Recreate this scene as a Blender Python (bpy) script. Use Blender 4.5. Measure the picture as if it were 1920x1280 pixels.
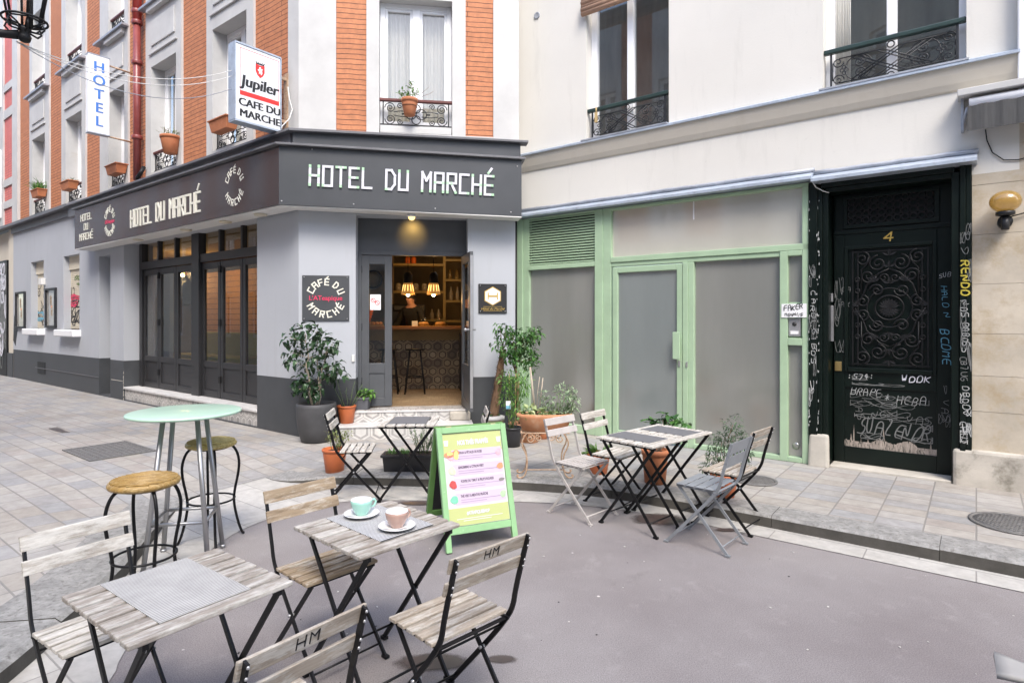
import bpy, bmesh, math, random
from mathutils import Vector, Matrix, noise
from mathutils.geometry import delaunay_2d_cdt
R = math.radians
random.seed(7)
scene = bpy.context.scene
for o in list(bpy.data.objects): bpy.data.objects.remove(o)
COL = scene.collection

# ------------------------------------------------------------------ camera
CAMZ, FPX, HZ = 1.645, 1124.0, 600.0          # eye height, focal length and horizon (in 1920 px)
cam_d = bpy.data.cameras.new('camera')
cam_d.sensor_width = 36.0
cam_d.lens = 36.0 * FPX / 1920
cam_d.shift_y = -(640 - HZ) / 1920
cam_d.clip_start, cam_d.clip_end = 0.05, 500
cam = bpy.data.objects.new('camera', cam_d); COL.objects.link(cam)
cam.location = (0, 0, CAMZ); cam.rotation_euler = (R(90), 0, 0)
scene.camera = cam

# ------------------------------------------------------------------ light
SUN_EL, SUN_AZ = 52.0, 168.0                  # azimuth clockwise from +Y: light comes from behind, right
w = bpy.data.worlds.new('World'); scene.world = w; w.use_nodes = True
nt = w.node_tree; nt.nodes.clear()
sky = nt.nodes.new('ShaderNodeTexSky'); sky.sky_type = 'NISHITA'; sky.sun_disc = False
sky.sun_elevation = R(SUN_EL); sky.sun_rotation = R(SUN_AZ)
sky.air_density = 1.0; sky.dust_density = 2.0; sky.ozone_density = 1.0
bg = nt.nodes.new('ShaderNodeBackground'); bg.inputs['Strength'].default_value = 0.15
wo = nt.nodes.new('ShaderNodeOutputWorld')
nt.links.new(sky.outputs['Color'], bg.inputs['Color']); nt.links.new(bg.outputs[0], wo.inputs[0])
sun_d = bpy.data.lights.new('sun', 'SUN'); sun_d.energy = 1.1; sun_d.angle = R(22); sun_d.color = (1, .95, .872)
sun = bpy.data.objects.new('sun', sun_d); COL.objects.link(sun)
az, el = R(SUN_AZ), R(SUN_EL)
sdir = Vector((math.sin(az) * math.cos(el), math.cos(az) * math.cos(el), math.sin(el)))
sun.rotation_euler = (-sdir).to_track_quat('-Z', 'Y').to_euler()
sun.location = sdir * 30
scene.view_settings.view_transform = 'Standard'; scene.view_settings.look = 'None'
scene.view_settings.exposure = 1.62; scene.view_settings.gamma = 1.0
scene.view_settings.use_curve_mapping = False
scene.cycles.max_bounces = 8; scene.cycles.diffuse_bounces = 4; scene.cycles.glossy_bounces = 4
scene.cycles.transparent_max_bounces = 12; scene.cycles.use_denoising = True

# ------------------------------------------------------------------ survey helpers
def gp(px, py, z=0.0):
    'the point of height z that the photograph shows at pixel px, py'
    Y = FPX * (CAMZ - z) / (py - HZ)
    return Vector(((px - 960) / FPX * Y, Y, z))
class Wall:
    'a facade: x runs along it to the right, y runs into the building, z up'
    def __init__(s, ox, oy, deg):
        a = R(deg); s.o = Vector((ox, oy, 0)); s.u = Vector((math.sin(a), math.cos(a), 0))
        s.n = Vector((-s.u.y, s.u.x, 0))
        s.M = Matrix(((s.u.x, s.n.x, 0, ox), (s.u.y, s.n.y, 0, oy), (0, 0, 1, 0), (0, 0, 0, 1)))
    def uz(s, px, py, d=0.0):
        r = Vector(((px - 960) / FPX, 1, -(py - HZ) / FPX))
        O = s.o + s.n * d
        t = (O.dot(s.n)) / r.dot(s.n)
        P = r * t; return ((P - O).dot(s.u), CAMZ + P.z)
    def u_(s, px, d=0.0): return s.uz(px, 600, d)[0]
    def z_(s, px, py, d=0.0): return s.uz(px, py, d)[1]
    def pt(s, u, d=0.0, z=0.0): return s.o + s.u * u + s.n * d + Vector((0, 0, z))
    def depth_at(s, u, px):
        'y (into the wall) of the point straight out from u that shows at column px'
        k = (px - 960) / FPX; P = s.o + s.u * u
        return (k * P.y - P.x) / (s.n.x - k * s.n.y)
PV = 0.10                                      # pavement height above the road
FA = Wall(-2.831, 7.955, 180 - 52.25)
FB = Wall(-2.831, 7.955, 82)
FC = Wall(3.198, 6.453, 180 - 52.25)
I4 = Matrix.Identity(4)
def TR(x, y, z=0, rz=0): return Matrix.Translation((x, y, z)) @ Matrix.Rotation(rz, 4, 'Z')

# ------------------------------------------------------------------ materials
MATS = {}
def nodes_of(name):
    m = bpy.data.materials.new(name); m.use_nodes = True; n = m.node_tree
    b = n.nodes['Principled BSDF']; MATS[name] = m
    return m, n, b
def N(n, t, **k):
    x = n.nodes.new(t)
    for a, v in k.items():
        if a.startswith('i_'): x.inputs[a[2:].replace('_', ' ')].default_value = v
        else: setattr(x, a, v)
    return x
def ramp(n, pts):
    r = n.nodes.new('ShaderNodeValToRGB'); e = r.color_ramp.elements
    while len(e) < len(pts): e.new(0.5)
    for q, (p, c) in zip(e, pts): q.position = p; q.color = (c[0], c[1], c[2], 1)
    return r
def mixc(n, a, b, f, mode='MIX'):
    x = n.nodes.new('ShaderNodeMix'); x.data_type = 'RGBA'; x.blend_type = mode
    def put(sock, v):
        if hasattr(v, 'links') or hasattr(v, 'is_linked'): n.links.new(v, sock)
        elif isinstance(v, (tuple, list)): sock.default_value = (v[0], v[1], v[2], 1)
        else: sock.default_value = v
    put(x.inputs[6], a); put(x.inputs[7], b); put(x.inputs[0], f)
    return x.outputs[2]
def vcoord(n, scale=(1, 1, 1), rz=0, rand=False):
    t = n.nodes.new('ShaderNodeTexCoord'); mp = n.nodes.new('ShaderNodeMapping')
    mp.inputs['Scale'].default_value = scale; mp.inputs['Rotation'].default_value = (0, 0, rz)
    n.links.new(t.outputs['Object'], mp.inputs['Vector'])
    if rand:
        oi = n.nodes.new('ShaderNodeObjectInfo'); ml = N(n, 'ShaderNodeMath', operation='MULTIPLY'); ml.inputs[1].default_value = 37.0
        n.links.new(oi.outputs['Random'], ml.inputs[0]); n.links.new(ml.outputs[0], mp.inputs['Location'])
    return mp.outputs[0]
def noise_t(n, vec, scale, detail=4, rough=.6):
    x = N(n, 'ShaderNodeTexNoise'); x.inputs['Scale'].default_value = scale
    x.inputs['Detail'].default_value = detail; x.inputs['Roughness'].default_value = rough
    n.links.new(vec, x.inputs['Vector']); return x.outputs['Fac']
def bump(n, b, h, s=.2, d=.01):
    x = N(n, 'ShaderNodeBump'); x.inputs['Strength'].default_value = s; x.inputs['Distance'].default_value = d
    n.links.new(h, x.inputs['Height']); n.links.new(x.outputs[0], b.inputs['Normal'])
def mat(name, c, rough=.6, metal=0., var=.12, vs=3.0, c2=None, patch=(.45, .7), bs=.0, bscale=60, stretch=(1, 1, 1), coat=0, rand=False, spec=.5):
    'a surface of one colour with uneven tone; c2 shows through in patches'
    m, n, b = nodes_of(name)
    v = vcoord(n, stretch, rand=rand)
    f = noise_t(n, v, vs, 6, .65)
    lo = tuple(x * (1 - var) for x in c); hi = tuple(min(1, x * (1 + var)) for x in c)
    col = ramp(n, [(.3, lo), (.7, hi)]); n.links.new(f, col.inputs[0]); out = col.outputs[0]
    if c2:
        f2 = noise_t(n, v, vs * 2.3, 8, .7); r2 = ramp(n, [(patch[0], (0, 0, 0)), (patch[1], (1, 1, 1))]); n.links.new(f2, r2.inputs[0])
        out = mixc(n, out, c2, r2.outputs[0])
    n.links.new(out, b.inputs['Base Color'])
    rr = N(n, 'ShaderNodeMapRange'); rr.inputs['To Min'].default_value = max(0, rough - .08); rr.inputs['To Max'].default_value = min(1, rough + .1)
    n.links.new(f, rr.inputs[0]); n.links.new(rr.outputs[0], b.inputs['Roughness'])
    b.inputs['Metallic'].default_value = metal; b.inputs['Coat Weight'].default_value = coat
    b.inputs['Coat Roughness'].default_value = .08; b.inputs['Specular IOR Level'].default_value = spec
    if bs: bump(n, b, noise_t(n, v, bscale, 5), bs, .004)
    return m
def glow(name, c, s):
    m, n, b = nodes_of(name)
    b.inputs['Base Color'].default_value = (*c, 1); b.inputs['Emission Color'].default_value = (*c, 1)
    b.inputs['Emission Strength'].default_value = s; return m
def plaster(name, c, stain, zlow=None, cracks=True):
    'painted render: faint vertical streaks, blotches, fine bump'
    m, n, b = nodes_of(name)
    v = vcoord(n); vs = vcoord(n, (1.6, 1.6, .22))
    big = noise_t(n, v, .8, 5); st = noise_t(n, vs, 3.0, 6, .7); fine = noise_t(n, v, 14, 5)
    r1 = ramp(n, [(.35, tuple(x * .94 for x in c)), (.65, c)]); n.links.new(big, r1.inputs[0])
    r2 = ramp(n, [(.54, (0, 0, 0)), (.80, (.42, .42, .42))]); n.links.new(st, r2.inputs[0])
    o = mixc(n, r1.outputs[0], stain, r2.outputs[0])
    r3 = ramp(n, [(.66, (0, 0, 0)), (.78, (.4, .4, .4))]); n.links.new(fine, r3.inputs[0])
    o = mixc(n, o, stain, r3.outputs[0])
    n.links.new(o, b.inputs['Base Color']); b.inputs['Roughness'].default_value = .78
    bump(n, b, noise_t(n, v, 45, 6), .18, .006); return m
def brick(name, c, c2, joint, bw=.9, rh=.068, mortar=.0055):
    m, n, b = nodes_of(name)
    t = N(n, 'ShaderNodeTexCoord'); sx = N(n, 'ShaderNodeSeparateXYZ'); cx = N(n, 'ShaderNodeCombineXYZ')
    n.links.new(t.outputs['Object'], sx.inputs[0]); n.links.new(sx.outputs[0], cx.inputs[0]); n.links.new(sx.outputs[2], cx.inputs[1])
    wob = N(n, 'ShaderNodeTexNoise'); wob.inputs['Scale'].default_value = 5; n.links.new(cx.outputs[0], wob.inputs['Vector'])
    wa = N(n, 'ShaderNodeVectorMath', operation='SCALE'); wa.inputs['Scale'].default_value = .026; n.links.new(wob.outputs['Color'], wa.inputs[0])
    ad = N(n, 'ShaderNodeVectorMath', operation='ADD'); n.links.new(cx.outputs[0], ad.inputs[0]); n.links.new(wa.outputs[0], ad.inputs[1])
    k = N(n, 'ShaderNodeTexBrick'); n.links.new(ad.outputs[0], k.inputs['Vector'])
    k.inputs['Scale'].default_value = 1; k.inputs['Brick Width'].default_value = bw; k.inputs['Row Height'].default_value = rh
    k.inputs['Mortar Size'].default_value = mortar; k.inputs['Mortar Smooth'].default_value = .3; k.inputs['Bias'].default_value = -.2
    k.inputs['Color1'].default_value = (*c, 1); k.inputs['Color2'].default_value = (*c2, 1); k.inputs['Mortar'].default_value = (*joint, 1)
    f = noise_t(n, cx.outputs[0], 9, 6, .7); rr = ramp(n, [(.25, (.70, .70, .72)), (.75, (1.18, 1.16, 1.14))]); n.links.new(f, rr.inputs[0])
    o = mixc(n, k.outputs['Color'], rr.outputs[0], 1.0, 'MULTIPLY')
    ch = noise_t(n, cx.outputs[0], 3.2, 10, .8); rc = ramp(n, [(.70, (0, 0, 0)), (.74, (1, 1, 1))]); n.links.new(ch, rc.inputs[0])
    o = mixc(n, o, (.30, .17, .12), rc.outputs[0])
    n.links.new(o, b.inputs['Base Color']); b.inputs['Roughness'].default_value = .75
    iv = N(n, 'ShaderNodeMath', operation='SUBTRACT'); iv.inputs[0].default_value = 1; n.links.new(k.outputs['Fac'], iv.inputs[1])
    bump(n, b, iv.outputs[0], .5, .008); return m
def paving(name, cols, bw, rh, rz, mortar=.007, off=.5):
    m, n, b = nodes_of(name)
    v = vcoord(n, (1, 1, 1), rz)
    k = N(n, 'ShaderNodeTexBrick'); n.links.new(v, k.inputs['Vector']); k.offset = off
    k.inputs['Scale'].default_value = 1; k.inputs['Brick Width'].default_value = bw; k.inputs['Row Height'].default_value = rh
    k.inputs['Mortar Size'].default_value = mortar; k.inputs['Mortar Smooth'].default_value = .4; k.inputs['Bias'].default_value = 0
    k.inputs['Color1'].default_value = (0, 0, 0, 1); k.inputs['Color2'].default_value = (1, 1, 1, 1); k.inputs['Mortar'].default_value = (.5, .5, .5, 1)
    cr = ramp(n, [((i + .0) / len(cols), c) for i, c in enumerate(cols)]); cr.color_ramp.interpolation = 'CONSTANT'
    n.links.new(k.outputs['Color'], cr.inputs[0])
    f = noise_t(n, v, 11, 8, .7); rr = ramp(n, [(.3, (.80, .80, .80)), (.7, (1.1, 1.1, 1.1))]); n.links.new(f, rr.inputs[0])
    o = mixc(n, cr.outputs[0], rr.outputs[0], 1.0, 'MULTIPLY')
    g = noise_t(n, v, 1.1, 6, .7); rg = ramp(n, [(.42, (1, 1, 1)), (.7, (.80, .78, .76))]); n.links.new(g, rg.inputs[0])
    o = mixc(n, o, rg.outputs[0], 1.0, 'MULTIPLY')
    mf = N(n, 'ShaderNodeMath', operation='MULTIPLY'); mf.inputs[1].default_value = .75; n.links.new(k.outputs['Fac'], mf.inputs[0]); o = mixc(n, o, (.20, .19, .18), mf.outputs[0])
    n.links.new(o, b.inputs['Base Color']); b.inputs['Roughness'].default_value = .68
    iv = N(n, 'ShaderNodeMath', operation='SUBTRACT'); iv.inputs[0].default_value = 1; n.links.new(k.outputs['Fac'], iv.inputs[1])
    hh = N(n, 'ShaderNodeMath', operation='MULTIPLY_ADD'); hh.inputs[1].default_value = .35; n.links.new(f, hh.inputs[0]); n.links.new(iv.outputs[0], hh.inputs[2])
    bump(n, b, hh.outputs[0], .5, .008); return m
def asphalt(name):
    m, n, b = nodes_of(name); v = vcoord(n)
    g = noise_t(n, v, .55, 6, .6); f = noise_t(n, v, 170, 2, .6); d = noise_t(n, v, 5, 8, .75)
    r1 = ramp(n, [(.34, (.190, .168, .168)), (.66, (.275, .255, .252))]); n.links.new(g, r1.inputs[0])
    r2 = ramp(n, [(.28, (.62, .62, .62)), (.72, (1.30, 1.30, 1.30))]); n.links.new(f, r2.inputs[0])
    o = mixc(n, r1.outputs[0], r2.outputs[0], 1.0, 'MULTIPLY')
    r3 = ramp(n, [(.56, (0, 0, 0)), (.74, (.5, .5, .5))]); n.links.new(d, r3.inputs[0]); o = mixc(n, o, (.34, .32, .31), r3.outputs[0])
    sk_ = noise_t(n, vcoord(n, (1.2, .35, 1), .9), 6, 8, .75); r5 = ramp(n, [(.60, (0, 0, 0)), (.80, (.55, .55, .55))]); n.links.new(sk_, r5.inputs[0]); o = mixc(n, o, (.37, .35, .34), r5.outputs[0])
    st_ = noise_t(n, v, 1.7, 7, .7); r6 = ramp(n, [(.27, (.55, .55, .55)), (.38, (0, 0, 0))]); n.links.new(st_, r6.inputs[0]); o = mixc(n, o, (.13, .115, .112), r6.outputs[0])
    vo = N(n, 'ShaderNodeTexVoronoi'); vo.inputs['Scale'].default_value = 2.6; n.links.new(v, vo.inputs['Vector'])
    r4 = ramp(n, [(.018, (1, 1, 1)), (.03, (0, 0, 0))]); n.links.new(vo.outputs['Distance'], r4.inputs[0])
    o = mixc(n, o, (.58, .55, .52), r4.outputs[0])
    n.links.new(o, b.inputs['Base Color']); b.inputs['Roughness'].default_value = .72
    bump(n, b, noise_t(n, v, 260, 2, .5), .18, .003); return m
def wood(name, base, bleach, dark, amt=(.42, .62)):
    m, n, b = nodes_of(name); v = vcoord(n, (1.1, 13, 13), rand=True)
    g = noise_t(n, v, 5, 8, .7); v2 = vcoord(n, (2.2, 9, 9), rand=True); p = noise_t(n, v2, 3.0, 7, .75)
    r1 = ramp(n, [(.3, dark), (.52, base), (.75, tuple(min(1, x * 1.25) for x in base))]); n.links.new(g, r1.inputs[0])
    r2 = ramp(n, [(amt[0], (0, 0, 0)), (amt[1], (1, 1, 1))]); n.links.new(p, r2.inputs[0])
    r3 = ramp(n, [(.3, tuple(x * .72 for x in bleach)), (.6, bleach)]); n.links.new(g, r3.inputs[0])
    o = mixc(n, r1.outputs[0], r3.outputs[0], r2.outputs[0])
    n.links.new(o, b.inputs['Base Color']); b.inputs['Roughness'].default_value = .72
    bump(n, b, g, .3, .003); return m
def stripes(name, c1, c2, pitch, axis=0):
    'woven placemat: fine alternating threads'
    m, n, b = nodes_of(name); v = vcoord(n)
    wv = N(n, 'ShaderNodeTexWave', wave_type='BANDS', bands_direction='XYZ'[axis]); wv.inputs['Scale'].default_value = .314 / pitch
    n.links.new(v, wv.inputs['Vector'])
    r = ramp(n, [(.45, c1), (.55, c2)]); n.links.new(wv.outputs['Fac'], r.inputs[0])
    f = noise_t(n, v, 9, 5); rr = ramp(n, [(.3, (.86, .86, .86)), (.7, (1.1, 1.1, 1.1))]); n.links.new(f, rr.inputs[0])
    n.links.new(mixc(n, r.outputs[0], rr.outputs[0], 1.0, 'MULTIPLY'), b.inputs['Base Color'])
    b.inputs['Roughness'].default_value = .8; return m
def leafmat(name, dark, light, rough=.4, tl=.15):
    m, n, b = nodes_of(name); g = N(n, 'ShaderNodeNewGeometry')
    r = ramp(n, [(0, dark), (.6, tuple((a + c) / 2 for a, c in zip(dark, light))), (1, light)]); n.links.new(g.outputs['Random Per Island'], r.inputs[0])
    n.links.new(r.outputs[0], b.inputs['Base Color']); b.inputs['Roughness'].default_value = rough
    tr = N(n, 'ShaderNodeBsdfTranslucent'); n.links.new(r.outputs[0], tr.inputs[0])
    mx = N(n, 'ShaderNodeMixShader'); mx.inputs[0].default_value = tl
    o = n.nodes['Material Output']; n.links.new(b.outputs[0], mx.inputs[1]); n.links.new(tr.outputs[0], mx.inputs[2]); n.links.new(mx.outputs[0], o.inputs[0])
    return m
def glass(name, tint=(.9, .92, .92), refl=1.0, dirt=.0):
    m, n, b = nodes_of(name); n.nodes.remove(b); o = n.nodes['Material Output']
    t = N(n, 'ShaderNodeBsdfTransparent'); t.inputs[0].default_value = (*tint, 1)
    g = N(n, 'ShaderNodeBsdfGlossy'); g.inputs['Roughness'].default_value = .015
    lw = N(n, 'ShaderNodeLayerWeight'); lw.inputs[0].default_value = .5
    pw = N(n, 'ShaderNodeMath', operation='POWER'); pw.inputs[1].default_value = 4.0; n.links.new(lw.outputs['Facing'], pw.inputs[0])
    ml = N(n, 'ShaderNodeMath', operation='MULTIPLY_ADD', use_clamp=True); ml.inputs[1].default_value = .9 * refl; ml.inputs[2].default_value = .05 * refl; n.links.new(pw.outputs[0], ml.inputs[0])
    mx = N(n, 'ShaderNodeMixShader'); n.links.new(ml.outputs[0], mx.inputs[0]); n.links.new(t.outputs[0], mx.inputs[1]); n.links.new(g.outputs[0], mx.inputs[2])
    n.links.new(mx.outputs[0], o.inputs[0]); return m
def hexes(name, cols, line, size, axes=(0, 2), lw=.05, rz=0):
    'hexagonal cement tiles: one colour per tile and a paler line round each'
    m, n, b = nodes_of(name); t = N(n, 'ShaderNodeTexCoord'); sx = N(n, 'ShaderNodeSeparateXYZ')
    mp = N(n, 'ShaderNodeMapping'); mp.inputs['Rotation'].default_value = (0, 0, rz); n.links.new(t.outputs['Object'], mp.inputs[0]); n.links.new(mp.outputs[0], sx.inputs[0])
    def M_(op, a, c=None):
        x = N(n, 'ShaderNodeMath', operation=op)
        for i, q in enumerate((a, c)):
            if q is None: continue
            if isinstance(q, (int, float)): x.inputs[i].default_value = q
            else: n.links.new(q, x.inputs[i])
        return x.outputs[0]
    px = M_('DIVIDE', sx.outputs[axes[0]], size); py = M_('DIVIDE', sx.outputs[axes[1]], size)
    S3 = math.sqrt(3)
    def cell(ox, oy):
        ax = M_('SUBTRACT', px, ox); ay = M_('SUBTRACT', py, oy)
        ix = M_('ADD', M_('MULTIPLY', M_('ROUND', M_('DIVIDE', ax, 1.0)), 1.0), ox)
        iy = M_('ADD', M_('MULTIPLY', M_('ROUND', M_('DIVIDE', ay, S3)), S3), oy)
        dx = M_('ABSOLUTE', M_('SUBTRACT', px, ix)); dy = M_('ABSOLUTE', M_('SUBTRACT', py, iy))
        hd = M_('MAXIMUM', dx, M_('ADD', M_('MULTIPLY', dx, .5), M_('MULTIPLY', dy, S3 / 2)))
        return ix, iy, hd
    a, c = cell(0, 0), cell(.5, S3 / 2)
    less = M_('LESS_THAN', a[2], c[2]); hd = M_('MINIMUM', a[2], c[2])
    def pick(i): return M_('ADD', M_('MULTIPLY', a[i], less), M_('MULTIPLY', c[i], M_('SUBTRACT', 1.0, less)))
    cv = N(n, 'ShaderNodeCombineXYZ'); n.links.new(pick(0), cv.inputs[0]); n.links.new(pick(1), cv.inputs[1])
    wn = N(n, 'ShaderNodeTexWhiteNoise', noise_dimensions='2D'); n.links.new(cv.outputs[0], wn.inputs['Vector'])
    cr = ramp(n, [(i / len(cols), q) for i, q in enumerate(cols)]); cr.color_ramp.interpolation = 'CONSTANT'; n.links.new(wn.outputs['Value'], cr.inputs[0])
    lr = ramp(n, [(.0, (0, 0, 0)), (.27, (0, 0, 0)), (.275, (1, 1, 1)), (.38, (1, 1, 1)), (.385, (0, 0, 0)), (.485 - lw * .3, (0, 0, 0)), (.49, (1, 1, 1))]); n.links.new(hd, lr.inputs[0])
    o = mixc(n, cr.outputs[0], line, lr.outputs[0])
    f = noise_t(n, mp.outputs[0], 12, 6); rr = ramp(n, [(.3, (.86, .86, .86)), (.7, (1.08, 1.08, 1.08))]); n.links.new(f, rr.inputs[0])
    n.links.new(mixc(n, o, rr.outputs[0], 1.0, 'MULTIPLY'), b.inputs['Base Color']); b.inputs['Roughness'].default_value = .5; return m

AROT = math.atan2(-FA.u.y, FA.u.x)
mat('trim_white', (.525, .52, .505), .7, c2=(.44, .41, .36), vs=1.4, patch=(.60, .85), bs=.12)
plaster('plaster_grey', (.435, .455, .49), (.33, .335, .345))
plaster('plaster_cream', (.70, .675, .62), (.45, .43, .39))
plaster('plaster_beige', (.64, .585, .49), (.50, .44, .35))
brick('brick_orange', (.53, .215, .100), (.47, .182, .082), (.13, .055, .035))
brick('brick_salmon', (.66, .19, .165), (.60, .17, .15), (.30, .12, .10))
mat('plinth_paint', (.056, .060, .066), .55, var=.18, vs=2, c2=(.16, .16, .165), patch=(.66, .85), bs=.08)
mat('fascia_paint', (.060, .064, .070), .42, var=.1, vs=1.2, coat=.15)
mat('fascia_gloss', (.050, .046, .050), .12, var=.1, vs=1.2, coat=.8)
mat('ledge_metal', (.13, .13, .14), .5, var=.2)
mat('zinc', (.46, .52, .60), .42, metal=.35, var=.12, vs=5, c2=(.34, .37, .42), patch=(.5, .75))
mat('zinc_dark', (.36, .38, .42), .5, metal=.3, var=.2, vs=6)
mat('soffit_white', (.70, .69, .67), .7, var=.06)
mat('door_grey', (.085, .090, .098), .42, var=.1, vs=4)
mat('door_charcoal', (.024, .024, .026), .4, var=.12, vs=4)
mat('green_paint', (.37, .505, .34), .42, var=.09, vs=3, coat=.15, c2=(.36, .46, .35), patch=(.62, .8))
mat('frosted', (.235, .238, .218), .22, var=.09, vs=.8, coat=1.0, stretch=(1.6, 1, .35))
mat('frosted_blue', (.20, .225, .22), .20, var=.09, vs=.8, coat=1.0, stretch=(1.6, 1, .35))
mat('blind_cream', (.52, .50, .44), .18, var=.06, vs=1.0, coat=1.0)
mat('door_black', (.0030, .0075, .0055), .36, var=.3, vs=3, bs=.05, spec=.3)
mat('iron', (.010, .010, .011), .48, var=.3, vs=20, spec=.3)
mat('iron_soft', (.020, .021, .024), .5, var=.3, vs=20)
mat('wood_peel', (.34, .29, .25), .8, var=.4, vs=14, c2=(.02, .025, .02), patch=(.52, .60), stretch=(3, 3, .5))
mat('stone_wall', (.52, .46, .37), .85, var=.22, vs=1.6, c2=(.40, .31, .19), patch=(.48, .72), bs=.35, bscale=30)
mat('stone_base', (.46, .425, .37), .85, var=.28, vs=2.2, c2=(.16, .145, .11), patch=(.54, .74), bs=.5, bscale=25)
mat('stone_pale', (.47, .44, .385), .8, var=.2, vs=3, c2=(.22, .24, .15), patch=(.66, .85), bs=.3)
mat('step_stone', (.55, .54, .53), .6, var=.12, vs=5, c2=(.45, .42, .40), patch=(.6, .8))
mat('kerb_stone', (.265, .26, .25), .75, var=.32, vs=16, c2=(.15, .145, .135), patch=(.50, .66), bs=.5, bscale=90)
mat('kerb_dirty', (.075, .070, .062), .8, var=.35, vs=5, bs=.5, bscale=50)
PC = [(0.376, 0.355, 0.326), (0.337, 0.329, 0.323), (0.394, 0.37, 0.337), (0.319, 0.317, 0.316), (0.365, 0.338, 0.303), (0.397, 0.379, 0.356), (0.348, 0.334, 0.316), (0.365, 0.334, 0.306)]
paving('pavement_slabs', PC, .31, .19, AROT, off=.0)
PG = [(.47, .455, .425), (.43, .415, .39), (.50, .485, .455), (.45, .435, .41)]
paving('gutter_slabs', PG, .62, .31, AROT, mortar=.005)
asphalt('asphalt')
mat('wet_asphalt', (.075, .066, .063), .24, var=.25, vs=4)
mat('cast_iron', (.17, .165, .16), .6, metal=.2, var=.3, vs=30, bs=.4, bscale=120)
wood('wood_grey', (.28, .245, .21), (.54, .515, .475), (.165, .142, .12), (.44, .62))
wood('wood_tan', (.36, .305, .245), (.57, .53, .47), (.19, .155, .12), (.48, .62))
wood('wood_bleached', (.38, .345, .30), (.60, .575, .53), (.17, .15, .125), (.40, .56))
wood('wood_dark', (.29, .22, .145), (.52, .47, .40), (.15, .105, .065), (.50, .64))
mat('black_metal', (.006, .006, .007), .42, var=.25, vs=14, spec=.3)
mat('pale_metal', (.46, .43, .41), .5, var=.12, vs=9, c2=(.33, .25, .20), patch=(.68, .78))
mat('grey_metal', (.23, .245, .265), .42, var=.1, vs=9)
mat('rust_metal', (.50, .36, .25), .6, var=.2, vs=12, c2=(.36, .20, .11), patch=(.45, .65))
mat('steel', (.40, .40, .41), .38, metal=.85, var=.04, vs=6)
mat('mint', (.42, .60, .48), .38, var=.03, vs=3, coat=.3)
mat('rattan', (.30, .185, .055), .45, var=.4, vs=8, c2=(.46, .33, .15), patch=(.5, .66), bs=.9, bscale=55, stretch=(1, 5, 1))
mat('rattan_light', (.42, .32, .10), .45, var=.3, vs=8, c2=(.58, .47, .22), patch=(.5, .66), bs=.9, bscale=55, stretch=(1, 5, 1))
stripes('mat_weave', (.62, .62, .62), (.10, .10, .105), .0125, 0)
stripes('mat_weave_light', (.50, .49, .475), (.22, .217, .21), .0115, 0)
mat('mat_grey', (.135, .135, .142), .75, var=.1, vs=30)
mat('porcelain', (.84, .84, .84), .15, var=.02, coat=.5)
mat('cup_mint', (.36, .66, .56), .2, var=.03, coat=.5)
mat('cup_rose', (.46, .30, .245), .25, var=.06, coat=.4)
mat('foam', (.80, .73, .68), .7, var=.05, vs=30, c2=(.36, .13, .09), patch=(.52, .60))
mat('milk', (.86, .82, .77), .5, var=.03)
mat('frame_green', (.25, .45, .22), .45, var=.07, vs=9, c2=(.46, .66, .42), patch=(.62, .76))
mat('frame_green_dark', (.10, .22, .06), .5, var=.15, vs=6)
mat('poster_white', (.60, .585, .60), .35, var=.02); mat('poster_lime', (.46, .50, .21), .35, var=.03)
mat('poster_lilac', (.54, .455, .55), .4, var=.03); mat('ink_violet', (.10, .07, .115), .5); mat('ink_lilac', (.36, .26, .40), .5)
mat('art_orange', (.60, .26, .13), .5, var=.2, vs=30); mat('art_yellow', (.84, .66, .20), .5); mat('art_pink', (.80, .38, .44), .5, var=.2, vs=30)
mat('art_lime', (.58, .78, .42), .5, var=.15, vs=40); mat('art_red', (.50, .07, .065), .5, var=.2, vs=40); mat('art_green', (.18, .60, .36), .5, var=.2, vs=30)
mat('art_grey', (.22, .20, .20), .6); mat('art_sage', (.40, .55, .34), .5, var=.2, vs=40)
mat('white_paint', (.84, .84, .85), .45, var=.03); mat('letter_white', (.66, .655, .71), .5, var=.03); mat('letter_green', (.42, .66, .43), .5)
mat('letter_cream', (.78, .76, .66), .5, var=.03); mat('letter_red', (.66, .05, .12), .5); mat('ink_black', (.018, .018, .02), .5); mat('sign_red', (.72, .04, .035), .4); mat('sign_blue', (.07, .22, .64), .4)
mat('gold', (.62, .42, .10), .35, metal=.3, var=.1); mat('marker_white', (.46, .47, .46), .6, var=.2, vs=12); mat('marker_blue', (.16, .42, .56), .6); mat('marker_yellow', (.50, .41, .05), .6)
mat('marker_grey', (.17, .175, .17), .6, var=.2, vs=12)
mat('terracotta', (.46, .17, .075), .7, var=.12, vs=7, c2=(.55, .30, .19), patch=(.6, .8)); mat('terracotta_pale', (.56, .26, .13), .7, var=.14, vs=7, c2=(.62, .40, .27), patch=(.5, .75))
mat('plastic_orange', (.50, .135, .045), .45, var=.08, vs=5); mat('pot_charcoal', (.055, .055, .058), .6, var=.2, vs=5, bs=.15); mat('plastic_black', (.022, .022, .025), .4, var=.1)
mat('plastic_grey', (.11, .115, .13), .5, var=.1); mat('pot_olive', (.22, .20, .13), .6, var=.2); mat('soil', (.035, .024, .017), .95, var=.4, vs=30, bs=.8, bscale=60)
mat('bark', (.16, .095, .055), .9, var=.35, vs=12, bs=1.0, bscale=40, stretch=(1, 1, .5)); mat('stem_pale', (.40, .34, .27), .8, var=.2, vs=20); mat('stem_green', (.15, .22, .08), .7); mat('cane', (.50, .36, .17), .6, var=.15)
leafmat('leaf_camellia', (.012, .036, .012), (.042, .092, .034), .36, .08); leafmat('leaf_ficus', (.022, .075, .016), (.10, .24, .05), .35)
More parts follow.
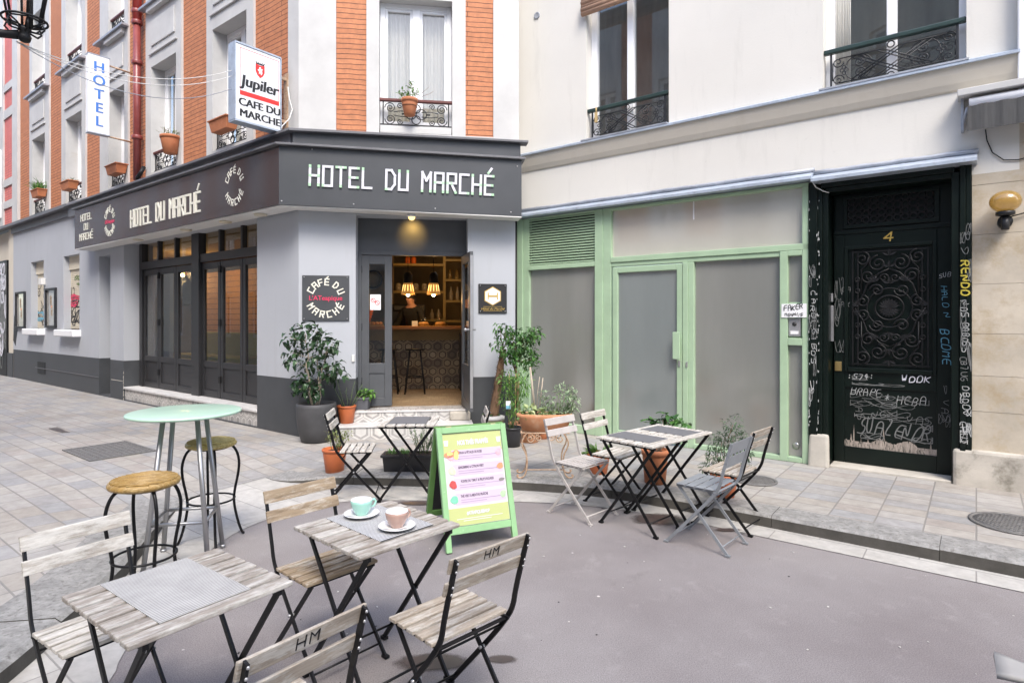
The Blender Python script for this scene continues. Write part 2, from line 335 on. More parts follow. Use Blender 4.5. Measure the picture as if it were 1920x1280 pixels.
leafmat('leaf_bright', (.06, .16, .025), (.20, .40, .08), .5, .25); leafmat('leaf_silver', (.14, .22, .11), (.42, .52, .34), .6, .2)
leafmat('leaf_variegated', (.13, .24, .06), (.60, .64, .34), .5, .2); leafmat('leaf_fine', (.030, .060, .028), (.11, .18, .09), .5, .15); leafmat('leaf_dry', (.12, .14, .05), (.30, .32, .12), .6, .2)
mat('pipe_red', (.22, .045, .040), .4, var=.15, vs=6, coat=.2); mat('pipe_bright', (.45, .045, .035), .35, var=.1, coat=.3); mat('pvc', (.70, .69, .66), .45, var=.06)
mat('curtain', (.66, .64, .58), .9, var=.1, vs=4, stretch=(9, 1, .3)); mat('pane_light', (.50, .48, .44), .05, var=.25, vs=.8, coat=1.0, stretch=(2.5, 1, .4))
mat('backing_grey', (.20, .19, .175), .9, var=.5, vs=.9, stretch=(3, 1, .4))
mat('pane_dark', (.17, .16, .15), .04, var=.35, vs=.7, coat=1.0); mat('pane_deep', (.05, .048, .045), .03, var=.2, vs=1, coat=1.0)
mat('shutter_cream', (.66, .60, .48), .6, var=.08); mat('handrail_red', (.12, .03, .025), .5, var=.3, vs=10); mat('handrail_green', (.022, .045, .038), .35, var=.2, coat=.3)
mat('canvas_brown', (.40, .25, .17), .85, var=.12, vs=6); mat('canvas_grey', (.075, .075, .075), .85, var=.3, vs=4, stretch=(9, 1, .6))
mat('interior_ochre', (.30, .22, .11), .9, var=.2, vs=2); mat('interior_dark', (.020, .017, .014), .9, var=.2); mat('counter_wood', (.42, .19, .055), .35, var=.15, vs=4, stretch=(.5, 6, 6), coat=.3)
mat('shelf_wood', (.40, .28, .09), .5, var=.15, vs=4); mat('cloth_black', (.008, .008, .009), .9); mat('skin', (.42, .22, .15), .55, var=.05); mat('hair', (.012, .009, .007), .6)
mat('bench_lime', (.30, .30, .02), .7, var=.1); mat('jar', (.40, .34, .24), .15, coat=.5); mat('linen_pale', (.55, .53, .50), .8)
mat('fleck_dark', (.05, .045, .045), .8)
mat('bread', (.55, .28, .09), .7, var=.2, vs=25); mat('orange_fruit', (.80, .17, .02), .4, var=.1, vs=30)
mat('brass', (.50, .36, .15), .3, metal=.8, var=.1); mat('amber', (.70, .46, .13), .12, var=.35, vs=4, coat=1.0); mat('black_plastic', (.015, .015, .016), .4); mat('silver_plate', (.45, .45, .46), .35, metal=.6)
mat('linen', (.36, .345, .325), .8, var=.05, vs=9); mat('roof_dark', (.10, .10, .11), .8, var=.2)
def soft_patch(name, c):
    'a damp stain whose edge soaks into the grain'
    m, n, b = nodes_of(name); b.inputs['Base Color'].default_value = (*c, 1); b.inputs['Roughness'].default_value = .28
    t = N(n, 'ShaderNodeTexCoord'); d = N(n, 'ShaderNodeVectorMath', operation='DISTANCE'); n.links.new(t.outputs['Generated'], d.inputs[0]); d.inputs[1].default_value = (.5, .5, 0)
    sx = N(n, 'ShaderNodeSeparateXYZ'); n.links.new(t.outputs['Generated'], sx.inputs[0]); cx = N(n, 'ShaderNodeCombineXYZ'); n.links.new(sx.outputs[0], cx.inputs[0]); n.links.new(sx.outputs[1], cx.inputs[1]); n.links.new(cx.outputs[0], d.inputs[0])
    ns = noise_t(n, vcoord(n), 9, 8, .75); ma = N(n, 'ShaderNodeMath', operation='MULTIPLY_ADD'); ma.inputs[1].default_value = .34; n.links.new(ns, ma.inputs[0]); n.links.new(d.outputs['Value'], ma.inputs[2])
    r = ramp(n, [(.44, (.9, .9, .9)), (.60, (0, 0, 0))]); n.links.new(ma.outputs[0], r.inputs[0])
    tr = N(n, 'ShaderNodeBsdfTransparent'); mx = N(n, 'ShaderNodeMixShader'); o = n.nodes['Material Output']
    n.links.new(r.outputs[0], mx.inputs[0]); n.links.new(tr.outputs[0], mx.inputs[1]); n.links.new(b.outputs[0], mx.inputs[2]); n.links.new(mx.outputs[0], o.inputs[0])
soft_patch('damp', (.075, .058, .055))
for nm, io, ro in (('frosted', 2.3, .16), ('frosted_blue', 2.3, .16), ('blind_cream', 2.3, .06)):
    q = MATS[nm].node_tree.nodes['Principled BSDF']; q.inputs['IOR'].default_value = io
    for l in list(q.inputs['Roughness'].links): MATS[nm].node_tree.links.remove(l)
    q.inputs['Roughness'].default_value = ro; q.inputs['Coat Weight'].default_value = .3
q = MATS['amber'].node_tree.nodes['Principled BSDF']; q.inputs['Transmission Weight'].default_value = .75
hexes('hex_step', [(.52, .51, .49), (.58, .57, .55), (.44, .43, .42), (.60, .58, .55)], (.34, .33, .32), .24)
hexes('hex_floor', [(.46, .44, .42), (.52, .50, .47), (.38, .36, .34)], (.30, .28, .26), .2, (0, 1))
hexes('hex_sill', [(.34, .33, .31), (.42, .40, .38), (.28, .27, .26)], (.56, .54, .52), .17)
hexes('hex_counter', [(.36, .29, .19), (.44, .36, .24), (.20, .16, .12), (.40, .32, .21)], (.09, .07, .05), .17)
hexes('floor_parquet', [(.30, .21, .12), (.36, .26, .15), (.26, .18, .10)], (.22, .15, .09), .2, (0, 1))
glass('glass_clear'); glass('glass_thin', (.96, .97, .97), .7); glass('glass_window', (.88, .88, .87), 1.7)
glow('bulb', (1, .72, .36), 8); glow('lamp_shade_lit', (1, .62, .20), 1.0); glow('tube_lit', (1, .93, .80), 2.5); glow('shade_gold', (1, .50, .13), .10)

# ------------------------------------------------------------------ mesh building
class MB:
    def __init__(s): s.v = []; s.f = []; s.sm = []
    def add(s, vs, fs, smooth=False):
        o = len(s.v); s.v += [Vector(p) for p in vs]
        s.f += [tuple(i + o for i in f) for f in fs]; s.sm += [smooth] * len(fs); return s
    def box(s, x0, x1, y0, y1, z0, z1, M=None):
        p = [Vector((x, y, z)) for z in (z0, z1) for y in (y0, y1) for x in (x0, x1)]
        if M: p = [M @ q for q in p]
        return s.add(p, [(0, 2, 3, 1), (4, 5, 7, 6), (0, 1, 5, 4), (2, 6, 7, 3), (0, 4, 6, 2), (1, 3, 7, 5)])
    def hexa(s, p):
        'eight corners: bottom ring of four then top ring of four (anticlockwise from above)'
        return s.add(p, [(3, 2, 1, 0), (4, 5, 6, 7), (0, 1, 5, 4), (1, 2, 6, 5), (2, 3, 7, 6), (3, 0, 4, 7)])
    def bar(s, a, b, w, t, side=(0, 0, 1), ext=0):
        'flat bar from a to b; w is measured along side, t across'
        a, b = Vector(a), Vector(b); d = (b - a).normalized(); a = a - d * ext; b = b + d * ext
        sd = Vector(side); sd = (sd - d * sd.dot(d)).normalized(); th = d.cross(sd)
        q = []
        for P in (a, b):
            for i, j in ((-1, -1), (1, -1), (1, 1), (-1, 1)): q.append(P + sd * (i * w / 2) + th * (j * t / 2))
        return s.add(q, [(3, 2, 1, 0), (4, 5, 6, 7), (0, 1, 5, 4), (1, 2, 6, 5), (2, 3, 7, 6), (3, 0, 4, 7)])
    def ribbon(s, path, w, t, side):
        'bent flat bar through the points'
        for a, b in zip(path, path[1:]): s.bar(a, b, w, t, side, ext=t * .3)
        return s
    def tube(s, path, r, n=6, closed=False):
        P = [Vector(p) for p in path]; m = len(P)
        rs = r if isinstance(r, (list, tuple)) else [r] * m
        ref = None; vs = []
        for i in range(m):
            if closed: d = P[(i + 1) % m] - P[i - 1]
            else: d = P[min(i + 1, m - 1)] - P[max(i - 1, 0)]
            if d.length < 1e-9: d = Vector((0, 0, 1))
            d.normalize()
            if ref is None: ref = d.orthogonal().normalized()
            ref = ref - d * ref.dot(d)
            ref = ref.normalized() if ref.length > 1e-6 else d.orthogonal().normalized()
            bi = d.cross(ref)
            vs += [P[i] + (ref * math.cos(2 * math.pi * k / n) + bi * math.sin(2 * math.pi * k / n)) * rs[i] for k in range(n)]
        fs = []
        for i in range(m if closed else m - 1):
            j = (i + 1) % m
            for k in range(n): fs.append((i * n + k, i * n + (k + 1) % n, j * n + (k + 1) % n, j * n + k))
        if not closed: fs += [tuple(range(n))[::-1], tuple((m - 1) * n + k for k in range(n))]
        return s.add(vs, fs, True)
    def lathe(s, prof, n=28, c=(0, 0, 0), sx=1, sy=1, M=None):
        c = Vector(c); vs = []; fs = []
        for r, z in prof:
            for k in range(n):
                a = 2 * math.pi * k / n; vs.append(c + Vector((r * math.cos(a) * sx, r * math.sin(a) * sy, z)))
        m = len(prof)
        for i in range(m - 1):
            for k in range(n): fs.append((i * n + k, i * n + (k + 1) % n, (i + 1) * n + (k + 1) % n, (i + 1) * n + k))
        if prof[0][0] > 1e-4: fs.append(tuple(range(n))[::-1])
        if prof[-1][0] > 1e-4: fs.append(tuple((m - 1) * n + k for k in range(n)))
        if M: vs = [M @ v for v in vs]
        return s.add(vs, fs, True)
    def ball(s, c, rx, ry=None, rz=None, n=16):
        ry = ry or rx; rz = rz or rx
        m = n // 2
        prof = [(max(1e-5, math.sin(math.pi * i / m)), -math.cos(math.pi * i / m)) for i in range(m + 1)]
        vs = [(r * 1.0, z) for r, z in prof]; q = MB(); q.lathe(vs, n)
        return s.add([Vector(c) + Vector((p.x * rx, p.y * ry, p.z * rz)) for p in q.v], q.f, True)
    def quad(s, a, b, c, d): return s.add([a, b, c, d], [(0, 1, 2, 3)])
    def prism(s, pts, y0, y1):
        'outline in x,z pushed from y0 (front) to y1'
        n = len(pts); vs = [Vector((x, y0, z)) for x, z in pts] + [Vector((x, y1, z)) for x, z in pts]
        fs = [tuple(range(n)), tuple(range(n, 2 * n))[::-1]] + [((i + 1) % n, i, i + n, (i + 1) % n + n) for i in range(n)]
        return s.add(vs, fs)
    def flat(s, pts, z0, z1):
        'outline in x,y given a thickness from z0 to z1'
        n = len(pts); vs = [Vector((x, y, z1)) for x, y in pts] + [Vector((x, y, z0)) for x, y in pts]
        fs = [tuple(range(n)), tuple(range(n, 2 * n))[::-1]] + [((i + 1) % n, i, i + n, (i + 1) % n + n) for i in range(n)]
        return s.add(vs, fs)
    def xf(s, M, start=0):
        for i in range(start, len(s.v)): s.v[i] = M @ s.v[i]
        return s
    def leaf(s, p, d, up, L, W, fold=.25, droop=.2):
        p, d = Vector(p), Vector(d).normalized(); sd = d.cross(Vector(up))
        sd = sd.normalized() if sd.length > 1e-5 else d.orthogonal().normalized(); nn = sd.cross(d)
        m = p + d * L * .5; tip = p + d * L - nn * (L * droop)
        l = m + sd * W / 2 + nn * W * fold - d * L * .08; r = m - sd * W / 2 + nn * W * fold - d * L * .08
        l2 = p + d * L * .78 + sd * W * .3 + nn * (W * fold * .5 - L * droop * .45); r2 = p + d * L * .78 - sd * W * .3 + nn * (W * fold * .5 - L * droop * .45)
        return s.add([p, r, r2, tip, l2, l, m], [(0, 1, 6), (1, 2, 6), (2, 3, 6), (3, 4, 6), (4, 5, 6), (5, 0, 6)])
    def mesh(s, name):
        me = bpy.data.meshes.new(name); me.from_pydata([tuple(v) for v in s.v], [], s.f)
        me.polygons.foreach_set('use_smooth', s.sm)
        bm = bmesh.new(); bm.from_mesh(me); bmesh.ops.recalc_face_normals(bm, faces=bm.faces); bm.to_mesh(me); bm.free()
        return me
WM = {}
def thing(name, label, cat, M=I4, group=None):
    o = bpy.data.objects.new(name, None); COL.objects.link(o); o.empty_display_size = .2
    o.matrix_world = M; WM[o.name] = M.copy(); o['label'] = label; o['category'] = cat
    if group: o['group'] = group
    return o
def part(name, mb, m, parent, M=None, bevel=0, label=None):
    'one mesh under parent; M is its world frame (None: the parent frame)'
    me = mb.mesh(name); me.materials.append(MATS[m]); o = bpy.data.objects.new(name, me); COL.objects.link(o)
    o.parent = parent; pm = WM[parent.name]; wm = M if M is not None else pm
    o.matrix_basis = pm.inverted() @ wm; WM[o.name] = wm.copy()
    if bevel: bev(o, bevel)
    if label: o['label'] = label
    return o
def bev(o, wd, seg=2):
    b = o.modifiers.new('bevel', 'BEVEL'); b.width = wd; b.segments = seg; b.limit_method = 'ANGLE'; b.angle_limit = R(40)
def solo(name, mb, m, label, cat, M=I4, group=None, bevel=0):
    me = mb.mesh(name); me.materials.append(MATS[m]); o = bpy.data.objects.new(name, me); COL.objects.link(o)
    o.matrix_world = M; WM[o.name] = M.copy(); o['label'] = label; o['category'] = cat
    if group: o['group'] = group
    if bevel: bev(o, bevel)
    return o
def struct(name, mb, m, kind='structure', bevel=0):
    me = mb.mesh(name); me.materials.append(MATS[m]); o = bpy.data.objects.new(name, me); COL.objects.link(o); o['kind'] = kind
    WM[o.name] = I4.copy()
    if bevel: bev(o, bevel)
    return o
def dup(root, M, label, group=None):
    'a copy of a thing with its parts and sub-parts'
    r = root.copy(); COL.objects.link(r); r.matrix_world = M; WM[r.name] = M.copy(); r['label'] = label
    if group: r['group'] = group
    for ch in root.children:
        c = ch.copy(); COL.objects.link(c); c.parent = r; WM[c.name] = M @ ch.matrix_basis
        for g in ch.children:
            d = g.copy(); COL.objects.link(d); d.parent = c
    return r

def wall_grid(us, zs, holes, key, y=0.0):
    'facade cut into cells; holes (u0,u1,z0,z1,depth) get reveals. Returns {key: MB}'
    us = sorted(set([round(u, 4) for u in us] + [round(h[i], 4) for h in holes for i in (0, 1)]))
    zs = sorted(set([round(z, 4) for z in zs] + [round(h[i], 4) for h in holes for i in (2, 3)]))
    out = {}
    def get(k):
        if k not in out: out[k] = MB()
        return out[k]
    for a, b in zip(us, us[1:]):
        for c, d in zip(zs, zs[1:]):
            um, zm = (a + b) / 2, (c + d) / 2
            if any(h[0] < um < h[1] and h[2] < zm < h[3] for h in holes): continue
            k = key(um, zm)
            if k is None: continue
            get(k).quad((a, y, c), (b, y, c), (b, y, d), (a, y, d))
    for u0, u1, z0, z1, dp in holes:
        for a, b in zip(zs, zs[1:]):
            if a >= z0 - 1e-4 and b <= z1 + 1e-4:
                zm = (a + b) / 2
                for u, e in ((u0, -.01), (u1, .01)):
                    k = key(u + e, zm)
                    if k: get(k).quad((u, y, a), (u, y + dp, a), (u, y + dp, b), (u, y, b))
        k = key((u0 + u1) / 2, z1 + .01)
        if k: get(k).quad((u0, y, z1), (u1, y, z1), (u1, y + dp, z1), (u0, y + dp, z1))
        k = key((u0 + u1) / 2, z0 - .01)
        if k: get(k).quad((u0, y, z0), (u0, y + dp, z0), (u1, y + dp, z0), (u1, y, z0))
    return out

# ------------------------------------------------------------------ lettering
SF = {
 'A': [[(0, 0), (0, 6), (4, 6), (4, 0)], [(0, 3), (4, 3)]], 'B': [[(0, 0), (0, 6), (3, 6), (4, 5), (4, 4), (3, 3), (4, 2), (4, 1), (3, 0), (0, 0)], [(0, 3), (3, 3)]],
 'C': [[(4, 6), (0, 6), (0, 0), (4, 0)]], 'D': [[(0, 0), (0, 6), (2.4, 6), (4, 4.4), (4, 1.6), (2.4, 0), (0, 0)]],
 'E': [[(4, 6), (0, 6), (0, 0), (4, 0)], [(0, 3), (3.6, 3)]], 'F': [[(4, 6), (0, 6), (0, 0)], [(0, 3), (3.4, 3)]],
 'G': [[(4, 6), (0, 6), (0, 0), (4, 0), (4, 3), (2, 3)]], 'H': [[(0, 0), (0, 6)], [(4, 0), (4, 6)], [(0, 3), (4, 3)]], 'I': [[(2, 0), (2, 6)]], 'K': [[(0, 0), (0, 6)], [(4, 6), (0, 3), (4, 0)]],
 'L': [[(0, 6), (0, 0), (4, 0)]], 'M': [[(0, 0), (0, 6), (2, 3.4), (4, 6), (4, 0)]], 'N': [[(0, 0), (0, 6), (4, 0), (4, 6)]],
 'O': [[(0, 0), (0, 6), (4, 6), (4, 0), (0, 0)]], 'P': [[(0, 0), (0, 6), (4, 6), (4, 3), (0, 3)]],
 'R': [[(0, 0), (0, 6), (4, 6), (4, 3), (0, 3)], [(1.8, 3), (4, 0)]], 'S': [[(4, 6), (0, 6), (0, 3), (4, 3), (4, 0), (0, 0)]],
 'T': [[(0, 6), (4, 6)], [(2, 6), (2, 0)]], 'U': [[(0, 6), (0, 0), (4, 0), (4, 6)]], 'V': [[(0, 6), (2, 0), (4, 6)]],
 'W': [[(0, 6), (1, 0), (2, 4), (3, 0), (4, 6)]], 'X': [[(0, 0), (4, 6)], [(0, 6), (4, 0)]], 'Y': [[(0, 6), (2, 3), (4, 6)], [(2, 3), (2, 0)]], 'Z': [[(0, 6), (4, 6), (0, 0), (4, 0)]],
 'É': [[(4, 6), (0, 6), (0, 0), (4, 0)], [(0, 3), (3.6, 3)], [(1.6, 7), (3.0, 8.4)]], '4': [[(3, 0), (3, 6), (0, 2), (4, 2)]], '5': [[(4, 6), (0, 6), (0, 3), (4, 3), (4, 0), (0, 0)]],
 '7': [[(0, 6), (4, 6), (1.5, 0)]], '*': [[(2, 1), (2, 5)], [(.4, 2), (3.6, 4)], [(.4, 4), (3.6, 2)]], '-': [[(0, 3), (4, 3)]], ':': [[(2, 1), (2, 1.5)], [(2, 4), (2, 4.5)]]}
def glyph(mb, ch, T, w, t, k=0, hand=False):
    'strokes of a letter as flat bars; T maps (x, z) in letter units to a point; the bar thickness lies along T.n'
    for st in SF.get(ch, []):
        if hand and len(st) > 2:
            q = [st[0]]
            for a, b in zip(st, st[1:]): q += [(a[0] * .72 + b[0] * .28, a[1] * .72 + b[1] * .28), (a[0] * .28 + b[0] * .72, a[1] * .28 + b[1] * .72)]
            st = q + [st[-1]]
            q = [st[0]]
            for a, b in zip(st, st[1:]): q += [(a[0] * .72 + b[0] * .28, a[1] * .72 + b[1] * .28), (a[0] * .28 + b[0] * .72, a[1] * .28 + b[1] * .72)]
            st = q + [st[-1]]
        for a, b in zip(st, st[1:]):
            A, B = T(*a), T(*b); d = (B - A)
            if d.length < 1e-6: continue
            off = T.n * (-.0004 * (k % 9)); mb.bar(A + off, B + off, t, w, T.n, ext=w / 2); k += 1
    return k
class Lay:
    'letter layout in a wall frame: origin (x,z), size, slant, turn; y is the face the letters stand on'
    def __init__(s, x, z, cw, chh, y, rot=0.0, slant=0.0, bend=0.0): s.x, s.z, s.cw, s.ch, s.y, s.rot, s.sl = x, z, cw, chh, y, rot, slant; s.n = Vector((0, 1, 0))
    def __call__(s, a, b):
        X = a / 4 * s.cw + s.sl * b / 6 * s.ch; Z = b / 6 * s.ch; c, q = math.cos(s.rot), math.sin(s.rot)
        return Vector((s.x + c * X - q * Z, s.y, s.z + q * X + c * Z))
def words(mb, text, x, z, cw, chh, gap, y, w, t, rot=0., slant=0., jit=0., space=.7, acc=None, each=None):
    k = 0; px = 0.0
    for ch in text:
        if ch == ' ': px += cw * space + gap; continue
        J = lambda: random.uniform(-jit, jit)
        c, q = math.cos(rot), math.sin(rot)
        L = Lay(x + c * px + J() * cw, z + q * px + J() * chh, cw * (1 + J()), chh * (1 + J()), y, rot + J(), slant)
        k = glyph(mb, ch, L, w, t, k, jit > 0)
        if acc is not None:
            for st in SF.get(ch, []):
                for e, e2 in ((st[0], st[1]), (st[-1], st[-2])):
                    A, B = L(*e), L(*e2); d = (B - A)
                    if d.length > 1e-6 and random.random() < .72:
                        d.normalize(); acc.bar(A - d * w * .5 + Vector((0, -.004, 0)), A + d * w * .75 + Vector((0, -.004, 0)), t, w * 1.01, (0, 1, 0))
        if each is not None:
            each.append((mb, acc)); mb, acc = MB(), MB()
        px += cw + gap
    return px - gap
def words_w(text, cw, gap, space=.7): return sum((cw * space + gap) if c == ' ' else cw + gap for c in text) - gap
def ring_words(mb, text, cx, cz, r, a0, a1, cw, chh, y, w, t, inside=False):
    n = len(text); k = 0
    for i, ch in enumerate(text):
        a = R(a0 + (a1 - a0) * i / (n - 1)); sgn = -1 if inside else 1
        bx, bz = cx + math.sin(a) * r, cz + math.cos(a) * r; rot = -a if not inside else math.pi - a
        c, q = math.cos(rot), math.sin(rot); ox, oz = -cw / 2, -chh / 2
        k = glyph(mb, ch, Lay(bx + c * ox - q * oz, bz + q * ox + c * oz, cw, chh, y, rot), w, t, k)
def text_mb(mb, s, x, z, size, y, ext=.001, sx=1.0, align='LEFT', bold=0.0, shear=0.0, spacing=1.0, M=None, heavy=0):
    'printed lettering standing on a wall frame (x right, z up), facing -y'
    c = bpy.data.curves.new('txt', 'FONT'); c.body = s; c.size = size; c.extrude = ext; c.align_x = align; c.offset = bold; c.shear = shear; c.space_character = spacing; c.resolution_u = 3
    o = bpy.data.objects.new('txt', c); COL.objects.link(o)
    dg = bpy.context.evaluated_depsgraph_get(); me = bpy.data.meshes.new_from_object(o.evaluated_get(dg))
    vs = [Vector((v.co.x * sx + x, y - v.co.z, v.co.y + z)) for v in me.vertices]
    if M: vs = [M @ v for v in vs]
    fs_ = [tuple(p.vertices) for p in me.polygons]
    for k in range(1 if not heavy else 3):
        mb.add([v + Vector(((k - 1) * heavy if heavy else 0, -.0003 * k, 0)) for v in vs], fs_)
    bpy.data.objects.remove(o); bpy.data.curves.remove(c); bpy.data.meshes.remove(me); return mb
def scrawl(mb, x0, x1, z0, z1, y, n, w, seed, loops=5):
    'a tangle of hand-drawn paint strokes on a wall'
    rg = random.Random(seed)
    for i in range(n):
        cx, cz = rg.uniform(x0, x1), rg.uniform(z0, z1); ph = rg.uniform(0, 6.3); pts = []
        sx, sz = (x1 - x0) * rg.uniform(.12, .4), (z1 - z0) * rg.uniform(.05, .14); m = loops * 5
        for j in range(m):
            q = j / m * 6.28 * rg.uniform(.98, 1.02); pts.append((cx + sx * math.sin(q * 1.3 + ph), y - .0003 * (i + j % 3), cz + sz * math.sin(q * 2.1 + ph * 1.7)))
        pts = [(min(max(a, x0), x1), b, min(max(c, z0), z1)) for a, b, c in pts]
        for a, b in zip(pts, pts[1:]):
            if (Vector(a) - Vector(b)).length > 1e-4: mb.bar(a, b, .0006, w * rg.uniform(.7, 1.3), (0, 1, 0), ext=w * .2)

# ------------------------------------------------------------------ ironwork
def spiral(cx, cz, r, a0, turns, y, n=22, dirn=1, r1=.15):
    return [(cx + r * (1 - (1 - r1) * i / n) * math.cos(a0 + dirn * turns * 6.283 * i / n), y, cz + r * (1 - (1 - r1) * i / n) * math.sin(a0 + dirn * turns * 6.283 * i / n)) for i in range(n + 1)]
def circ(cx, cz, r, y, n=18): return [(cx + r * math.cos(6.283 * i / n), y, cz + r * math.sin(6.283 * i / n)) for i in range(n)]
def scroll_rail(u0, u1, z0, z1, y, style=0, t=.007):
    'wrought iron guard: frame bars filled with scrolls'
    mb = MB(); W, H = u1 - u0, z1 - z0
    mb.box(u0, u1, y - .008, y + .008, z0, z0 + .016); mb.box(u0 + .03, u0 + .048, y - .008, y + .008, z0, z1); mb.box(u1 - .048, u1 - .03, y - .008, y + .008, z0, z1)
    um, zm = (u0 + u1) / 2, (z0 + z1) / 2
    if style == 0:
        r = min(H * .23, W * .15)
        for sx in (-1, 1):
            for sz in (-1, 1):
                cx, cz = um + sx * (W / 2 - .06 - r), zm + sz * (H / 4 - .003)
                mb.tube(spiral(cx, cz, r, math.pi * (0 if sx > 0 else 1), 1.9, y, 26, sx * sz), t, 5)
                c2 = um + sx * (W / 2 - .06 - r * 2.75); mb.tube(spiral(c2, zm + sz * H * .33, r * .55, math.pi * (1 if sx > 0 else 0), 1.5, y, 18, -sx * sz), t, 5)
                mb.tube([(cx - sx * r * .6, y, cz - sz * r * .75), (c2 - sx * r * .2, y, zm + sz * H * .12), (um + sx * r * 1.0, y, zm + sz * H * .1)], t * .9, 5)
            mb.tube(circ(um + sx * r * .95, zm, r * .95, y), t, 5, True); mb.tube([(um + sx * r * 1.9, y, zm), (um + sx * r * 2.6, y, zm)], t * 1.6, 5)
        mb.tube(circ(um, zm + H * .24, r * .8, y), t, 5, True); mb.tube(circ(um, zm - H * .24, r * .8, y), t, 5, True)
    else:
        for sx in (-1, 1):
            for d in (0, .05 * W):
                mb.tube([(um - sx * (W * .30 - d), y, z1 - H * .20), (um + sx * (W * .06 + d), y, z0 + H * .17), (um + sx * W * .40, y, z0 + H * .17)], t, 5)
                mb.tube([(um + sx * (W * .30 - d), y - .004, z0 + H * .20), (um - sx * (W * .06 + d), y - .004, z1 - H * .17), (um - sx * W * .40, y - .004, z1 - H * .17)], t, 5)
            for sz in (-1, 1):
                mb.tube(spiral(um + sx * W * .235, zm + sz * H * .15, H * .155, sz * 1.57, 1.8, y, 24, sx * sz), t, 5)
                c = (um + sx * (W / 2 - .105), zm + sz * (H / 2 - .10)); mb.tube(spiral(c[0], c[1], H * .15, 0, 1.4, y, 18, sx * sz), t, 5)
                mb.tube([(c[0] + sx * .05, y, c[1]), (c[0] + sx * .05, y, zm)], t * .8, 5)
            mb.tube(circ(um + sx * W * .245, zm, H * .33, y + .002), t * .9, 5, True)
            for k in range(4): mb.tube(circ(um + sx * (W * .36 + .02 * math.cos(k * 1.57)), zm + .03 * math.sin(k * 1.57), .018, y, 10), t * .8, 5, True)
        for sz in (-1, 1): mb.tube(circ(um, zm + sz * H * .40, H * .08, y - .002, 12), t, 5, True)
    return mb

# ------------------------------------------------------------------ plants
def rnd_dir(rg, up=.0):
    while 1:
        v = Vector((rg.uniform(-1, 1), rg.uniform(-1, 1), rg.uniform(-1, 1)))
        if .05 < v.length < 1: v.normalize(); v.z += up; return v.normalized()
def foliage(mb, c, r, n, L, W, rg, up=.1, droop=.3, fold=.2, flat=1.0):
    c = Vector(c)
    for i in range(n):
        d = rnd_dir(rg, up); q = Vector((d.x, d.y, d.z * flat)) * r * rg.uniform(.25, 1.0) ** .6; s = rg.uniform(.65, 1.2)
        out = (d * .7 + rnd_dir(rg, 0) * .6); out.z -= droop * .6
        mb.leaf(c + q, out, (rg.uniform(-.5, .5), rg.uniform(-.5, .5), 1), L * s, W * s, fold, droop)
def stem(mb, a, b, r0, r1, rg, wob=.04, n=5, side=6):
    a, b = Vector(a), Vector(b); pts = []
    for i in range(n + 1):
        t = i / n; p = a.lerp(b, t)
        if 0 < i < n: p += Vector((rg.uniform(-wob, wob), rg.uniform(-wob, wob), 0))
        pts.append(p)
    mb.tube(pts, [r0 + (r1 - r0) * i / n for i in range(n + 1)], side); return pts
def pot_round(parent, r, h, m, base=.72, rim=.025, soil=True, rimr=1.06):
    mb = MB(); rb = r * base
    mb.lathe([(rb * .9, 0), (rb, .004), (r * .97, h - rim - .02), (r * .97, h - rim), (r * rimr, h - rim + .002), (r * rimr, h - .003), (r * rimr - .006, h), (r * .93, h), (r * .90, h - .03)], 30)
    part('pot', mb, m, parent)
    if soil: part('soil', MB().lathe([(r * .905, h - .034), (r * .5, h - .022), (1e-5, h - .018)], 20), 'soil', parent)

# ================================================================== ground
DROP_A, DROP_B = Vector((-3.0, 5.5)), Vector((-2.57, 6.25))
def zpav(x, y):
    p = Vector((x, y)); d = DROP_B - DROP_A; t = max(0, min(1, (p - DROP_A).dot(d) / d.dot(d)))
    q = min(1, (p - DROP_A - d * t).length / 1.15); q = q * q * (3 - 2 * q)
    return .008 + (PV - .008) * q
KR = [(6.4, 1.38), (3.25, 3.81), (2.43, 4.45), (1.44, 5.18), (1.15, 5.38), (.85, 5.55), (.45, 5.70), (0, 5.80), (-.95, 5.92), (-2.1, 6.02), (-2.4, 6.10), (-2.57, 6.25)]
KL = [(-3.0, 5.5), (-2.86, 5.05), (-2.62, 4.3), (-2.42, 3.67), (-2.33, 3.05), (-2.27, 2.66), (-2.1, 1.0), (-1.9, -2.5)]
GO = [(6.1, 1.27), (3.09, 3.62), (2.53, 4.055), (1.827, 4.60), (1.45, 4.90), (1.05, 5.15), (.6, 5.34), (.03, 5.44), (-1.0, 5.47), (-1.54, 5.45), (-1.80, 5.24), (-2.03, 4.95), (-2.17, 4.55), (-2.13, 3.9), (-1.93, 2.954), (-1.81, 2.72), (-1.60, 1.3), (-1.3, -2.5)]
def smooth(pts, it=2):
    for _ in range(it):
        q = [pts[0]]
        for a, b in zip(pts, pts[1:]): q += [(a[0] * .75 + b[0] * .25, a[1] * .75 + b[1] * .25), (a[0] * .25 + b[0] * .75, a[1] * .25 + b[1] * .75)]
        pts = q + [pts[-1]]
    return pts
KR = smooth(KR); GO = smooth(GO); KL = smooth(KL, 1)
def offset(pts, d):
    out = []
    for i, p in enumerate(pts):
        a = Vector(pts[max(i - 1, 0)]); b = Vector(pts[min(i + 1, len(pts) - 1)]); t = (b - a).normalized()
        out.append((p[0] + t.y * d, p[1] - t.x * d))
    return out
KRi = offset(KR, .29); KLi = offset(KL, .40)
struct('road', MB().add([(-40, -30, 0), (40, -30, 0), (40, 40, 0), (-40, 40, 0)], [(0, 1, 2, 3)]), 'asphalt')
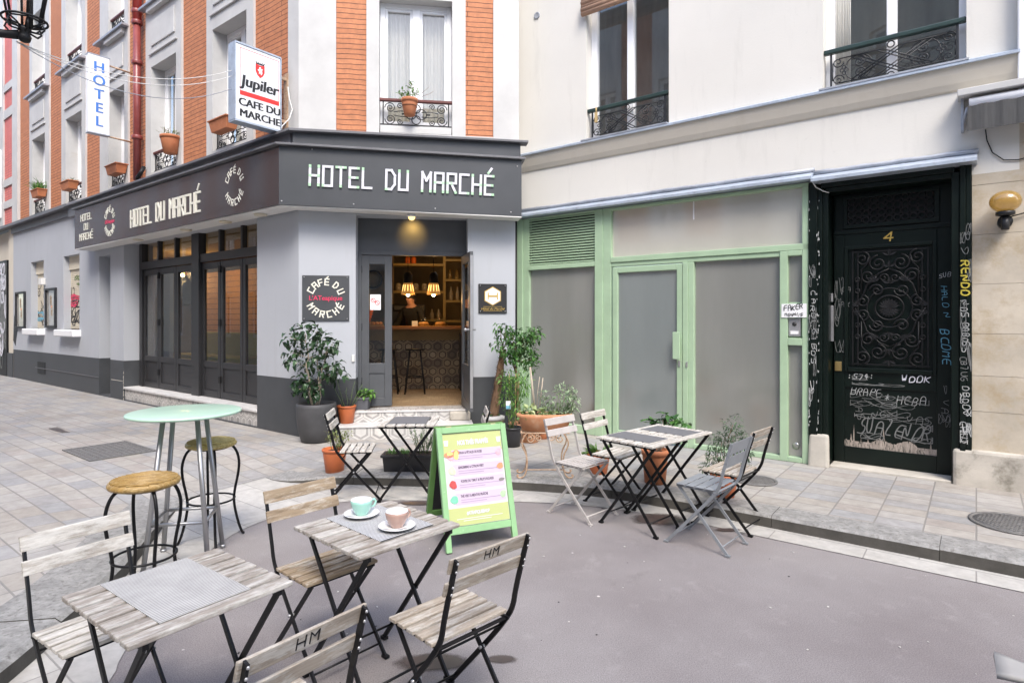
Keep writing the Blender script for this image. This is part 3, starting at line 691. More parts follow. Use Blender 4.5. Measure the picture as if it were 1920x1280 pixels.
def sheet(name, loop, zf, m, inner=()):
    pts = [Vector((p[0], p[1])) for p in loop] + [Vector(p) for p in inner]
    n = len(loop); r = delaunay_2d_cdt(pts, [(i, (i + 1) % n) for i in range(n)], [], 1, 1e-5)
    fs = [f if (r[0][f[1]] - r[0][f[0]]).cross(r[0][f[2]] - r[0][f[0]]) > 0 else f[::-1] for f in [tuple(f) for f in r[2]]]
    me = bpy.data.meshes.new(name); me.from_pydata([(v.x, v.y, zf(v.x, v.y)) for v in r[0]], [], fs); me.materials.append(MATS[m])
    o = bpy.data.objects.new(name, me); COL.objects.link(o); o['kind'] = 'structure'; WM[o.name] = I4.copy(); return o
gl = list(KR) + list(KL) + GO[::-1]
sheet('gutter', gl, lambda x, y: .005, 'gutter_slabs')
inner = [(DROP_A.x + i * .2 - 1.6, DROP_A.y + j * .2 - 1.2) for i in range(18) for j in range(19)]
# pavement: kerb lines inside, facades beyond
pl = KRi[::-1] + [(7.2, 2.2), (9, 4), (9, 30), (-40, 30), (-40, -2.5), (-2.3, -2.5)] + KLi[::-1][1:] + [KL[0], KR[-1]]
def inside(p, poly):
    c = False
    for (x1, y1), (x2, y2) in zip(poly, poly[1:] + poly[:1]):
        if (y1 > p[1]) != (y2 > p[1]) and p[0] < (x2 - x1) * (p[1] - y1) / (y2 - y1) + x1: c = not c
    return c
sheet('pavement', pl, zpav, 'pavement_slabs', [p for p in inner if inside(p, pl)])
def kerb(front, back, L):
    mb = MB(); acc = 0; start = 0
    lens = [0]
    for a, b in zip(front, front[1:]): lens.append(lens[-1] + (Vector(b) - Vector(a)).length)
    def at(pts, s):
        for i in range(len(lens) - 1):
            if s <= lens[i + 1] + 1e-9:
                t = (s - lens[i]) / max(1e-9, lens[i + 1] - lens[i]); return Vector(pts[i]).lerp(Vector(pts[i + 1]), t)
        return Vector(pts[-1])
    s = 0; rg = random.Random(3)
    while s < lens[-1] - .05:
        e = min(lens[-1], s + L * rg.uniform(.85, 1.2)); k = max(1, int((e - s) / .16)); g = .0018
        ss = [s + g + (e - s - 2 * g) * i / k for i in range(k + 1)]; vs = []; fs = []; dz = rg.uniform(-.003, .004)
        for q in ss:
            f, b = at(front, q), at(back, q); zt = zpav(f.x, f.y) + .004 + dz; zb = zpav(b.x, b.y) + .003 + dz; fi = f.lerp(b, .07)
            vs += [(f.x, f.y, -.03), (f.x, f.y, zt - min(.022, zt * .5)), (fi.x, fi.y, zt), (b.x, b.y, zb), (b.x, b.y, -.03)]
        for i in range(k):
            for j in range(4): fs.append((i * 5 + j, i * 5 + j + 1, i * 5 + j + 6, i * 5 + j + 5))
        fs += [(0, 1, 2, 3, 4), tuple(k * 5 + j for j in (4, 3, 2, 1, 0))]
        mb.add(vs, fs); s = e
    return mb
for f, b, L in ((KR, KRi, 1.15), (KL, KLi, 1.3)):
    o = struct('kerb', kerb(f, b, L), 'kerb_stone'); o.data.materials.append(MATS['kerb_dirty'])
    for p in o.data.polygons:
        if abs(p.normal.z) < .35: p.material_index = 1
def blob(cx, cy, rx, ry, z, seed, n=40, amp=.25):
    rg = random.Random(seed); ph = [rg.uniform(0, 6.3) for _ in range(5)]
    v = [(cx, cy, z)]
    for i in range(n):
        a = 6.283 * i / n; k = 1 + amp * (math.sin(2 * a + ph[0]) * .5 + math.sin(3 * a + ph[1]) * .4 + math.sin(5 * a + ph[2]) * .3 + math.sin(9 * a + ph[3]) * .15)
        v.append((cx + rx * k * math.cos(a), cy + ry * k * math.sin(a), z))
    return MB().add(v, [(0, 1 + i, 1 + (i + 1) % n) for i in range(n)])
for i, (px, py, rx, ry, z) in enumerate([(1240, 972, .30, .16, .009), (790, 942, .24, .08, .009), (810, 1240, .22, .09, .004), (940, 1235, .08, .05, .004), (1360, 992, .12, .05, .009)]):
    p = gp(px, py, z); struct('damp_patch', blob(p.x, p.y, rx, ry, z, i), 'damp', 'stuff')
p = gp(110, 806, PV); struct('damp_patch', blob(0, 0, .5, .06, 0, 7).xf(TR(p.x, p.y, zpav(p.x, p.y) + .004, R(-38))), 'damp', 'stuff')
def cover(px, py, r, rect=None, label='', cat='manhole cover', name='manhole_cover'):
    p = gp(px, py, PV); z = zpav(p.x, p.y) + .004; M = TR(p.x, p.y, z, -AROT if rect else 0)
    t = thing(name, label, cat, M)
    mb = MB(); rim = MB()
    if rect:
        a, b = rect; mb.box(-a / 2, a / 2, -b / 2, b / 2, 0, .004)
        for i in range(14):
            for j in range(10): mb.box(-a / 2 + a * (i + .2) / 14, -a / 2 + a * (i + .8) / 14, -b / 2 + b * (j + .2) / 10, -b / 2 + b * (j + .8) / 10, .004, .008)
        for x0, x1, y0, y1 in ((-a / 2 - .03, a / 2 + .03, -b / 2 - .03, -b / 2), (-a / 2 - .03, a / 2 + .03, b / 2, b / 2 + .03), (-a / 2 - .03, -a / 2, -b / 2, b / 2), (a / 2, a / 2 + .03, -b / 2, b / 2)): rim.box(x0, x1, y0, y1, 0, .009)
    else:
        mb.lathe([(r, 0), (r, .004), (1e-5, .0041)], 36)
        for i in range(-7, 8):
            for j in range(-7, 8):
                x, y = i * r / 7.5, j * r / 7.5
                if math.hypot(x, y) < r * .9: mb.box(x - r * .045, x + r * .045, y - r * .03, y + r * .03, .004, .008)
        rim.lathe([(r + .03, 0), (r + .03, .007), (r + .004, .008), (r + .004, 0)], 36)
    part('cover_plate', mb, 'cast_iron', t); part('cover_rim', rim, 'cast_iron', t)
cover(1902, 983, .25, None, 'round iron manhole cover in the slabs in front of the stone wall')
cover(1416, 901, .17, None, 'small round iron cover in the pavement beside the black front door')
cover(205, 845, 0, (.85, .62), 'rectangular studded iron cover in the paving behind the bar stools')
for nm, mm, sd, cnt in (('litter', 'linen_pale', 11, 60), ('grit', 'fleck_dark', 12, 22)):
  rg = random.Random(sd); lit = MB()
  for i in range(cnt):
    x, y = rg.uniform(-1.4, 3.2), rg.uniform(1.5, 5.4); M = TR(x, y, .003, rg.uniform(0, 6.3)); s = rg.uniform(.002, .0075)
    lit.flat([( -s, -s * .6), (s * 1.3, -s * .4), (s, s * .7), (-s * .7, s * .8)], 0, .002); lit.xf(M, len(lit.v) - 8)
  struct(nm, lit, mm, 'stuff')

# ================================================================== hotel building
hb = thing('hotel_building', 'corner hotel and cafe with orange brick upper floor, pale ground floor and charcoal base', 'building', FB.M)
Z1, ZT = 3.12, 13.0
# --- long side along the street, ground floor
uA = FA.u_
PL = .86
u482, u232, u207, u186, u25 = uA(482), uA(232), uA(207), uA(186), uA(25)
wins = [(uA(119), uA(149), 1.43, FA.z_(119, 481), .16), (uA(58), uA(82), 1.43, FA.z_(58, 492), .16)]
holesA = [(u232, u482, .12, Z1, .33), (u186, u207, .12, 2.95, .7)] + wins
g = wall_grid([u25, 0], [.0, PL, 4.12], holesA, lambda u, z: 'plinth' if z < PL else 'wall')
part('ground_floor_wall', g['wall'], 'plaster_grey', hb, FA.M); part('plinth', g['plinth'], 'plinth_paint', hb, FA.M)
part('recess_back', MB().box(u186, u207, .7, .74, .1, 2.95), 'plinth_paint', hb, FA.M)
gr = MB()
gr.box(u186 - 4.3, u186 - .02, -.012, -.002, .46, .475)
part('plinth_joint', gr, 'ledge_metal', hb, FA.M)
part('vent_grille', MB().box(uA(71), uA(85), -.01, .0, .33, .62), 'iron', hb, FA.M)
for k, (a, b, c, d, dp) in enumerate(wins):
    fr = part('shuttered_window', MB().box(a, b, dp - .05, dp + .02, d - .30, d), 'shutter_cream', hb, FA.M)
    sh = MB(); z = c + .02
    while z < d - .31: sh.box(a, b, dp - .02, dp + .01, z, z + .035); sh.box(a, b, dp - .006, dp + .01, z + .035, z + .043); z += .043
    part('roller_shutter', sh, 'shutter_cream', fr, FA.M)
    part('window_sill', MB().box(a - .12, b + .1, -.16, dp, c - .15, c), 'white_paint', fr, FA.M, bevel=.02)
    gm = MB(); scrawl(gm, a + .05, b - .05, c + .1, d - .4, dp - .024, 9, .022, 31 + k); part('graffiti', gm, 'ink_black', fr, FA.M)
    g2 = MB(); scrawl(g2, a + .05, b - .05, c + (.5 if k == 0 else .2), c + (.9 if k == 0 else .5), dp - .03, 5, .024, 57 + k); part('graffiti', g2, 'letter_red' if k == 0 else 'marker_blue', fr, FA.M)
    g3 = MB(); scrawl(g3, a + .05, b - .05, d - .75, d - .4, dp - .028, 4, .016, 77 + k); part('graffiti', g3, 'stem_green', fr, FA.M)
ch_ = MB(); g_ = random.Random(17); z = .1
while z < .62: q = g_.uniform(.008, .03); ch_.prism([(u232 - q, z), (u232 - .002, z), (u232 - .002, z + .05), (u232 - q * .6, z + .045)], -.0035, .0); z += g_.uniform(.04, .09)
ch_.prism([(u207 + .05, .46), (u232 - .05, .462), (u232 - .05, .470), (u207 + .05, .472)], -.003, .0)
part('chipped_paint', ch_, 'stone_pale', hb, FA.M)
# --- folding doors of the cafe
DX0, DX1, DY = u232 + .02, u482, .26
ZS, ZD, ZTOP = .36, 2.62, Z1
part('sill_riser', MB().box(u232, u482 - .002, .02, .33, .05, ZS - .04), 'hex_sill', hb, FA.M)
part('sill_slab', MB().box(u232, u482 - .002, -.01, .33, ZS - .04, ZS), 'step_stone', hb, FA.M, bevel=.008)
edges = [uA(x, DY) for x in (267, 301, 329, 364)] ; mid0, mid1 = uA(364, DY), uA(377, DY)
bays = [(uA(269, DY), uA(298, DY)), (uA(298, DY), uA(330, DY)), (uA(330, DY), uA(364, DY)), (uA(378, DY), uA(413, DY)), (uA(413, DY), uA(455, DY)), (uA(455, DY), uA(489, DY) )]
ff = MB()
ff.box(bays[0][0] - .12, bays[0][0], DY - .03, DY + .08, ZS, ZTOP); ff.box(bays[2][1], bays[3][0], DY - .05, DY + .08, ZS, ZTOP)
ff.box(bays[0][0], bays[2][1], DY - .03, DY + .08, ZD, ZD + .14); ff.box(bays[3][0], bays[5][1] + .3, DY - .03, DY + .08, ZD, ZD + .14)
for a, b in bays[:5]: ff.box(b - .03, b + .03, DY - .02, DY + .06, ZD + .14, ZTOP)
fo = part('door_frame', ff, 'door_charcoal', hb, FA.M, bevel=.006)
part('pane', MB().box(bays[0][0], bays[5][1] + .3, DY + .03, DY + .036, ZD + .14, ZTOP), 'glass_clear', fo, FA.M)
for i, (a, b) in enumerate(bays):
    d = MB(); s = .075; a2, b2 = a + .008, b - .008; zm = .86
    d.box(a2, a2 + s, DY, DY + .05, ZS + .01, ZD - .01); d.box(b2 - s, b2, DY, DY + .05, ZS + .01, ZD - .01)
    d.box(a2 + s, b2 - s, DY, DY + .05, ZD - .12, ZD - .01); d.box(a2 + s, b2 - s, DY, DY + .05, ZS + .01, ZS + .12); d.box(a2 + s, b2 - s, DY, DY + .05, zm, zm + .1)
    d.box(a2 + s, b2 - s, DY + .018, DY + .04, ZS + .12, zm)
    f = part('folding_door', d, 'door_charcoal', hb, FA.M, bevel=.005)
    part('pane', MB().box(a2 + s, b2 - s, DY + .02, DY + .026, zm + .1, ZD - .12), 'glass_clear', f, FA.M)
    h = MB()
    if i in (1, 4):
        for z in (.62, 1.55, 2.42): h.box(a2 - .03, a2 + .03, DY - .025, DY, z, z + .11)
        part('hinge', h, 'iron', f, FA.M)
# --- entrance side, ground floor
uB = FB.u_
e0, e1, uE = uB(667), uB(877), uB(966)
g = wall_grid([0, uE], [0, PL, 4.12], [(e0, e1, .1, 3.06, .32)], lambda u, z: 'plinth' if z < PL else 'wall')
part('ground_floor_wall', g['wall'], 'plaster_grey', hb, FB.M); part('plinth', g['plinth'], 'plinth_paint', hb, FB.M)
part('return_wall', MB().quad((uE, 0, 0), (uE, 1.4, 0), (uE, 1.4, ZT), (uE, 0, ZT)), 'plaster_grey', hb, FB.M)
LZ = .43
part('transom_panel', MB().box(e0, e1, .27, .33, 2.60, 3.06), 'door_grey', hb, FB.M)
de = MB(); de.box(e0, e0 + .05, .25, .32, LZ, 2.60); de.box(e1 - .05, e1, .25, .32, LZ, 2.60); de.box(e0 + .05, e1 - .05, .25, .32, 2.55, 2.60)
part('door_frame', de, 'door_grey', hb, FB.M, bevel=.004)
def leaf_door(M, W, right):
    H0, H1 = LZ + .015, 2.545; d = MB(); s = .10
    d.box(0, s, 0, .045, H0, H1); d.box(W - s, W, 0, .045, H0, H1); d.box(s, W - s, 0, .045, H1 - .12, H1); d.box(s, W - s, 0, .045, H0, H0 + .12); d.box(s, W - s, 0, .045, H0 + .46, H0 + .60); d.box(s, W - s, .012, .034, H0 + .12, H0 + .46)
    f = part('entrance_door', d, 'door_grey', hb, M, bevel=.004)
    part('pane', MB().box(s, W - s, .018, .026, H0 + .60, H1 - .12), 'glass_clear', f, M)
    k = MB()
    if right:
        k.tube([(W - .05, -.04, 1.52), (W - .05, .085, 1.52)], .012, 8); k.ball((W - .05, -.05, 1.52), .022, n=10); k.box(W - .004, W + .002, .005, .04, H0 + .05, H1 - .05)
        part('handle', k, 'silver_plate', f, M)
    else:
        for z in (.75, 1.5, 2.3): k.tube([(-.005, .0, z), (-.005, .0, z + .1)], .012, 8)
        part('hinge', k, 'iron', f, M)
wl = uB(735, .27) - e0 - .05
leaf_door(FB.M @ Matrix.Translation((e0 + .05, .262, 0)), wl, False)
leaf_door(FB.M @ Matrix.Translation((e1 - .075, .25, 0)) @ Matrix.Rotation(R(-84), 4, 'Z'), .70, True)
# steps
st = MB(); s0, s1 = e0 - .12, e1 + .05
st2 = MB().box(e0 - .02, e1 - .02, -.04, .32, .09, LZ - .028)
st1 = MB().box(uB(634, -.33), e1 - .06, -.33, -.04, .09, .255)
sp = part('entrance_step', st2, 'hex_step', hb, FB.M); part('tread', MB().box(e0 - .03, e1 - .01, -.055, .32, LZ - .028, LZ - .004), 'step_stone', sp, FB.M, bevel=.006)
part('tile_floor', MB().box(e0, e1 - .03, -.02, .32, LZ - .004, LZ), 'hex_floor', sp, FB.M)
sp = part('entrance_step', st1, 'hex_step', hb, FB.M); part('tread', MB().box(uB(634, -.33) - .01, e1 + .05, -.345, -.04, .255, .279), 'step_stone', sp, FB.M, bevel=.006)
part('stone_block', MB().box(e1 - .25, e1 + .03, -.10, .02, .279, .40), 'stone_base', hb, FB.M, bevel=.02)
# --- upper floors
colsA = [((387, 475), (398, 462)), ((273, 340), (283, 330)), ((187, 240), (203, 233)), ((115, 160), (123, 153)), ((55, 92), (60, 84))]
strips = [(uA(a), uA(b)) for (a, b), _ in colsA]; opens = [(uA(a), uA(b)) for _, (a, b) in colsA]
uQ = uA(35); cor = uA(540)
bricks = []; rights = [cor] + [s[0] for s in strips]
for i in range(5): bricks.append((strips[i][1], rights[i]))
bricks.append((uQ, strips[4][0]))
ZB = 4.18
holes = [(a, b, ZB, ZT, .035) for a, b in bricks]
F1 = (4.29, 6.19); F2 = (7.30, 9.3)
for a, b in opens: holes += [(a, b, F1[0], F1[1], .30), (a, b, F2[0], F2[1], .30)]
g = wall_grid([uQ, 0], [4.12, ZT], holes, lambda u, z: 'trim'); part('upper_wall', g['trim'], 'trim_white', hb, FA.M)
for a, b in bricks: part('brick_panel', MB().quad((a, .035, ZB), (b, .035, ZB), (b, .035, ZT), (a, .035, ZT)), 'brick_orange', hb, FA.M)
def french_window(parent, F, a, b, c, d, y, rail=True, panem='pane_light', fm='white_paint', style=0, hr='handrail_red', railh=.36, ry=.06, fw=.07, sill=.0, split=True, curt=True):
    f = MB()
    f.box(a, a + fw, y - .05, y + .03, c, d); f.box(b - fw, b, y - .05, y + .03, c, d); f.box(a + fw, b - fw, y - .05, y + .03, d - fw, d); f.box(a + fw, b - fw, y - .05, y + .03, c, c + fw)
    m = (a + b) / 2
    if split: f.box(m - fw * .75, m + fw * .75, y - .06, y + .02, c + fw, d - fw)
    for p, q in ((a + fw, m - fw * .75), (m + fw * .75, b - fw)):
        f.box(p, p + .035, y - .04, y + .02, c + fw, d - fw); f.box(q - .035, q, y - .04, y + .02, c + fw, d - fw); f.box(p + .035, q - .035, y - .04, y + .02, d - fw - .04, d - fw); f.box(p + .035, q - .035, y - .04, y + .02, c + fw, c + fw + .06)
    o = part('window', f, fm, parent, F.M, bevel=.006)
    for p, q in ((a + fw + .035, m - fw * .75 - .035), (m + fw * .75 + .035, b - fw - .035)):
        part('pane', MB().box(p, q, y - .008, y + .004, c + fw + .06, d - fw - .04), 'glass_window', o, F.M)
    cu = MB(); nf = 14; pts = [(a + .02 + (b - a - .04) * i / (nf * 4), y + .09 + .018 * math.sin(i * 1.5708 + .6 * math.sin(i))) for i in range(nf * 4 + 1)]
    op = (b - a) * (.06 if curt else .30)
    for (x0, y0), (x1, y1) in zip(pts, pts[1:]):
        if abs((x0 + x1) / 2 - (a + b) / 2 - .02) > op: cu.quad((x0, y0, c), (x1, y1, c), (x1, y1, d), (x0, y0, d))
    part('curtain', cu, 'curtain', o, F.M); part('added_backing', MB().box(a - .3, b + .3, y + .30, y + .33, c - .2, d + .2), 'pane_deep', o, F.M)  # dark board added behind the curtain to block light from the hollow shell
    if rail:
        part('railing', scroll_rail(a + .01, b - .01, c + .03, c + railh - .02, ry, style), 'iron_soft', o, F.M)
        part('handrail', MB().box(a - .0, b + .0, ry - .028, ry + .028, c + railh - .02, c + railh + .02), hr, o, F.M, bevel=.008)
    return o
for i, (a, b) in enumerate(opens):
    french_window(hb, FA, a, b, F1[0], F1[1], .28)
    if i > 0:
        french_window(hb, FA, a, b, F2[0], F2[1], .28)
    sx = MB(); s0, s1 = strips[i]
    sx.box(s0 - .02, s1 + .02, -.12, .0, F2[0] - .06, F2[0] - .02); part('window_ledge', sx, 'zinc_dark', hb, FA.M)
    sx = MB(); sx.box(a - .02, b + .06, -.08, .0, F2[0] - .16, F2[0] - .06); sx.box(a + .04, b - .04, -.022, 0, 6.55, F2[0] - .3); sx.box(a - .05, b + .05, -.03, 0, 6.40, 6.43)
    part('window_apron', sx, 'trim_white', hb, FA.M, bevel=.008)
# entrance side upper
bx = [(uB(630), uB(687)), (uB(873), uB(925))]; wo = (uB(711), uB(848))
uE2 = uB(973)
g = wall_grid([0, uE2], [4.10, ZT], [(a, b, ZB, ZT, .025) for a, b in bx] + [(wo[0], wo[1], 4.18, 6.02, .24), (wo[0], wo[1], 7.3, 9.2, .24)], lambda u, z: 'trim'); part('upper_wall', g['trim'], 'trim_white', hb, FB.M)
for a, b in bx: part('brick_panel', MB().quad((a, .025, ZB), (b, .025, ZB), (b, .025, ZT), (a, .025, ZT)), 'brick_orange', hb, FB.M)
part('return_wall', MB().quad((uE2, 0, 4.1), (uE2, 1.4, 4.1), (uE2, 1.4, ZT), (uE2, 0, ZT)), 'trim_white', hb, FB.M)
part('window_apron', MB().box(wo[0] + .01, wo[1] - .01, .0, .23, 4.18, 4.27), 'trim_white', hb, FB.M, bevel=.01)
french_window(hb, FB, wo[0], wo[1], 4.27, 6.02, .22, ry=.05, railh=.37)
french_window(hb, FB, wo[0], wo[1], 7.30, 9.2, .22, rail=False)
# roof and closed back of the block
c0 = FA.pt(0, .02); P = [FA.pt(uQ, .02), c0, FB.pt(uE2 - .02, .02), FB.pt(uE2 - .02, 1.3), FA.pt(0, 5.5) + Vector((3, 1, 0)), FA.pt(uQ, 5.5)]
part('roof', MB().flat([(p.x, p.y) for p in P], ZT - .1, ZT), 'roof_dark', hb, I4)
# --- cafe interior, seen through the glass and the open door
I = [FA.pt(-6.5, .345), FA.pt(-6.5, .76), FA.pt(-13.2, .76), FA.pt(-13.2, 5.2), FB.pt(2.85, 4.4), FB.pt(2.85, .345), FB.pt(.12, .345)]
part('interior_floor', MB().flat([(p.x, p.y) for p in I], LZ - .12, LZ - .005), 'floor_parquet', hb, I4)
part('interior_ceiling', MB().flat([(p.x, p.y) for p in I], 3.2, 3.26), 'interior_ochre', hb, I4)
iw = MB()
for a, b in ((I[0], I[1]), (I[1], I[2]), (I[2], I[3]), (I[3], I[4]), (I[4], I[5])): iw.quad((a.x, a.y, .2), (b.x, b.y, .2), (b.x, b.y, 3.2), (a.x, a.y, 3.2))
part('interior_wall', iw, 'interior_ochre', hb, I4)

# ================================================================== shop fascia
fa = thing('shop_fascia', 'charcoal fascia box wrapping the corner above the cafe with hotel lettering', 'fascia sign', FB.M)
dA, dB = .34, .32; uL = -7.46
cf = FB.pt(-.175, -dB); aL = FA.pt(uL, -dA); aLb = FA.pt(uL, -.012); bR = FB.pt(2.944, -dB); bRb = FB.pt(2.944, -.012); cw = FB.pt(-.03, -.012)
zA = (3.115, 3.86); zR = (3.035, 3.79)
def slab(P, z0s, z1s): return MB().hexa([Vector((p.x, p.y, z)) for p, z in zip(P, z0s)] + [Vector((p.x, p.y, z)) for p, z in zip(P, z1s)])
e = Vector((0, 0, 0))
pB = slab([cf, bR, bRb, cw], [zA[0], zR[0], zR[0], zA[0]], [zA[1], zR[1], zR[1], zA[1]])
pA = slab([aL, cf, cw, aLb], [zA[0] - .02, zA[0], zA[0], zA[0] - .02], [zA[1] + .03, zA[1], zA[1], zA[1] + .03])
part('front_panel', pB, 'fascia_paint', fa, I4); part('side_panel', pA, 'fascia_gloss', fa, I4, label='glossy dark fascia along the side street')
# white soffit just under the box
part('soffit', slab([cf + (cw - cf) * .06, bR, bRb, cw], [3.10, 3.02, 3.02, 3.10], [3.112, 3.032, 3.032, 3.112]), 'soffit_white', fa, I4)
part('soffit', slab([aL, cf + (cw - cf) * .06, cw, aLb], [3.08, 3.10, 3.10, 3.08], [3.092, 3.112, 3.112, 3.092]), 'soffit_white', fa, I4)
o2 = .035
cf2 = cf + (cf - cw).normalized() * .07
part('cap_ledge', slab([cf2, FB.pt(2.99, -dB - .05), FB.pt(2.99, -.02), cw], [zA[1] + .002, zR[1] + .002] + [zR[1] + .002, zA[1] + .002], [zA[1] + .03, zR[1] + .03, zR[1] + .05, zA[1] + .05]), 'ledge_metal', fa, I4, bevel=.004)
part('cap_ledge', slab([FA.pt(uL - .03, -dA - .05), cf2, cw, FA.pt(uL - .03, -.02)], [zA[1] + .032, zA[1] + .002, zA[1] + .002, zA[1] + .032], [zA[1] + .06, zA[1] + .03, zA[1] + .05, zA[1] + .08]), 'ledge_metal', fa, I4, bevel=.004)
# set-back band above and its top ledge
cb = FB.pt(-.05, -.12)
part('upper_band', slab([cb, FB.pt(2.96, -.12), FB.pt(2.96, -.006), FB.pt(-.005, -.006)], [3.85, 3.80, 3.80, 3.85], [4.10, 4.07, 4.07, 4.10]), 'fascia_paint', fa, I4)
part('upper_band', slab([FA.pt(-8.64, -.12), FA.pt(-.02, -.12), FA.pt(0, -.006), FA.pt(-8.64, -.006)], [3.9, 3.87, 3.87, 3.9], [4.12, 4.10, 4.10, 4.12]), 'ledge_metal', fa, I4)
ct = FB.pt(-.09, -.19)
part('top_ledge', slab([ct, FB.pt(3.06, -.19), FB.pt(3.06, .0), FB.pt(-.0, .0)], [4.10, 4.07, 4.07, 4.10], [4.135, 4.10, 4.12, 4.155]), 'ledge_metal', fa, I4, bevel=.004)
part('top_ledge', slab([FA.pt(-8.7, -.19), ct, FA.pt(0, 0), FA.pt(-8.7, 0)], [4.12, 4.10, 4.10, 4.12], [4.155, 4.135, 4.155, 4.175]), 'ledge_metal', fa, I4, bevel=.004)
# lettering on the front, following the tilt of the box
tilt = math.atan2(zR[0] - zA[0], 3.119)
MF = FB.M @ Matrix.Translation((0, 0, 0))
x0, z0 = FB.uz(581, 347, -dB); x1, _ = FB.uz(924, 365, -dB)
cwid = .108; gap = (x1 - x0 - words_w('HOTEL DU MARCHÉ', cwid, 0)) / 14.
ls = []; words(MB(), 'HOTEL DU MARCHÉ', x0, z0, cwid, .245, gap, -dB - .008, .030, .016, rot=tilt, acc=MB(), each=ls)
for q, k in ls:
    o = part('letter', q, 'letter_white', fa, FB.M)
    if k.v: part('green_tip', k, 'letter_green', o, FB.M)
for px, py in ((528, 377), (663, 383), (816, 391), (958, 398), (970, 312), (585, 280)):
    u, z = FB.uz(px, py, -dB); part('screw', MB().ball((u, -dB, z), .011, .006, .011, 8), 'steel', fa, FB.M)
lw = MB(); x0, z0 = FA.uz(246, 411, -dA); x1, _ = FA.uz(376, 380, -dA); cwid = (x1 - x0) * .047; gap = (x1 - x0 - words_w('HOTEL DU MARCHÉ', cwid, 0)) / 14.
z0 = 3.27
ls = []; words(lw, 'HOTEL DU MARCHÉ', x0, z0, cwid, .28, gap, -dA - .008, (x1 - x0) * .0125, .016, each=ls)
for q, k in ls: part('letter', q, 'letter_cream', fa, FA.M)
def roundel(parent, F, u, z, r, y, red=True, s=1.0, m='letter_cream'):
    lw = MB(); k = r * .30
    ring_words(lw, 'CAFÉ', u, z, r * .82, -62, 4, k * .60, k, y, k * .20, .006); ring_words(lw, 'DU', u, z, r * .82, 38, 66, k * .60, k, y, k * .20, .006)
    ring_words(lw, 'MARCHÉ', u, z, r * .84, 240, 120, k * .60, k, y, k * .20, .006, inside=True)
    o = part('lettering', lw, m, parent, F.M)
    part('lettering', text_mb(MB(), "L'ATeapique", u, z - r * .11, r * .33, y, .002, align='CENTER', bold=.001), 'letter_red', parent, F.M)
u, z = FA.uz(440, 352, -dA); roundel(fa, FA, u, 3.50, .27, -dA - .005)
u, z = FA.uz(206, 412, -dA); roundel(fa, FA, u, 3.47, .27, -dA - .005)
lw = MB()
for i, s in enumerate(('HOTEL', 'DU', 'MARCHÉ')):
    u, z = FA.uz(162, 420, -dA); k = .12; wd = words_w(s, k * .8, k * .25); words(lw, s, u - wd / 2, 3.62 - i * .19, k * .8, k, k * .25, -dA - .008, .018, .006)
part('lettering', lw, 'letter_cream', fa, FA.M)
for px in (260, 350, 424, 490):
    u = FA.u_(px, -.16) ; part('downlight', MB().lathe([(.085, 3.072), (.085, 3.094), (1e-5, 3.0945)], 20, (u, -.17, 0)), 'shutter_cream', fa, FA.M)
bd = thing('dome_light', 'small glowing dome light under the fascia above the cafe door', 'lamp', FB.M @ Matrix.Translation((uB(772, -.12), -.12, 3.055)))
part('lamp_base', MB().lathe([(.06, -.03), (.062, -.006), (.05, 0), (1e-5, 0)], 20), 'white_paint', bd); part('lamp_globe', MB().lathe([(1e-5, -.075), (.022, -.07), (.04, -.052), (.046, -.03)], 16), 'lamp_shade_lit', bd)
def lamp(name, loc, e, col, rad=.05, parent=None, spot=None, rot=None):
    d = bpy.data.lights.new(name, 'SPOT' if spot else 'POINT'); d.energy = e; d.color = col; d.shadow_soft_size = rad
    if spot: d.spot_size = R(spot); d.spot_blend = .8
    o = bpy.data.objects.new(name, d); COL.objects.link(o); o.location = loc
    if rot: o.rotation_euler = rot
    return o
p = FB.pt(uB(772, -.12), -.05, 2.985); q = FB.pt(uB(772, -.12), .30, 2.86) - p
lamp('dome_light_glow', p, 3, (1, .60, .16), .02, spot=75, rot=q.to_track_quat('-Z', 'Y').to_euler())

# cornice running on to the left of the fascia
nb = thing('neighbour_building', 'salmon red brick building with white bands at the far left end of the street', 'building', FA.M @ Matrix.Translation((uQ, 0, 0)))
part('cornice', MB().box(-22, -8.72, -.16, 0, 4.13, 4.2).box(u25, -7.48, -.05, -.001, 3.96, 4.12), 'ledge_metal', hb, FA.M)
uN = -26
wbands = MB(); 
uq0, uq1 = uA(25), uQ
part('quoin_strip', MB().box(uq0, uq1 - .002, -.03, .3, 4.2, ZT), 'trim_white', nb, FA.M)
part('brick_wall', MB().box(uA(9), uq0 - .002, .0, .3, 4.2, ZT), 'brick_salmon', nb, FA.M)
bb = MB()
for a, b in ((4.72, 4.92), (5.32, 5.52), (7.2, 7.45), (7.95, 8.15)): bb.box(uA(9), uq0 - .002, -.03, 0, a, b)
part('string_course', bb, 'trim_white', nb, FA.M)
part('window_bay', MB().box(uN, uA(9) - .002, -.04, .3, 4.2, ZT), 'trim_white', nb, FA.M)
for z in (4.5, 7.6): french_window(nb, FA, uA(-3), uA(6), z, z + 1.9, -.02, ry=-.10)
part('ground_floor_wall', MB().box(uA(16.5), u25 - .002, .0, .3, .0, 4.12), 'plaster_beige', nb, FA.M); part('ground_floor_wall', MB().box(uN, uA(16.5) - .002, .1, .4, .0, 4.12), 'plaster_beige', nb, FA.M)
part('dark_plinth', MB().box(uA(14), u25 - .004, -.02, -.001, .0, .75), 'plinth_paint', nb, FA.M)
part('door_panel', MB().box(uA(-8), uA(15), -.03, .09, .0, 3.3), 'iron', nb, FA.M); 
gm = MB(); scrawl(gm, uA(1), uA(15), .3, 3.2, -.034, 34, .04, 5); part('graffiti', gm, 'marker_grey', nb, FA.M)
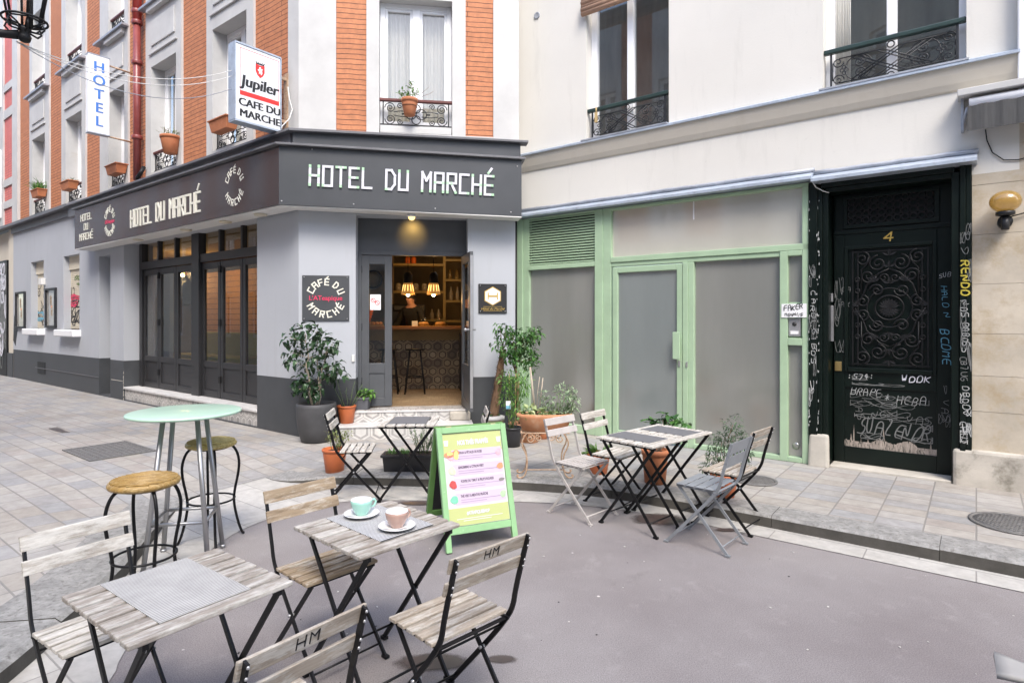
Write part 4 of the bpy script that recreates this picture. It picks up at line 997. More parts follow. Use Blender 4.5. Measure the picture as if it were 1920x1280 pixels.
gm = MB(); scrawl(gm, uA(1), uA(15), .4, 3.2, -.046, 12, .05, 9); part('graffiti', gm, 'letter_white', nb, FA.M)
part('roof', MB().box(uN, uQ, .3, 5, ZT - .1, ZT), 'roof_dark', nb, FA.M)
gm = MB()
u, z = FA.uz(25, 610, 0); gm.add([(u + .0, -.003, z - .4), (u + .22, -.003, z - .55), (u + .42, -.003, z - .1), (u + .30, -.003, z + .28), (u + .2, -.003, z + .1), (u + .1, -.003, z + .3), (u + .05, -.003, z)], [(0, 1, 2, 3, 4, 5, 6)])
part('graffiti', gm, 'ink_black', hb, FA.M)

# ================================================================== cream building with the green shopfront
cb_ = thing('cream_building', 'cream rendered building with green shopfront, zinc canopies and tall upper windows', 'building', FC.M)
uC0, uC1 = -4.15, 1.73
W1 = (-2.77, -1.588, 4.06, 6.1); W2 = (.135, 1.35, 4.06, 6.1)
g = wall_grid([uC0, uC1], [3.24, 3.87, 4.06, 9.5], [(-3.93, 1.39, 3.0, 3.24, .0)] + [(*W1, .24), (*W2, .24)], lambda u, z: 'w')
part('wall', g['w'], 'plaster_cream', cb_, FC.M)
part('wall', MB().quad((1.392, 0, 3.24), (uC1, 0, 3.24), (uC1, 0, 3.3), (1.392, 0, 3.3)), 'plaster_cream', cb_, FC.M) if 0 else None
cv = MB()
n = 6; prof = [(-.085 * math.cos(i / n * 1.5708), 3.84 + .19 * math.sin(i / n * 1.5708)) for i in range(n + 1)]
prof = [(-.002, 3.80), (-.02, 3.815), (-.045, 3.87), (-.07, 3.95), (-.085, 4.02)]
for (y0, z0), (y1, z1) in zip(prof, prof[1:]): cv.quad((uC0, y0, z0), (uC1, y0, z0), (uC1, y1, z1), (uC0, y1, z1))
part('cornice_cove', cv, 'plaster_beige', cb_, FC.M)
cz = MB(); cz.add([(uC0, -.11, 4.02), (uC1, -.11, 4.02), (uC1, -.11, 4.045), (uC0, -.11, 4.045), (uC0, .0, 4.09), (uC1, .0, 4.09), (uC0, -.0, 4.02), (uC1, 0, 4.02)], [(0, 1, 2, 3), (3, 2, 5, 4), (1, 0, 6, 7)])
part('cornice_flashing', cz, 'zinc', cb_, FC.M)
def canopy(a, b, z0, z1, d):
    c = MB(); c.add([(a, -d, z0), (b, -d, z0), (b, -d, z0 + .03), (a, -d, z0 + .03), (a, -.0, z1), (b, 0, z1), (a, 0, z0), (b, 0, z0)], [(0, 1, 2, 3), (3, 2, 5, 4), (1, 0, 6, 7), (0, 3, 4, 6), (2, 1, 7, 5)])
    x = a + .8
    while x < b - .2: c.bar((x, -d - .002, z0 + .016), (x, -.0, z1 + .004), .006, .02, (0, 0, 1)); x += .95
    part('canopy', c, 'zinc', cb_, FC.M)
    r = MB(); r.tube([(a - .01, -.018, z1 + .012)] + [(a + (b - a) * i / 12, -.02 - .004 * (i % 2), z1 + .012 + .004 * math.sin(i * 2)) for i in range(1, 12)] + [(b + .01, -.018, z1 + .012)], .026, 8); part('canopy_roll', r, 'zinc_dark', cb_, FC.M)
canopy(-3.90, .05, 3.13, 3.235, .16); canopy(.055, 1.43, 3.09, 3.20, .20)
part('wall', MB().box(-4.7, -3.932, .0, .2, .0, 3.24), 'plaster_cream', cb_, FC.M)
part('corner_pipe', MB().tube([(-3.955, -.03, .1), (-3.955, -.03, 3.1)], .03, 10), 'iron', cb_, FC.M)
part('lintel_fill', MB().box(-3.93, 1.39, .001, .3, 3.12, 3.26), 'plaster_cream', cb_, FC.M)
# upper windows
def big_window(a, b, c, d, curtain):
    f = MB(); y = .19; fw = .06
    f.box(a, a + fw + .03, y - .05, y + .03, c, d); f.box(b - fw, b, y - .05, y + .03, c, d); m = (a + b) / 2
    f.box(m - .045, m + .045, y - .06, y + .03, c, d); f.box(a + fw + .03, m - .045, y - .05, y + .03, c, c + .05); f.box(m + .045, b - fw, y - .05, y + .03, c, c + .05); f.box(a, b, y - .05, y + .03, d, d + .06)
    o = part('window', f, 'white_paint', cb_, FC.M, bevel=.006)
    part('pane', MB().box(a + fw + .03, m - .045, y - .01, y, c + .05, d), 'glass_window', o, FC.M); part('pane', MB().box(m + .045, b - fw, y - .01, y, c + .05, d), 'glass_window', o, FC.M)
    part('added_backing', MB().box(a - .4, b + .4, .62, .65, c - .3, d + .3), 'backing_grey', o, FC.M)  # board added close behind the glass, its grey standing for the dim room
    if curtain:
        cu = MB()
        for i in range(9): cu.tube([(a + .10 + i * .016, y - .018 + (i % 2) * .004, c + .06), (a + .10 + i * .016, y - .018 + (i % 2) * .004, d)], .0085, 5)
        part('curtain', cu, 'curtain', o, FC.M)
    part('railing', scroll_rail(a + .03, b - .03, c + .015, c + .40, .05, 1, .0065), 'iron_soft', o, FC.M)
    part('handrail', MB().box(a + .002, b - .002, .02, .08, c + .40, c + .45), 'handrail_green', o, FC.M, bevel=.01)
    part('window_sill', MB().box(a - .02, b + .02, -.115, .24, c - .012, c + .006), 'zinc_dark', o, FC.M)
    return o
w1 = big_window(*W1, False); w2 = big_window(*W2, True)
rb = MB(); q = MB()
for k in range(5): rb.tube([(-2.80, -.06 - .01 * (k % 2), 5.78 + k * .045), (-1.60, -.06 - .01 * (k % 2), 5.78 + k * .045)], .034, 10)
solo('roller_blind', rb, 'canvas_brown', 'rolled brown slatted blind hanging at the top of the middle upper window', 'blind', FC.M)
solo('door_tag', MB().box(-2.64, -2.60, .0, .012, 4.30, 4.44).tube([(-2.62, .006, 4.44), (-2.62, .01, 4.50)], .012, 6), 'cane', 'little tan tag hanging on the iron railing of the middle upper window', 'tag', FC.M)
solo('wall_vent', MB().lathe([(.05, 0), (.05, .012), (.042, .016), (.03, .01), (1e-5, .01)], 20, M=FC.M.inverted() @ FC.M @ Matrix.Rotation(R(90), 4, 'X')).xf(Matrix.Translation((FC.u_(1007), 0, FC.z_(1007, 30)))), 'zinc_dark', 'small round grey vent high on the cream wall', 'vent', FC.M)
# green shopfront
G = MB(); yb = .09
def fbar(a, b, c, d, y0=-.03, y1=yb): G.box(a, b, y0, y1, c, d)
fbar(-3.93, -3.83, .10, 3.12); fbar(-3.83, -3.72, .10, 3.12, -.012)
fbar(-2.62, -2.50, .10, 3.12, -.034); fbar(-2.50, -2.38, .10, 3.12, -.022)
fbar(-3.72, -2.62, 2.367, 2.43); fbar(-3.72, -2.62, 3.095, 3.12); fbar(-3.72, -2.62, .10, .21)
fbar(-2.38, 0, 2.40, 2.47); fbar(-2.38, -.209, 2.345, 2.40, -.016); fbar(-2.38, 0, 3.085, 3.12)
fbar(-1.40, -1.33, .10, 2.345); fbar(-1.33, -1.264, .10, 2.345, -.018)
fbar(-1.264, -.291, .10, .155); fbar(-.291, -.209, .10, 2.40); fbar(-.064, 0, .10, 3.085)
fbar(-.209, -.064, .10, .155); fbar(-.209, -.064, 2.345, 2.40); fbar(-.209, -.064, 1.37, 1.45); fbar(-.209, -.064, 1.45, 1.84, .02)
fbar(-.053 - .011, 0, 2.47, 3.085, -.028) if 0 else None
sf = part('shopfront_frame', G, 'green_paint', cb_, FC.M, bevel=.006)
L = MB(); z = 2.44
while z < 3.09: L.hexa([Vector(q) for q in ((-3.72, -.012, z), (-2.62, -.012, z), (-2.62, .05, z + .016), (-3.72, .05, z + .016), (-3.72, -.012, z + .017), (-2.62, -.012, z + .017), (-2.62, .05, z + .033), (-3.72, .05, z + .033))]); z += .037
part('louvre', L, 'green_paint', sf, FC.M); part('vent_back', MB().box(-3.72, -2.62, .06, .08, 2.43, 3.1), 'iron', sf, FC.M)
for a, b, c, d, m in ((-3.72, -2.62, .21, 2.367, 'frosted'), (-1.264, -.291, .155, 2.345, 'frosted'), (-.209, -.064, 1.84, 2.345, 'frosted'), (-.209, -.064, .155, 1.37, 'frosted'), (-2.38, -.064, 2.47, 3.085, 'blind_cream')):
    part('pane', MB().box(a, b, .03, .05, c, d), m, sf, FC.M)
part('paper_strip', MB().box(-1.29, -1.275, .024, .028, 2.86, 3.08), 'white_paint', sf, FC.M)
part('vent_disc', MB().lathe([(.04, 0), (.04, .004), (1e-5, .0042)], 20, M=Matrix.Translation((-.135, .03, .27)) @ Matrix.Rotation(R(90), 4, 'X')), 'frosted', sf, FC.M)
D = MB(); a, b, c, d = -2.36, -1.405, .12, 2.335; s = .075
D.box(a, a + s, -.02, .05, c, d); D.box(b - s, b, -.02, .05, c, d); D.box(a + s, b - s, -.02, .05, d - s, d); D.box(a + s, b - s, -.02, .05, c, c + .09)
dr = part('glass_door', D, 'green_paint', cb_, FC.M, bevel=.008)
part('pane', MB().box(a + s, b - s, .012, .03, c + .09, d - s), 'frosted_blue', dr, FC.M)
part('handle', MB().box(b - .105, b - .015, -.075, -.058, 1.17, 1.50).box(b - .07, b - .05, -.058, -.02, 1.2, 1.24).box(b - .07, b - .05, -.058, -.02, 1.42, 1.46), 'green_paint', dr, FC.M, bevel=.006)
part('lock', MB().box(b - .052, b - .026, -.03, -.02, 1.08, 1.15).box(b + .05, b + .07, -.04, -.03, 1.08, 1.14), 'silver_plate', dr, FC.M)
pt_ = thing('plate_sign', 'white plate with black scrawled tags above the intercom on the green frame', 'sign', FC.M @ Matrix.Translation((-.143, -.03, 1.748)))
part('plate', MB().box(-.127, .127, -.008, 0, -.074, .074), 'white_paint', pt_)
gm = MB(); words(gm, 'FAKER', -.10, .0, .028, .05, .012, -.0092, .007, .001, rot=.12, slant=.2, jit=.12); words(gm, 'MEMPHIS', -.09, -.058, .018, .03, .008, -.0092, .005, .001, slant=.1, jit=.1)
part('lettering', gm, 'ink_black', pt_)
ic = thing('intercom', 'grey intercom with round camera and white button plate on the green frame', 'intercom', FC.M @ Matrix.Translation((-.143, .02, 1.567)))
part('housing', MB().box(-.062, .062, -.03, 0, -.10, .10), 'silver_plate', ic, bevel=.004); part('camera_eye', MB().lathe([(.022, 0), (.022, .008), (1e-5, .012)], 16, M=Matrix.Translation((0, -.03, .035)) @ Matrix.Rotation(R(90), 4, 'X')), 'ink_black', ic); part('name_plate', MB().box(-.04, .04, -.034, -.0301, -.075, -.04), 'white_paint', ic)
# black front door and its surround
S = MB()
S.box(.005, .09, -.05, .22, .10, 3.11); S.box(.09, .135, -.035, .22, .10, 3.04); S.box(.135, .19, -.02, .22, .10, 3.0)
S.box(.12, 1.26, -.035, .22, 3.04, 3.115); S.box(.16, 1.25, -.02, .22, 2.99, 3.04)
S.box(1.235, 1.30, -.03, .22, .09, 3.04); S.box(1.30, 1.345, -.05, .22, .42, 3.11); S.box(1.345, 1.39, -.04, .22, .42, 3.11)
su = part('door_surround', S, 'door_black', cb_, FC.M, bevel=.006)
part('foot_stone', MB().hexa([Vector(p) for p in ((.0, -.085, .08), (.2, -.085, .08), (.205, .0, .08), (.0, .0, .08), (.01, -.055, .44), (.195, -.055, .44), (.2, -.0, .44), (.0, .0, .44))]), 'stone_pale', cb_, FC.M, bevel=.025)
part('door_step', MB().box(.2, 1.24, -.03, .3, .03, .125), 'stone_pale', cb_, FC.M, bevel=.01)
D = MB(); y = .2; a, b = .205, 1.235; c, d = .125, 2.99
D.box(a, b, y + .02, y + .06, c, d)                                   # door body
D.box(a, a + .10, y, y + .02, c, 2.56); D.box(b - .12, b, y, y + .02, c, 2.56); D.box(a + .1, b - .12, y, y + .02, 2.43, 2.56); D.box(a + .1, b - .12, y, y + .02, .125, .30)
D.box(a + .1, b - .12, y + .004, y + .02, .93, 1.10); D.box(a, b, y - .01, y + .02, 2.56, 2.60)
for q, r_ in ((a + .1, a + .135), (b - .155, b - .12)): D.box(q, r_, y - .014, y + .02, 1.10, 2.43)
D.box(a + .135, b - .155, y - .014, y + .02, 2.395, 2.43); D.box(a + .135, b - .155, y - .022, y + .02, 1.10, 1.145)
D.box(a + .09, b - .1, y - .012, y + .02, 2.62, 2.66); D.box(a + .09, b - .1, y - .012, y + .02, 2.93, 2.96); D.box(a + .09, a + .13, y - .012, y + .02, 2.66, 2.93); D.box(b - .14, b - .1, y - .012, y + .02, 2.66, 2.93)
part('door_backing', MB().box(-.2, 1.6, .30, .34, .0, 3.3), 'door_black', cb_, FC.M)
ed = part('front_door', D, 'door_black', cb_, FC.M, bevel=.004)
part('peeling_panel', MB().box(a + .1, b - .12, y + .012, y + .018, .30, .36), 'wood_peel', ed, FC.M)
pe = MB(); rg = random.Random(5); x = a + .105; pts = [(x, .30)]
while x < b - .13: pts.append((x, .365 + .035 * math.sin(x * 9 + 1) + .03 * math.sin(x * 23) + rg.uniform(-.008, .008) + (rg.uniform(.04, .22) if rg.random() < .10 else 0))); x += rg.uniform(.006, .014)
pts += [(b - .125, .37), (b - .125, .30)]; pe.prism(pts, y + .014, y + .019)
part('bare_wood', pe, 'wood_peel', ed, FC.M)
GZ0, GZ1, GU0, GU1 = 1.17, 2.375, .375, 1.055; gu, gz = (GU0 + GU1) / 2, (GZ0 + GZ1) / 2; gy = y - .012; t = .009
gl_ = MB()
for sx in (-1, 1):
    for sz in (-1, 1):
        X = lambda v: gu + sx * v
        Zq = lambda v: gz + sz * v
        gl_.tube(spiral(X(.24), Zq(.515), .075, 1.57 * sz, 1.6, gy, 22, sx * sz), t, 6)
        gl_.tube(spiral(X(.10), Zq(.46), .085, 1.57, 1.7, gy, 24, -sx * sz), t, 6); gl_.tube(spiral(X(.19), Zq(.33), .075, 0, 1.6, gy, 22, sx * sz), t, 6)
        gl_.tube(spiral(X(.24), Zq(.07), .065, 1.57 * sz, 1.5, gy, 20, sx * sz), t, 6); gl_.tube(spiral(X(.11), Zq(.18), .07, 3.14, 1.5, gy, 20, sx * sz), t, 6)
        gl_.tube([(X(.0), gy, Zq(.40)), (X(.09), gy, Zq(.36)), (X(.2), gy, Zq(.24)), (X(.235), gy, Zq(.13)), (X(.31), gy, Zq(0))], t, 6)
        gl_.tube(spiral(X(.05), Zq(.31), .045, 0, 1.3, gy, 16, -sx * sz), t * .9, 6); gl_.tube([(X(.18), gy, Zq(.54)), (X(.2), gy, Zq(.46)), (X(.25), gy, Zq(.40)), (X(.25), gy, Zq(.14))], t * .9, 6)
        gl_.tube(circ(X(.285), Zq(.30), .022, gy, 10), t * .7, 5, True); gl_.tube(circ(X(.285), Zq(.18), .022, gy, 10), t * .7, 5, True)
        for k in range(5):
            an = .3 + k * .32; gl_.leaf((X(.0), gy - .006, Zq(.0)), (sx * math.cos(an), 0, sz * math.sin(an)), (0, -1, 0), .10, .035, .1, 0)
            gl_.leaf((X(.13), gy - .006, Zq(.27)), (sx * math.cos(an * 1.5), 0, sz * math.sin(an * 1.5)), (0, -1, 0), .07, .026, .1, 0); gl_.leaf((X(.27), gy - .006, Zq(.02)), (sx * math.cos(an), 0, sz * math.sin(an)), (0, -1, 0), .07, .028, .1, 0)
for zz in (-.54, .54, -.42, .42, .25, -.25):
    for an in (0.5, 1.57, 2.64): gl_.leaf((gu, gy - .006, gz + zz), (math.cos(an), 0, math.copysign(math.sin(an), zz)), (0, -1, 0), .07, .03, .1, 0)
gl_.tube(circ(gu, gz, .125, gy, 28), t, 6, True); gl_.tube(circ(gu, gz, .20, gy, 30), t * .8, 6, True)
for ux in (GU0 + .012, GU1 - .012, GU0 + .06, GU1 - .06): gl_.box(ux - .006, ux + .006, gy - .004, gy + .006, GZ0, GZ1)
gl_.box(GU0, GU1, gy - .004, gy + .006, GZ1 - .02, GZ1 - .008); gl_.box(GU0, GU1, gy - .004, gy + .006, GZ0 + .008, GZ0 + .02)
part('door_grille', gl_, 'iron', ed, FC.M)
tg = MB()
for i in range(11):
    for j in range(4):
        ux, zz = .37 + i * .069, 2.695 + j * .068
        tg.tube(circ(ux, zz, .03, gy + .006, 10), .008, 5, True)
        if i < 10 and j < 3: tg.tube(circ(ux + .0345, zz + .034, .018, gy + .008, 8), .008, 5, True)
part('transom_grille', tg, 'iron', ed, FC.M)
part('number_plate', (lambda m: (words(m, '4', .665, 2.462, .075, .085, 0, y - .004, .013, .004, slant=.15), m)[1])(MB()), 'gold', ed, FC.M)
part('lock', MB().box(a + .01, a + .075, y - .012, y, 1.10, 1.20), 'brass', ed, FC.M, bevel=.003)
part('handle', MB().box(.19, .215, .10, .14, 1.42, 1.80).box(.192, .21, .10, .13, 1.84, 1.93), 'silver_plate', su, FC.M, bevel=.003)
def tag(text, x, z, cw, ch, m, w=.008, rot=0., sl=.15, jit=.12, y_=y - .003, par=ed, gap=None):
    w = w * .8
    gm = MB(); words(gm, text, x, z, cw, ch, cw * .55 if gap is None else gap, y_, w, .001, rot=rot, slant=sl, jit=jit); part('graffiti', gm, m, par, FC.M)
tag('WOOK', .82, 1.02, .042, .06, 'letter_white', .011, .03); tag(':574:', .34, 1.025, .032, .055, 'marker_white', .010)
tag('BRAPE', .36, .86, .038, .085, 'marker_white', .007, -.05, y_=y + .014); tag('* HEBA', .66, .80, .042, .085, 'marker_white', .006, -.03, y_=y + .014)
tag('SUAZENOR', .42, .46, .052, .15, 'marker_grey', .013, -.06, .2, .16, y_=y + .012); tag('VAS', .86, .60, .05, .07, 'marker_grey', .006, y_=y + .013); tag('VAS', .40, .80, .05, .07, 'marker_grey', .006, -1.45, y_=y + .013); tag('NG', .55, .63, .05, .06, 'marker_grey', .007, y_=y + .013)
tag('CA', .275, 1.95, .035, .05, 'marker_grey', .006, -.1); tag('AX', .275, 1.78, .03, .05, 'marker_grey', .006, .1)
tag('SUB', 1.135, 2.06, .022, .04, 'marker_white', .005, .1); tag('HALO N', 1.15, 1.98, .036, .045, 'marker_blue', .006, -1.5); tag('BCOME', 1.145, 1.55, .045, .065, 'marker_blue', .009, -1.5); tag('VAS', 1.15, .86, .05, .06, 'marker_grey', .006, -1.5)
tag('RENDO', 1.312, 2.20, .045, .06, 'marker_yellow', .015, -1.5708, 0, .04, y_=-.0516, par=su)
for k, (s, z, w_, mm) in enumerate((('NOS', 1.82, .035, 'marker_white'), ('BABOSS', 1.62, .030, 'marker_white'), ('CB7UG', 1.30, .030, 'marker_grey'), ('OBDOV', 1.03, .038, 'marker_white'), ('CHUT', .70, .036, 'marker_white'))):
    tag(s, 1.308 + .012 * (k % 2), z, w_, .05, mm, .007, -1.5708, 0, .14, y_=-.0515, par=su)
for k, (s, z, mm) in enumerate((('CAROL', 1.95, 'marker_white'), ('GIBOS', 1.55, 'marker_white'))): tag(s, .03, z, .05, .04, mm, .007, -1.5708, 0, .14, y_=-.0515, par=su)
for k, (a_, b_, c_, d_, n_, w_, m_) in enumerate(((.36, .78, .62, .92, 7, .004, 'marker_grey'), (.60, 1.05, .60, .86, 6, .004, 'marker_grey'), (.40, 1.08, .40, .66, 6, .006, 'marker_grey'), (.38, 1.05, .94, 1.06, 5, .004, 'marker_grey'), (.215, .30, 1.3, 2.1, 7, .003, 'marker_grey'), (1.13, 1.22, .5, 1.0, 4, .003, 'marker_grey'))):
    gm = MB(); scrawl(gm, a_, b_, c_, d_, (y + .012) if d_ < .93 and a_ > .3 and a_ < 1.1 else y - .004, n_, w_, 900 + k, 3); part('graffiti', gm, m_, ed, FC.M)
for k, (z0_, z1_, m_) in enumerate(((.5, 1.0, 'marker_white'), (1.0, 1.9, 'marker_grey'), (2.0, 2.6, 'marker_grey'))):
    gm = MB(); scrawl(gm, 1.305, 1.385, z0_, z1_, -.0545, 6, .004, 940 + k, 4); part('graffiti', gm, m_, su, FC.M)
    gm = MB(); scrawl(gm, .01, .085, z0_, z1_, -.0545, 4, .004, 950 + k, 4); part('graffiti', gm, m_, su, FC.M)
fl = MB(); rg = random.Random(8)
for i in range(60):
    z = rg.uniform(.4, 3.0); u = rg.choice([.012, .088, .10]) + rg.uniform(-.006, .006); s = rg.uniform(.006, .02)
    fl.prism([(u - .003, z - s), (u + .004, z - s * .6), (u + .003, z + s), (u - .004, z + s * .5)], -.0525 if u < .09 else -.0375, -.0495 if u < .09 else -.0345)
part('chipped_paint', fl, 'marker_white', su, FC.M)

# ================================================================== stone building on the right
sb = thing('stone_building', 'weathered beige stone wall with a stained plinth at the right edge', 'building', FC.M @ Matrix.Translation((1.43, 0, 0)))
SW = MB(); uS = 1.392; z = .47; rg = random.Random(2)
rows = [.44, .80, 1.13, 1.52, 1.98, 2.44, 2.9, 3.24, 3.70, 4.02]
for i, (c, d) in enumerate(zip(rows, rows[1:])):
    u = uS if i < 6 else (uS if d < 3.3 else 1.43)
    x = u
    while x < 7:
        L_ = 1.0 * rg.uniform(.8, 1.2) + (.3 if i % 2 else 0); e_ = min(7, x + L_); SW.box(x, e_ - .002, rg.uniform(0, .003), .3, c, d - .003); x = e_
part('stone_wall', SW, 'stone_wall', sb, FC.M)
part('plinth', MB().box(1.245, 7, -.055, .3, .0, .44), 'stone_base', sb, FC.M, bevel=.03)
part('upper_wall', MB().box(1.735, 7, .0, .3, 4.03, 9.5), 'plaster_cream', sb, FC.M)
part('downpipe', MB().box(1.715, 1.80, -.10, -.02, 3.42, 9.5), 'white_paint', sb, FC.M, bevel=.01)
aw = thing('shop_awning', 'rolled awning with dark grey valance under a white cover board', 'awning', FC.M @ Matrix.Translation((1.3, 0, 3.6)))
A0, A1 = 1.34, 3.2
part('cover_board', MB().box(1.285, A1, -.20, .0, 3.70, 3.76), 'trim_white', aw, FC.M, bevel=.005); part('canvas_roll', MB().tube([(A0 + .03, -.13, 3.62), (A1, -.13, 3.62)], .06, 14), 'white_paint', aw, FC.M)
vl = MB(); pts = []
for i in range(61):
    x = A0 + .02 + (A1 - A0) * i / 60; pts.append((x, -.185 + .003 * math.sin(i * 1.3)))
for (x0, y0), (x1, y1) in zip(pts, pts[1:]): vl.hexa([Vector(p) for p in ((x0, y0, 3.37), (x1, y1, 3.37), (x1, y1 + .004, 3.37), (x0, y0 + .004, 3.37), (x0, y0, 3.60), (x1, y1, 3.60), (x1, y1 + .004, 3.60), (x0, y0 + .004, 3.60))])
part('valance', vl, 'canvas_grey', aw, FC.M); part('bracket', MB().box(1.31, 1.33, -.10, 0, 3.40, 3.70).tube([(1.32, -.06, 3.45), (1.36, -.13, 3.6)], .014, 8), 'zinc_dark', aw, FC.M)
wl_ = thing('wall_lamp', 'amber glass globe lamp on a black bracket fixed to the stone wall', 'lamp', FC.M @ Matrix.Translation((1.63, 0, 2.55)))
gx, gzz, gyy = FC.u_(1885, -.16), FC.z_(1885, 378, -.16), -.16
part('globe', MB().ball((gx, gyy, gzz), .118, .118, .098, 28), 'amber', wl_, FC.M)
part('bracket', MB().lathe([(.055, gzz - .125), (.07, gzz - .118), (.07, gzz - .09), (.05, gzz - .085), (1e-5, gzz - .085)], 22, (gx, gyy, 0)).lathe([(.026, gzz - .25), (.03, gzz - .245), (.03, gzz - .125), (1e-5, gzz - .12)], 16, (gx, gyy, 0)).lathe([(.055, 0), (.055, .14), (1e-5, .16)], 20, M=Matrix.Translation((gx, .01, gzz - .17)) @ Matrix.Rotation(R(90), 4, 'X')), 'black_plastic', wl_, FC.M)
part('cable', MB().tube([(gx + .04, -.02, gzz - .12), (gx + .2, -.02, gzz - .08), (gx + .5, -.012, gzz + .1)], .006, 6), 'black_plastic', wl_, FC.M)
solo('hanging_cable', MB().tube([(1.49, -.02, 3.40), (1.50, -.015, 3.3), (1.54, -.015, 3.18), (1.62, -.012, 3.10), (1.72, -.012, 3.085), (1.9, -.012, 3.12)], .005, 6), 'iron', 'thin grey cable drooping below the awning across the stone wall', 'cable', FC.M)
solo('hanging_cable', MB().tube([(.06, -.16, 3.10), (.09, -.12, 3.04), (.15, -.08, 3.0), (.2, -.045, 2.98)], .006, 6), 'pvc', 'short white cable hanging below the zinc canopy at the corner of the black door', 'cable', FC.M)

# ================================================================== signs, pipes and lamps on the facades
def plaque(name, label, F, u0, u1, z0, z1, m='fascia_paint'):
    t = thing(name, label, 'sign', F.M @ Matrix.Translation(((u0 + u1) / 2, 0, (z0 + z1) / 2)))
    part('panel', MB().box(u0, u1, -.02, -.002, z0, z1), m, t, F.M, bevel=.003)
    s = MB()
    for u in (u0 + .025, u1 - .025):
        for z in (z0 + .025, z1 - .025): s.ball((u, -.021, z), .008, n=8)
    part('screw', s, 'steel', t, F.M); return t
u0, z1 = FB.uz(567, 516); u1, z0 = FB.uz(655, 601)
t = plaque('cafe_plaque', 'dark square plaque with ring lettering on the left pillar of the cafe door', FB, u0, u1, z0, z1)
um, zm = (u0 + u1) / 2, (z0 + z1) / 2; roundel(t, FB, um, zm, (u1 - u0) * .43, -.024)
u0, z1 = FB.uz(897, 532); u1, z0 = FB.uz(950, 587)
t = plaque('hotel_plaque', 'black plaque with a white and gold hexagon on the right pillar of the cafe door', FB, u0, u1, z0, z1, 'ink_black')
um = (u0 + u1) / 2; zc = z1 - (z1 - z0) * .42; h = .115
hx = lambda r: [(um + r * math.sin(i * math.pi / 3), zc + r * math.cos(i * math.pi / 3)) for i in range(6)]
part('hexagon_edge', MB().prism(hx(.132)[::-1], -.024, -.0205), 'gold', t, FB.M); part('hexagon', MB().prism(hx(.118)[::-1], -.028, -.0245), 'white_paint', t, FB.M)
part('letter_mark', MB().box(um - .072, um - .056, -.031, -.0285, zc - .048, zc + .048).box(um + .056, um + .072, -.031, -.0285, zc - .048, zc + .048).box(um - .055, um + .055, -.031, -.0285, zc - .012, zc + .012), 'gold', t, FB.M)
part('lettering', text_mb(MB(), 'Hôtel du Marché', um, z0 + .045, .047, -.0215, .001, align='CENTER', shear=.25).box(um - .13, um + .13, -.0225, -.0205, z0 + .088, z0 + .092).box(um - .13, um + .13, -.0225, -.0205, z0 + .03, z0 + .034), 'gold', t, FB.M)
# notice on the closed door leaf
t = thing('door_notice', 'white paper notice with two red no-entry circles taped inside the closed cafe door', 'notice', FB.M)
u0, z1 = FB.uz(694, 552, .275); u1, z0 = FB.uz(714, 581, .275)
part('paper', MB().box(u0, u1, .272, .274, z0, z1), 'white_paint', t, FB.M)
rm = MB()
for dx, dz in ((.3, .62), (.68, .46)):
    cx, cz = u0 + (u1 - u0) * dx, z0 + (z1 - z0) * dz; rm.tube(circ(cx, cz, .028, .2705, 18), .004, 5, True); rm.bar((cx - .02, .2705, cz + .02), (cx + .02, .2705, cz - .02), .002, .006, (0, 1, 0))
part('symbol', rm, 'sign_red', t, FB.M)
solo('door_buzzer', MB().box(uB(660), uB(665), -.02, 0, FB.z_(660, 678), FB.z_(660, 665)), 'pvc', 'little cream box on the left pillar edge beside the cafe door', 'switch', FB.M, bevel=.004)
# notice cases on the long wall
for k, (x0, x1, y0, y1, lab) in enumerate(((88, 107, 541, 614, 'framed notice case with papers between the two shuttered windows'), (32, 49, 548, 615, 'weathered glazed notice case at the far left of the pale wall'))):
    a, zt = FA.uz(x0, y0); b, _ = FA.uz(x1, y0); zb = FA.z_(x0, y1)
    t = thing('notice_case', lab, 'notice case', FA.M @ Matrix.Translation(((a + b) / 2, 0, (zb + zt) / 2)), 'notice cases on the pale wall')
    f = MB(); f.box(a, b, -.05, 0, zb, zb + .05); f.box(a, b, -.05, 0, zt - .05, zt); f.box(a, a + .05, -.05, 0, zb + .05, zt - .05); f.box(b - .05, b, -.05, 0, zb + .05, zt - .05)
    part('case_frame', f, 'iron_soft', t, FA.M); part('back_panel', MB().box(a + .05, b - .05, -.012, -.002, zb + .05, zt - .05), 'pane_light', t, FA.M)
    m_ = (a + b) / 2; part('leaflet', MB().box(m_ - .1, m_ + .02, -.016, -.0125, zb + .55, zt - .18).box(m_ - .02, m_ + .08, -.016, -.0125, zb + .28, zb + .45), 'wood_dark', t, FA.M); part('leaflet', MB().box(m_ - .03, m_ + .07, -.0155, -.0125, zb + .47, zb + .53), 'art_orange', t, FA.M)
solo('wall_box', MB().box(uA(80), uA(85.5), -.09, 0, 2.5, 2.66), 'pvc', 'tiny white box at the corner of the left shuttered window', 'box', FA.M, bevel=.006)
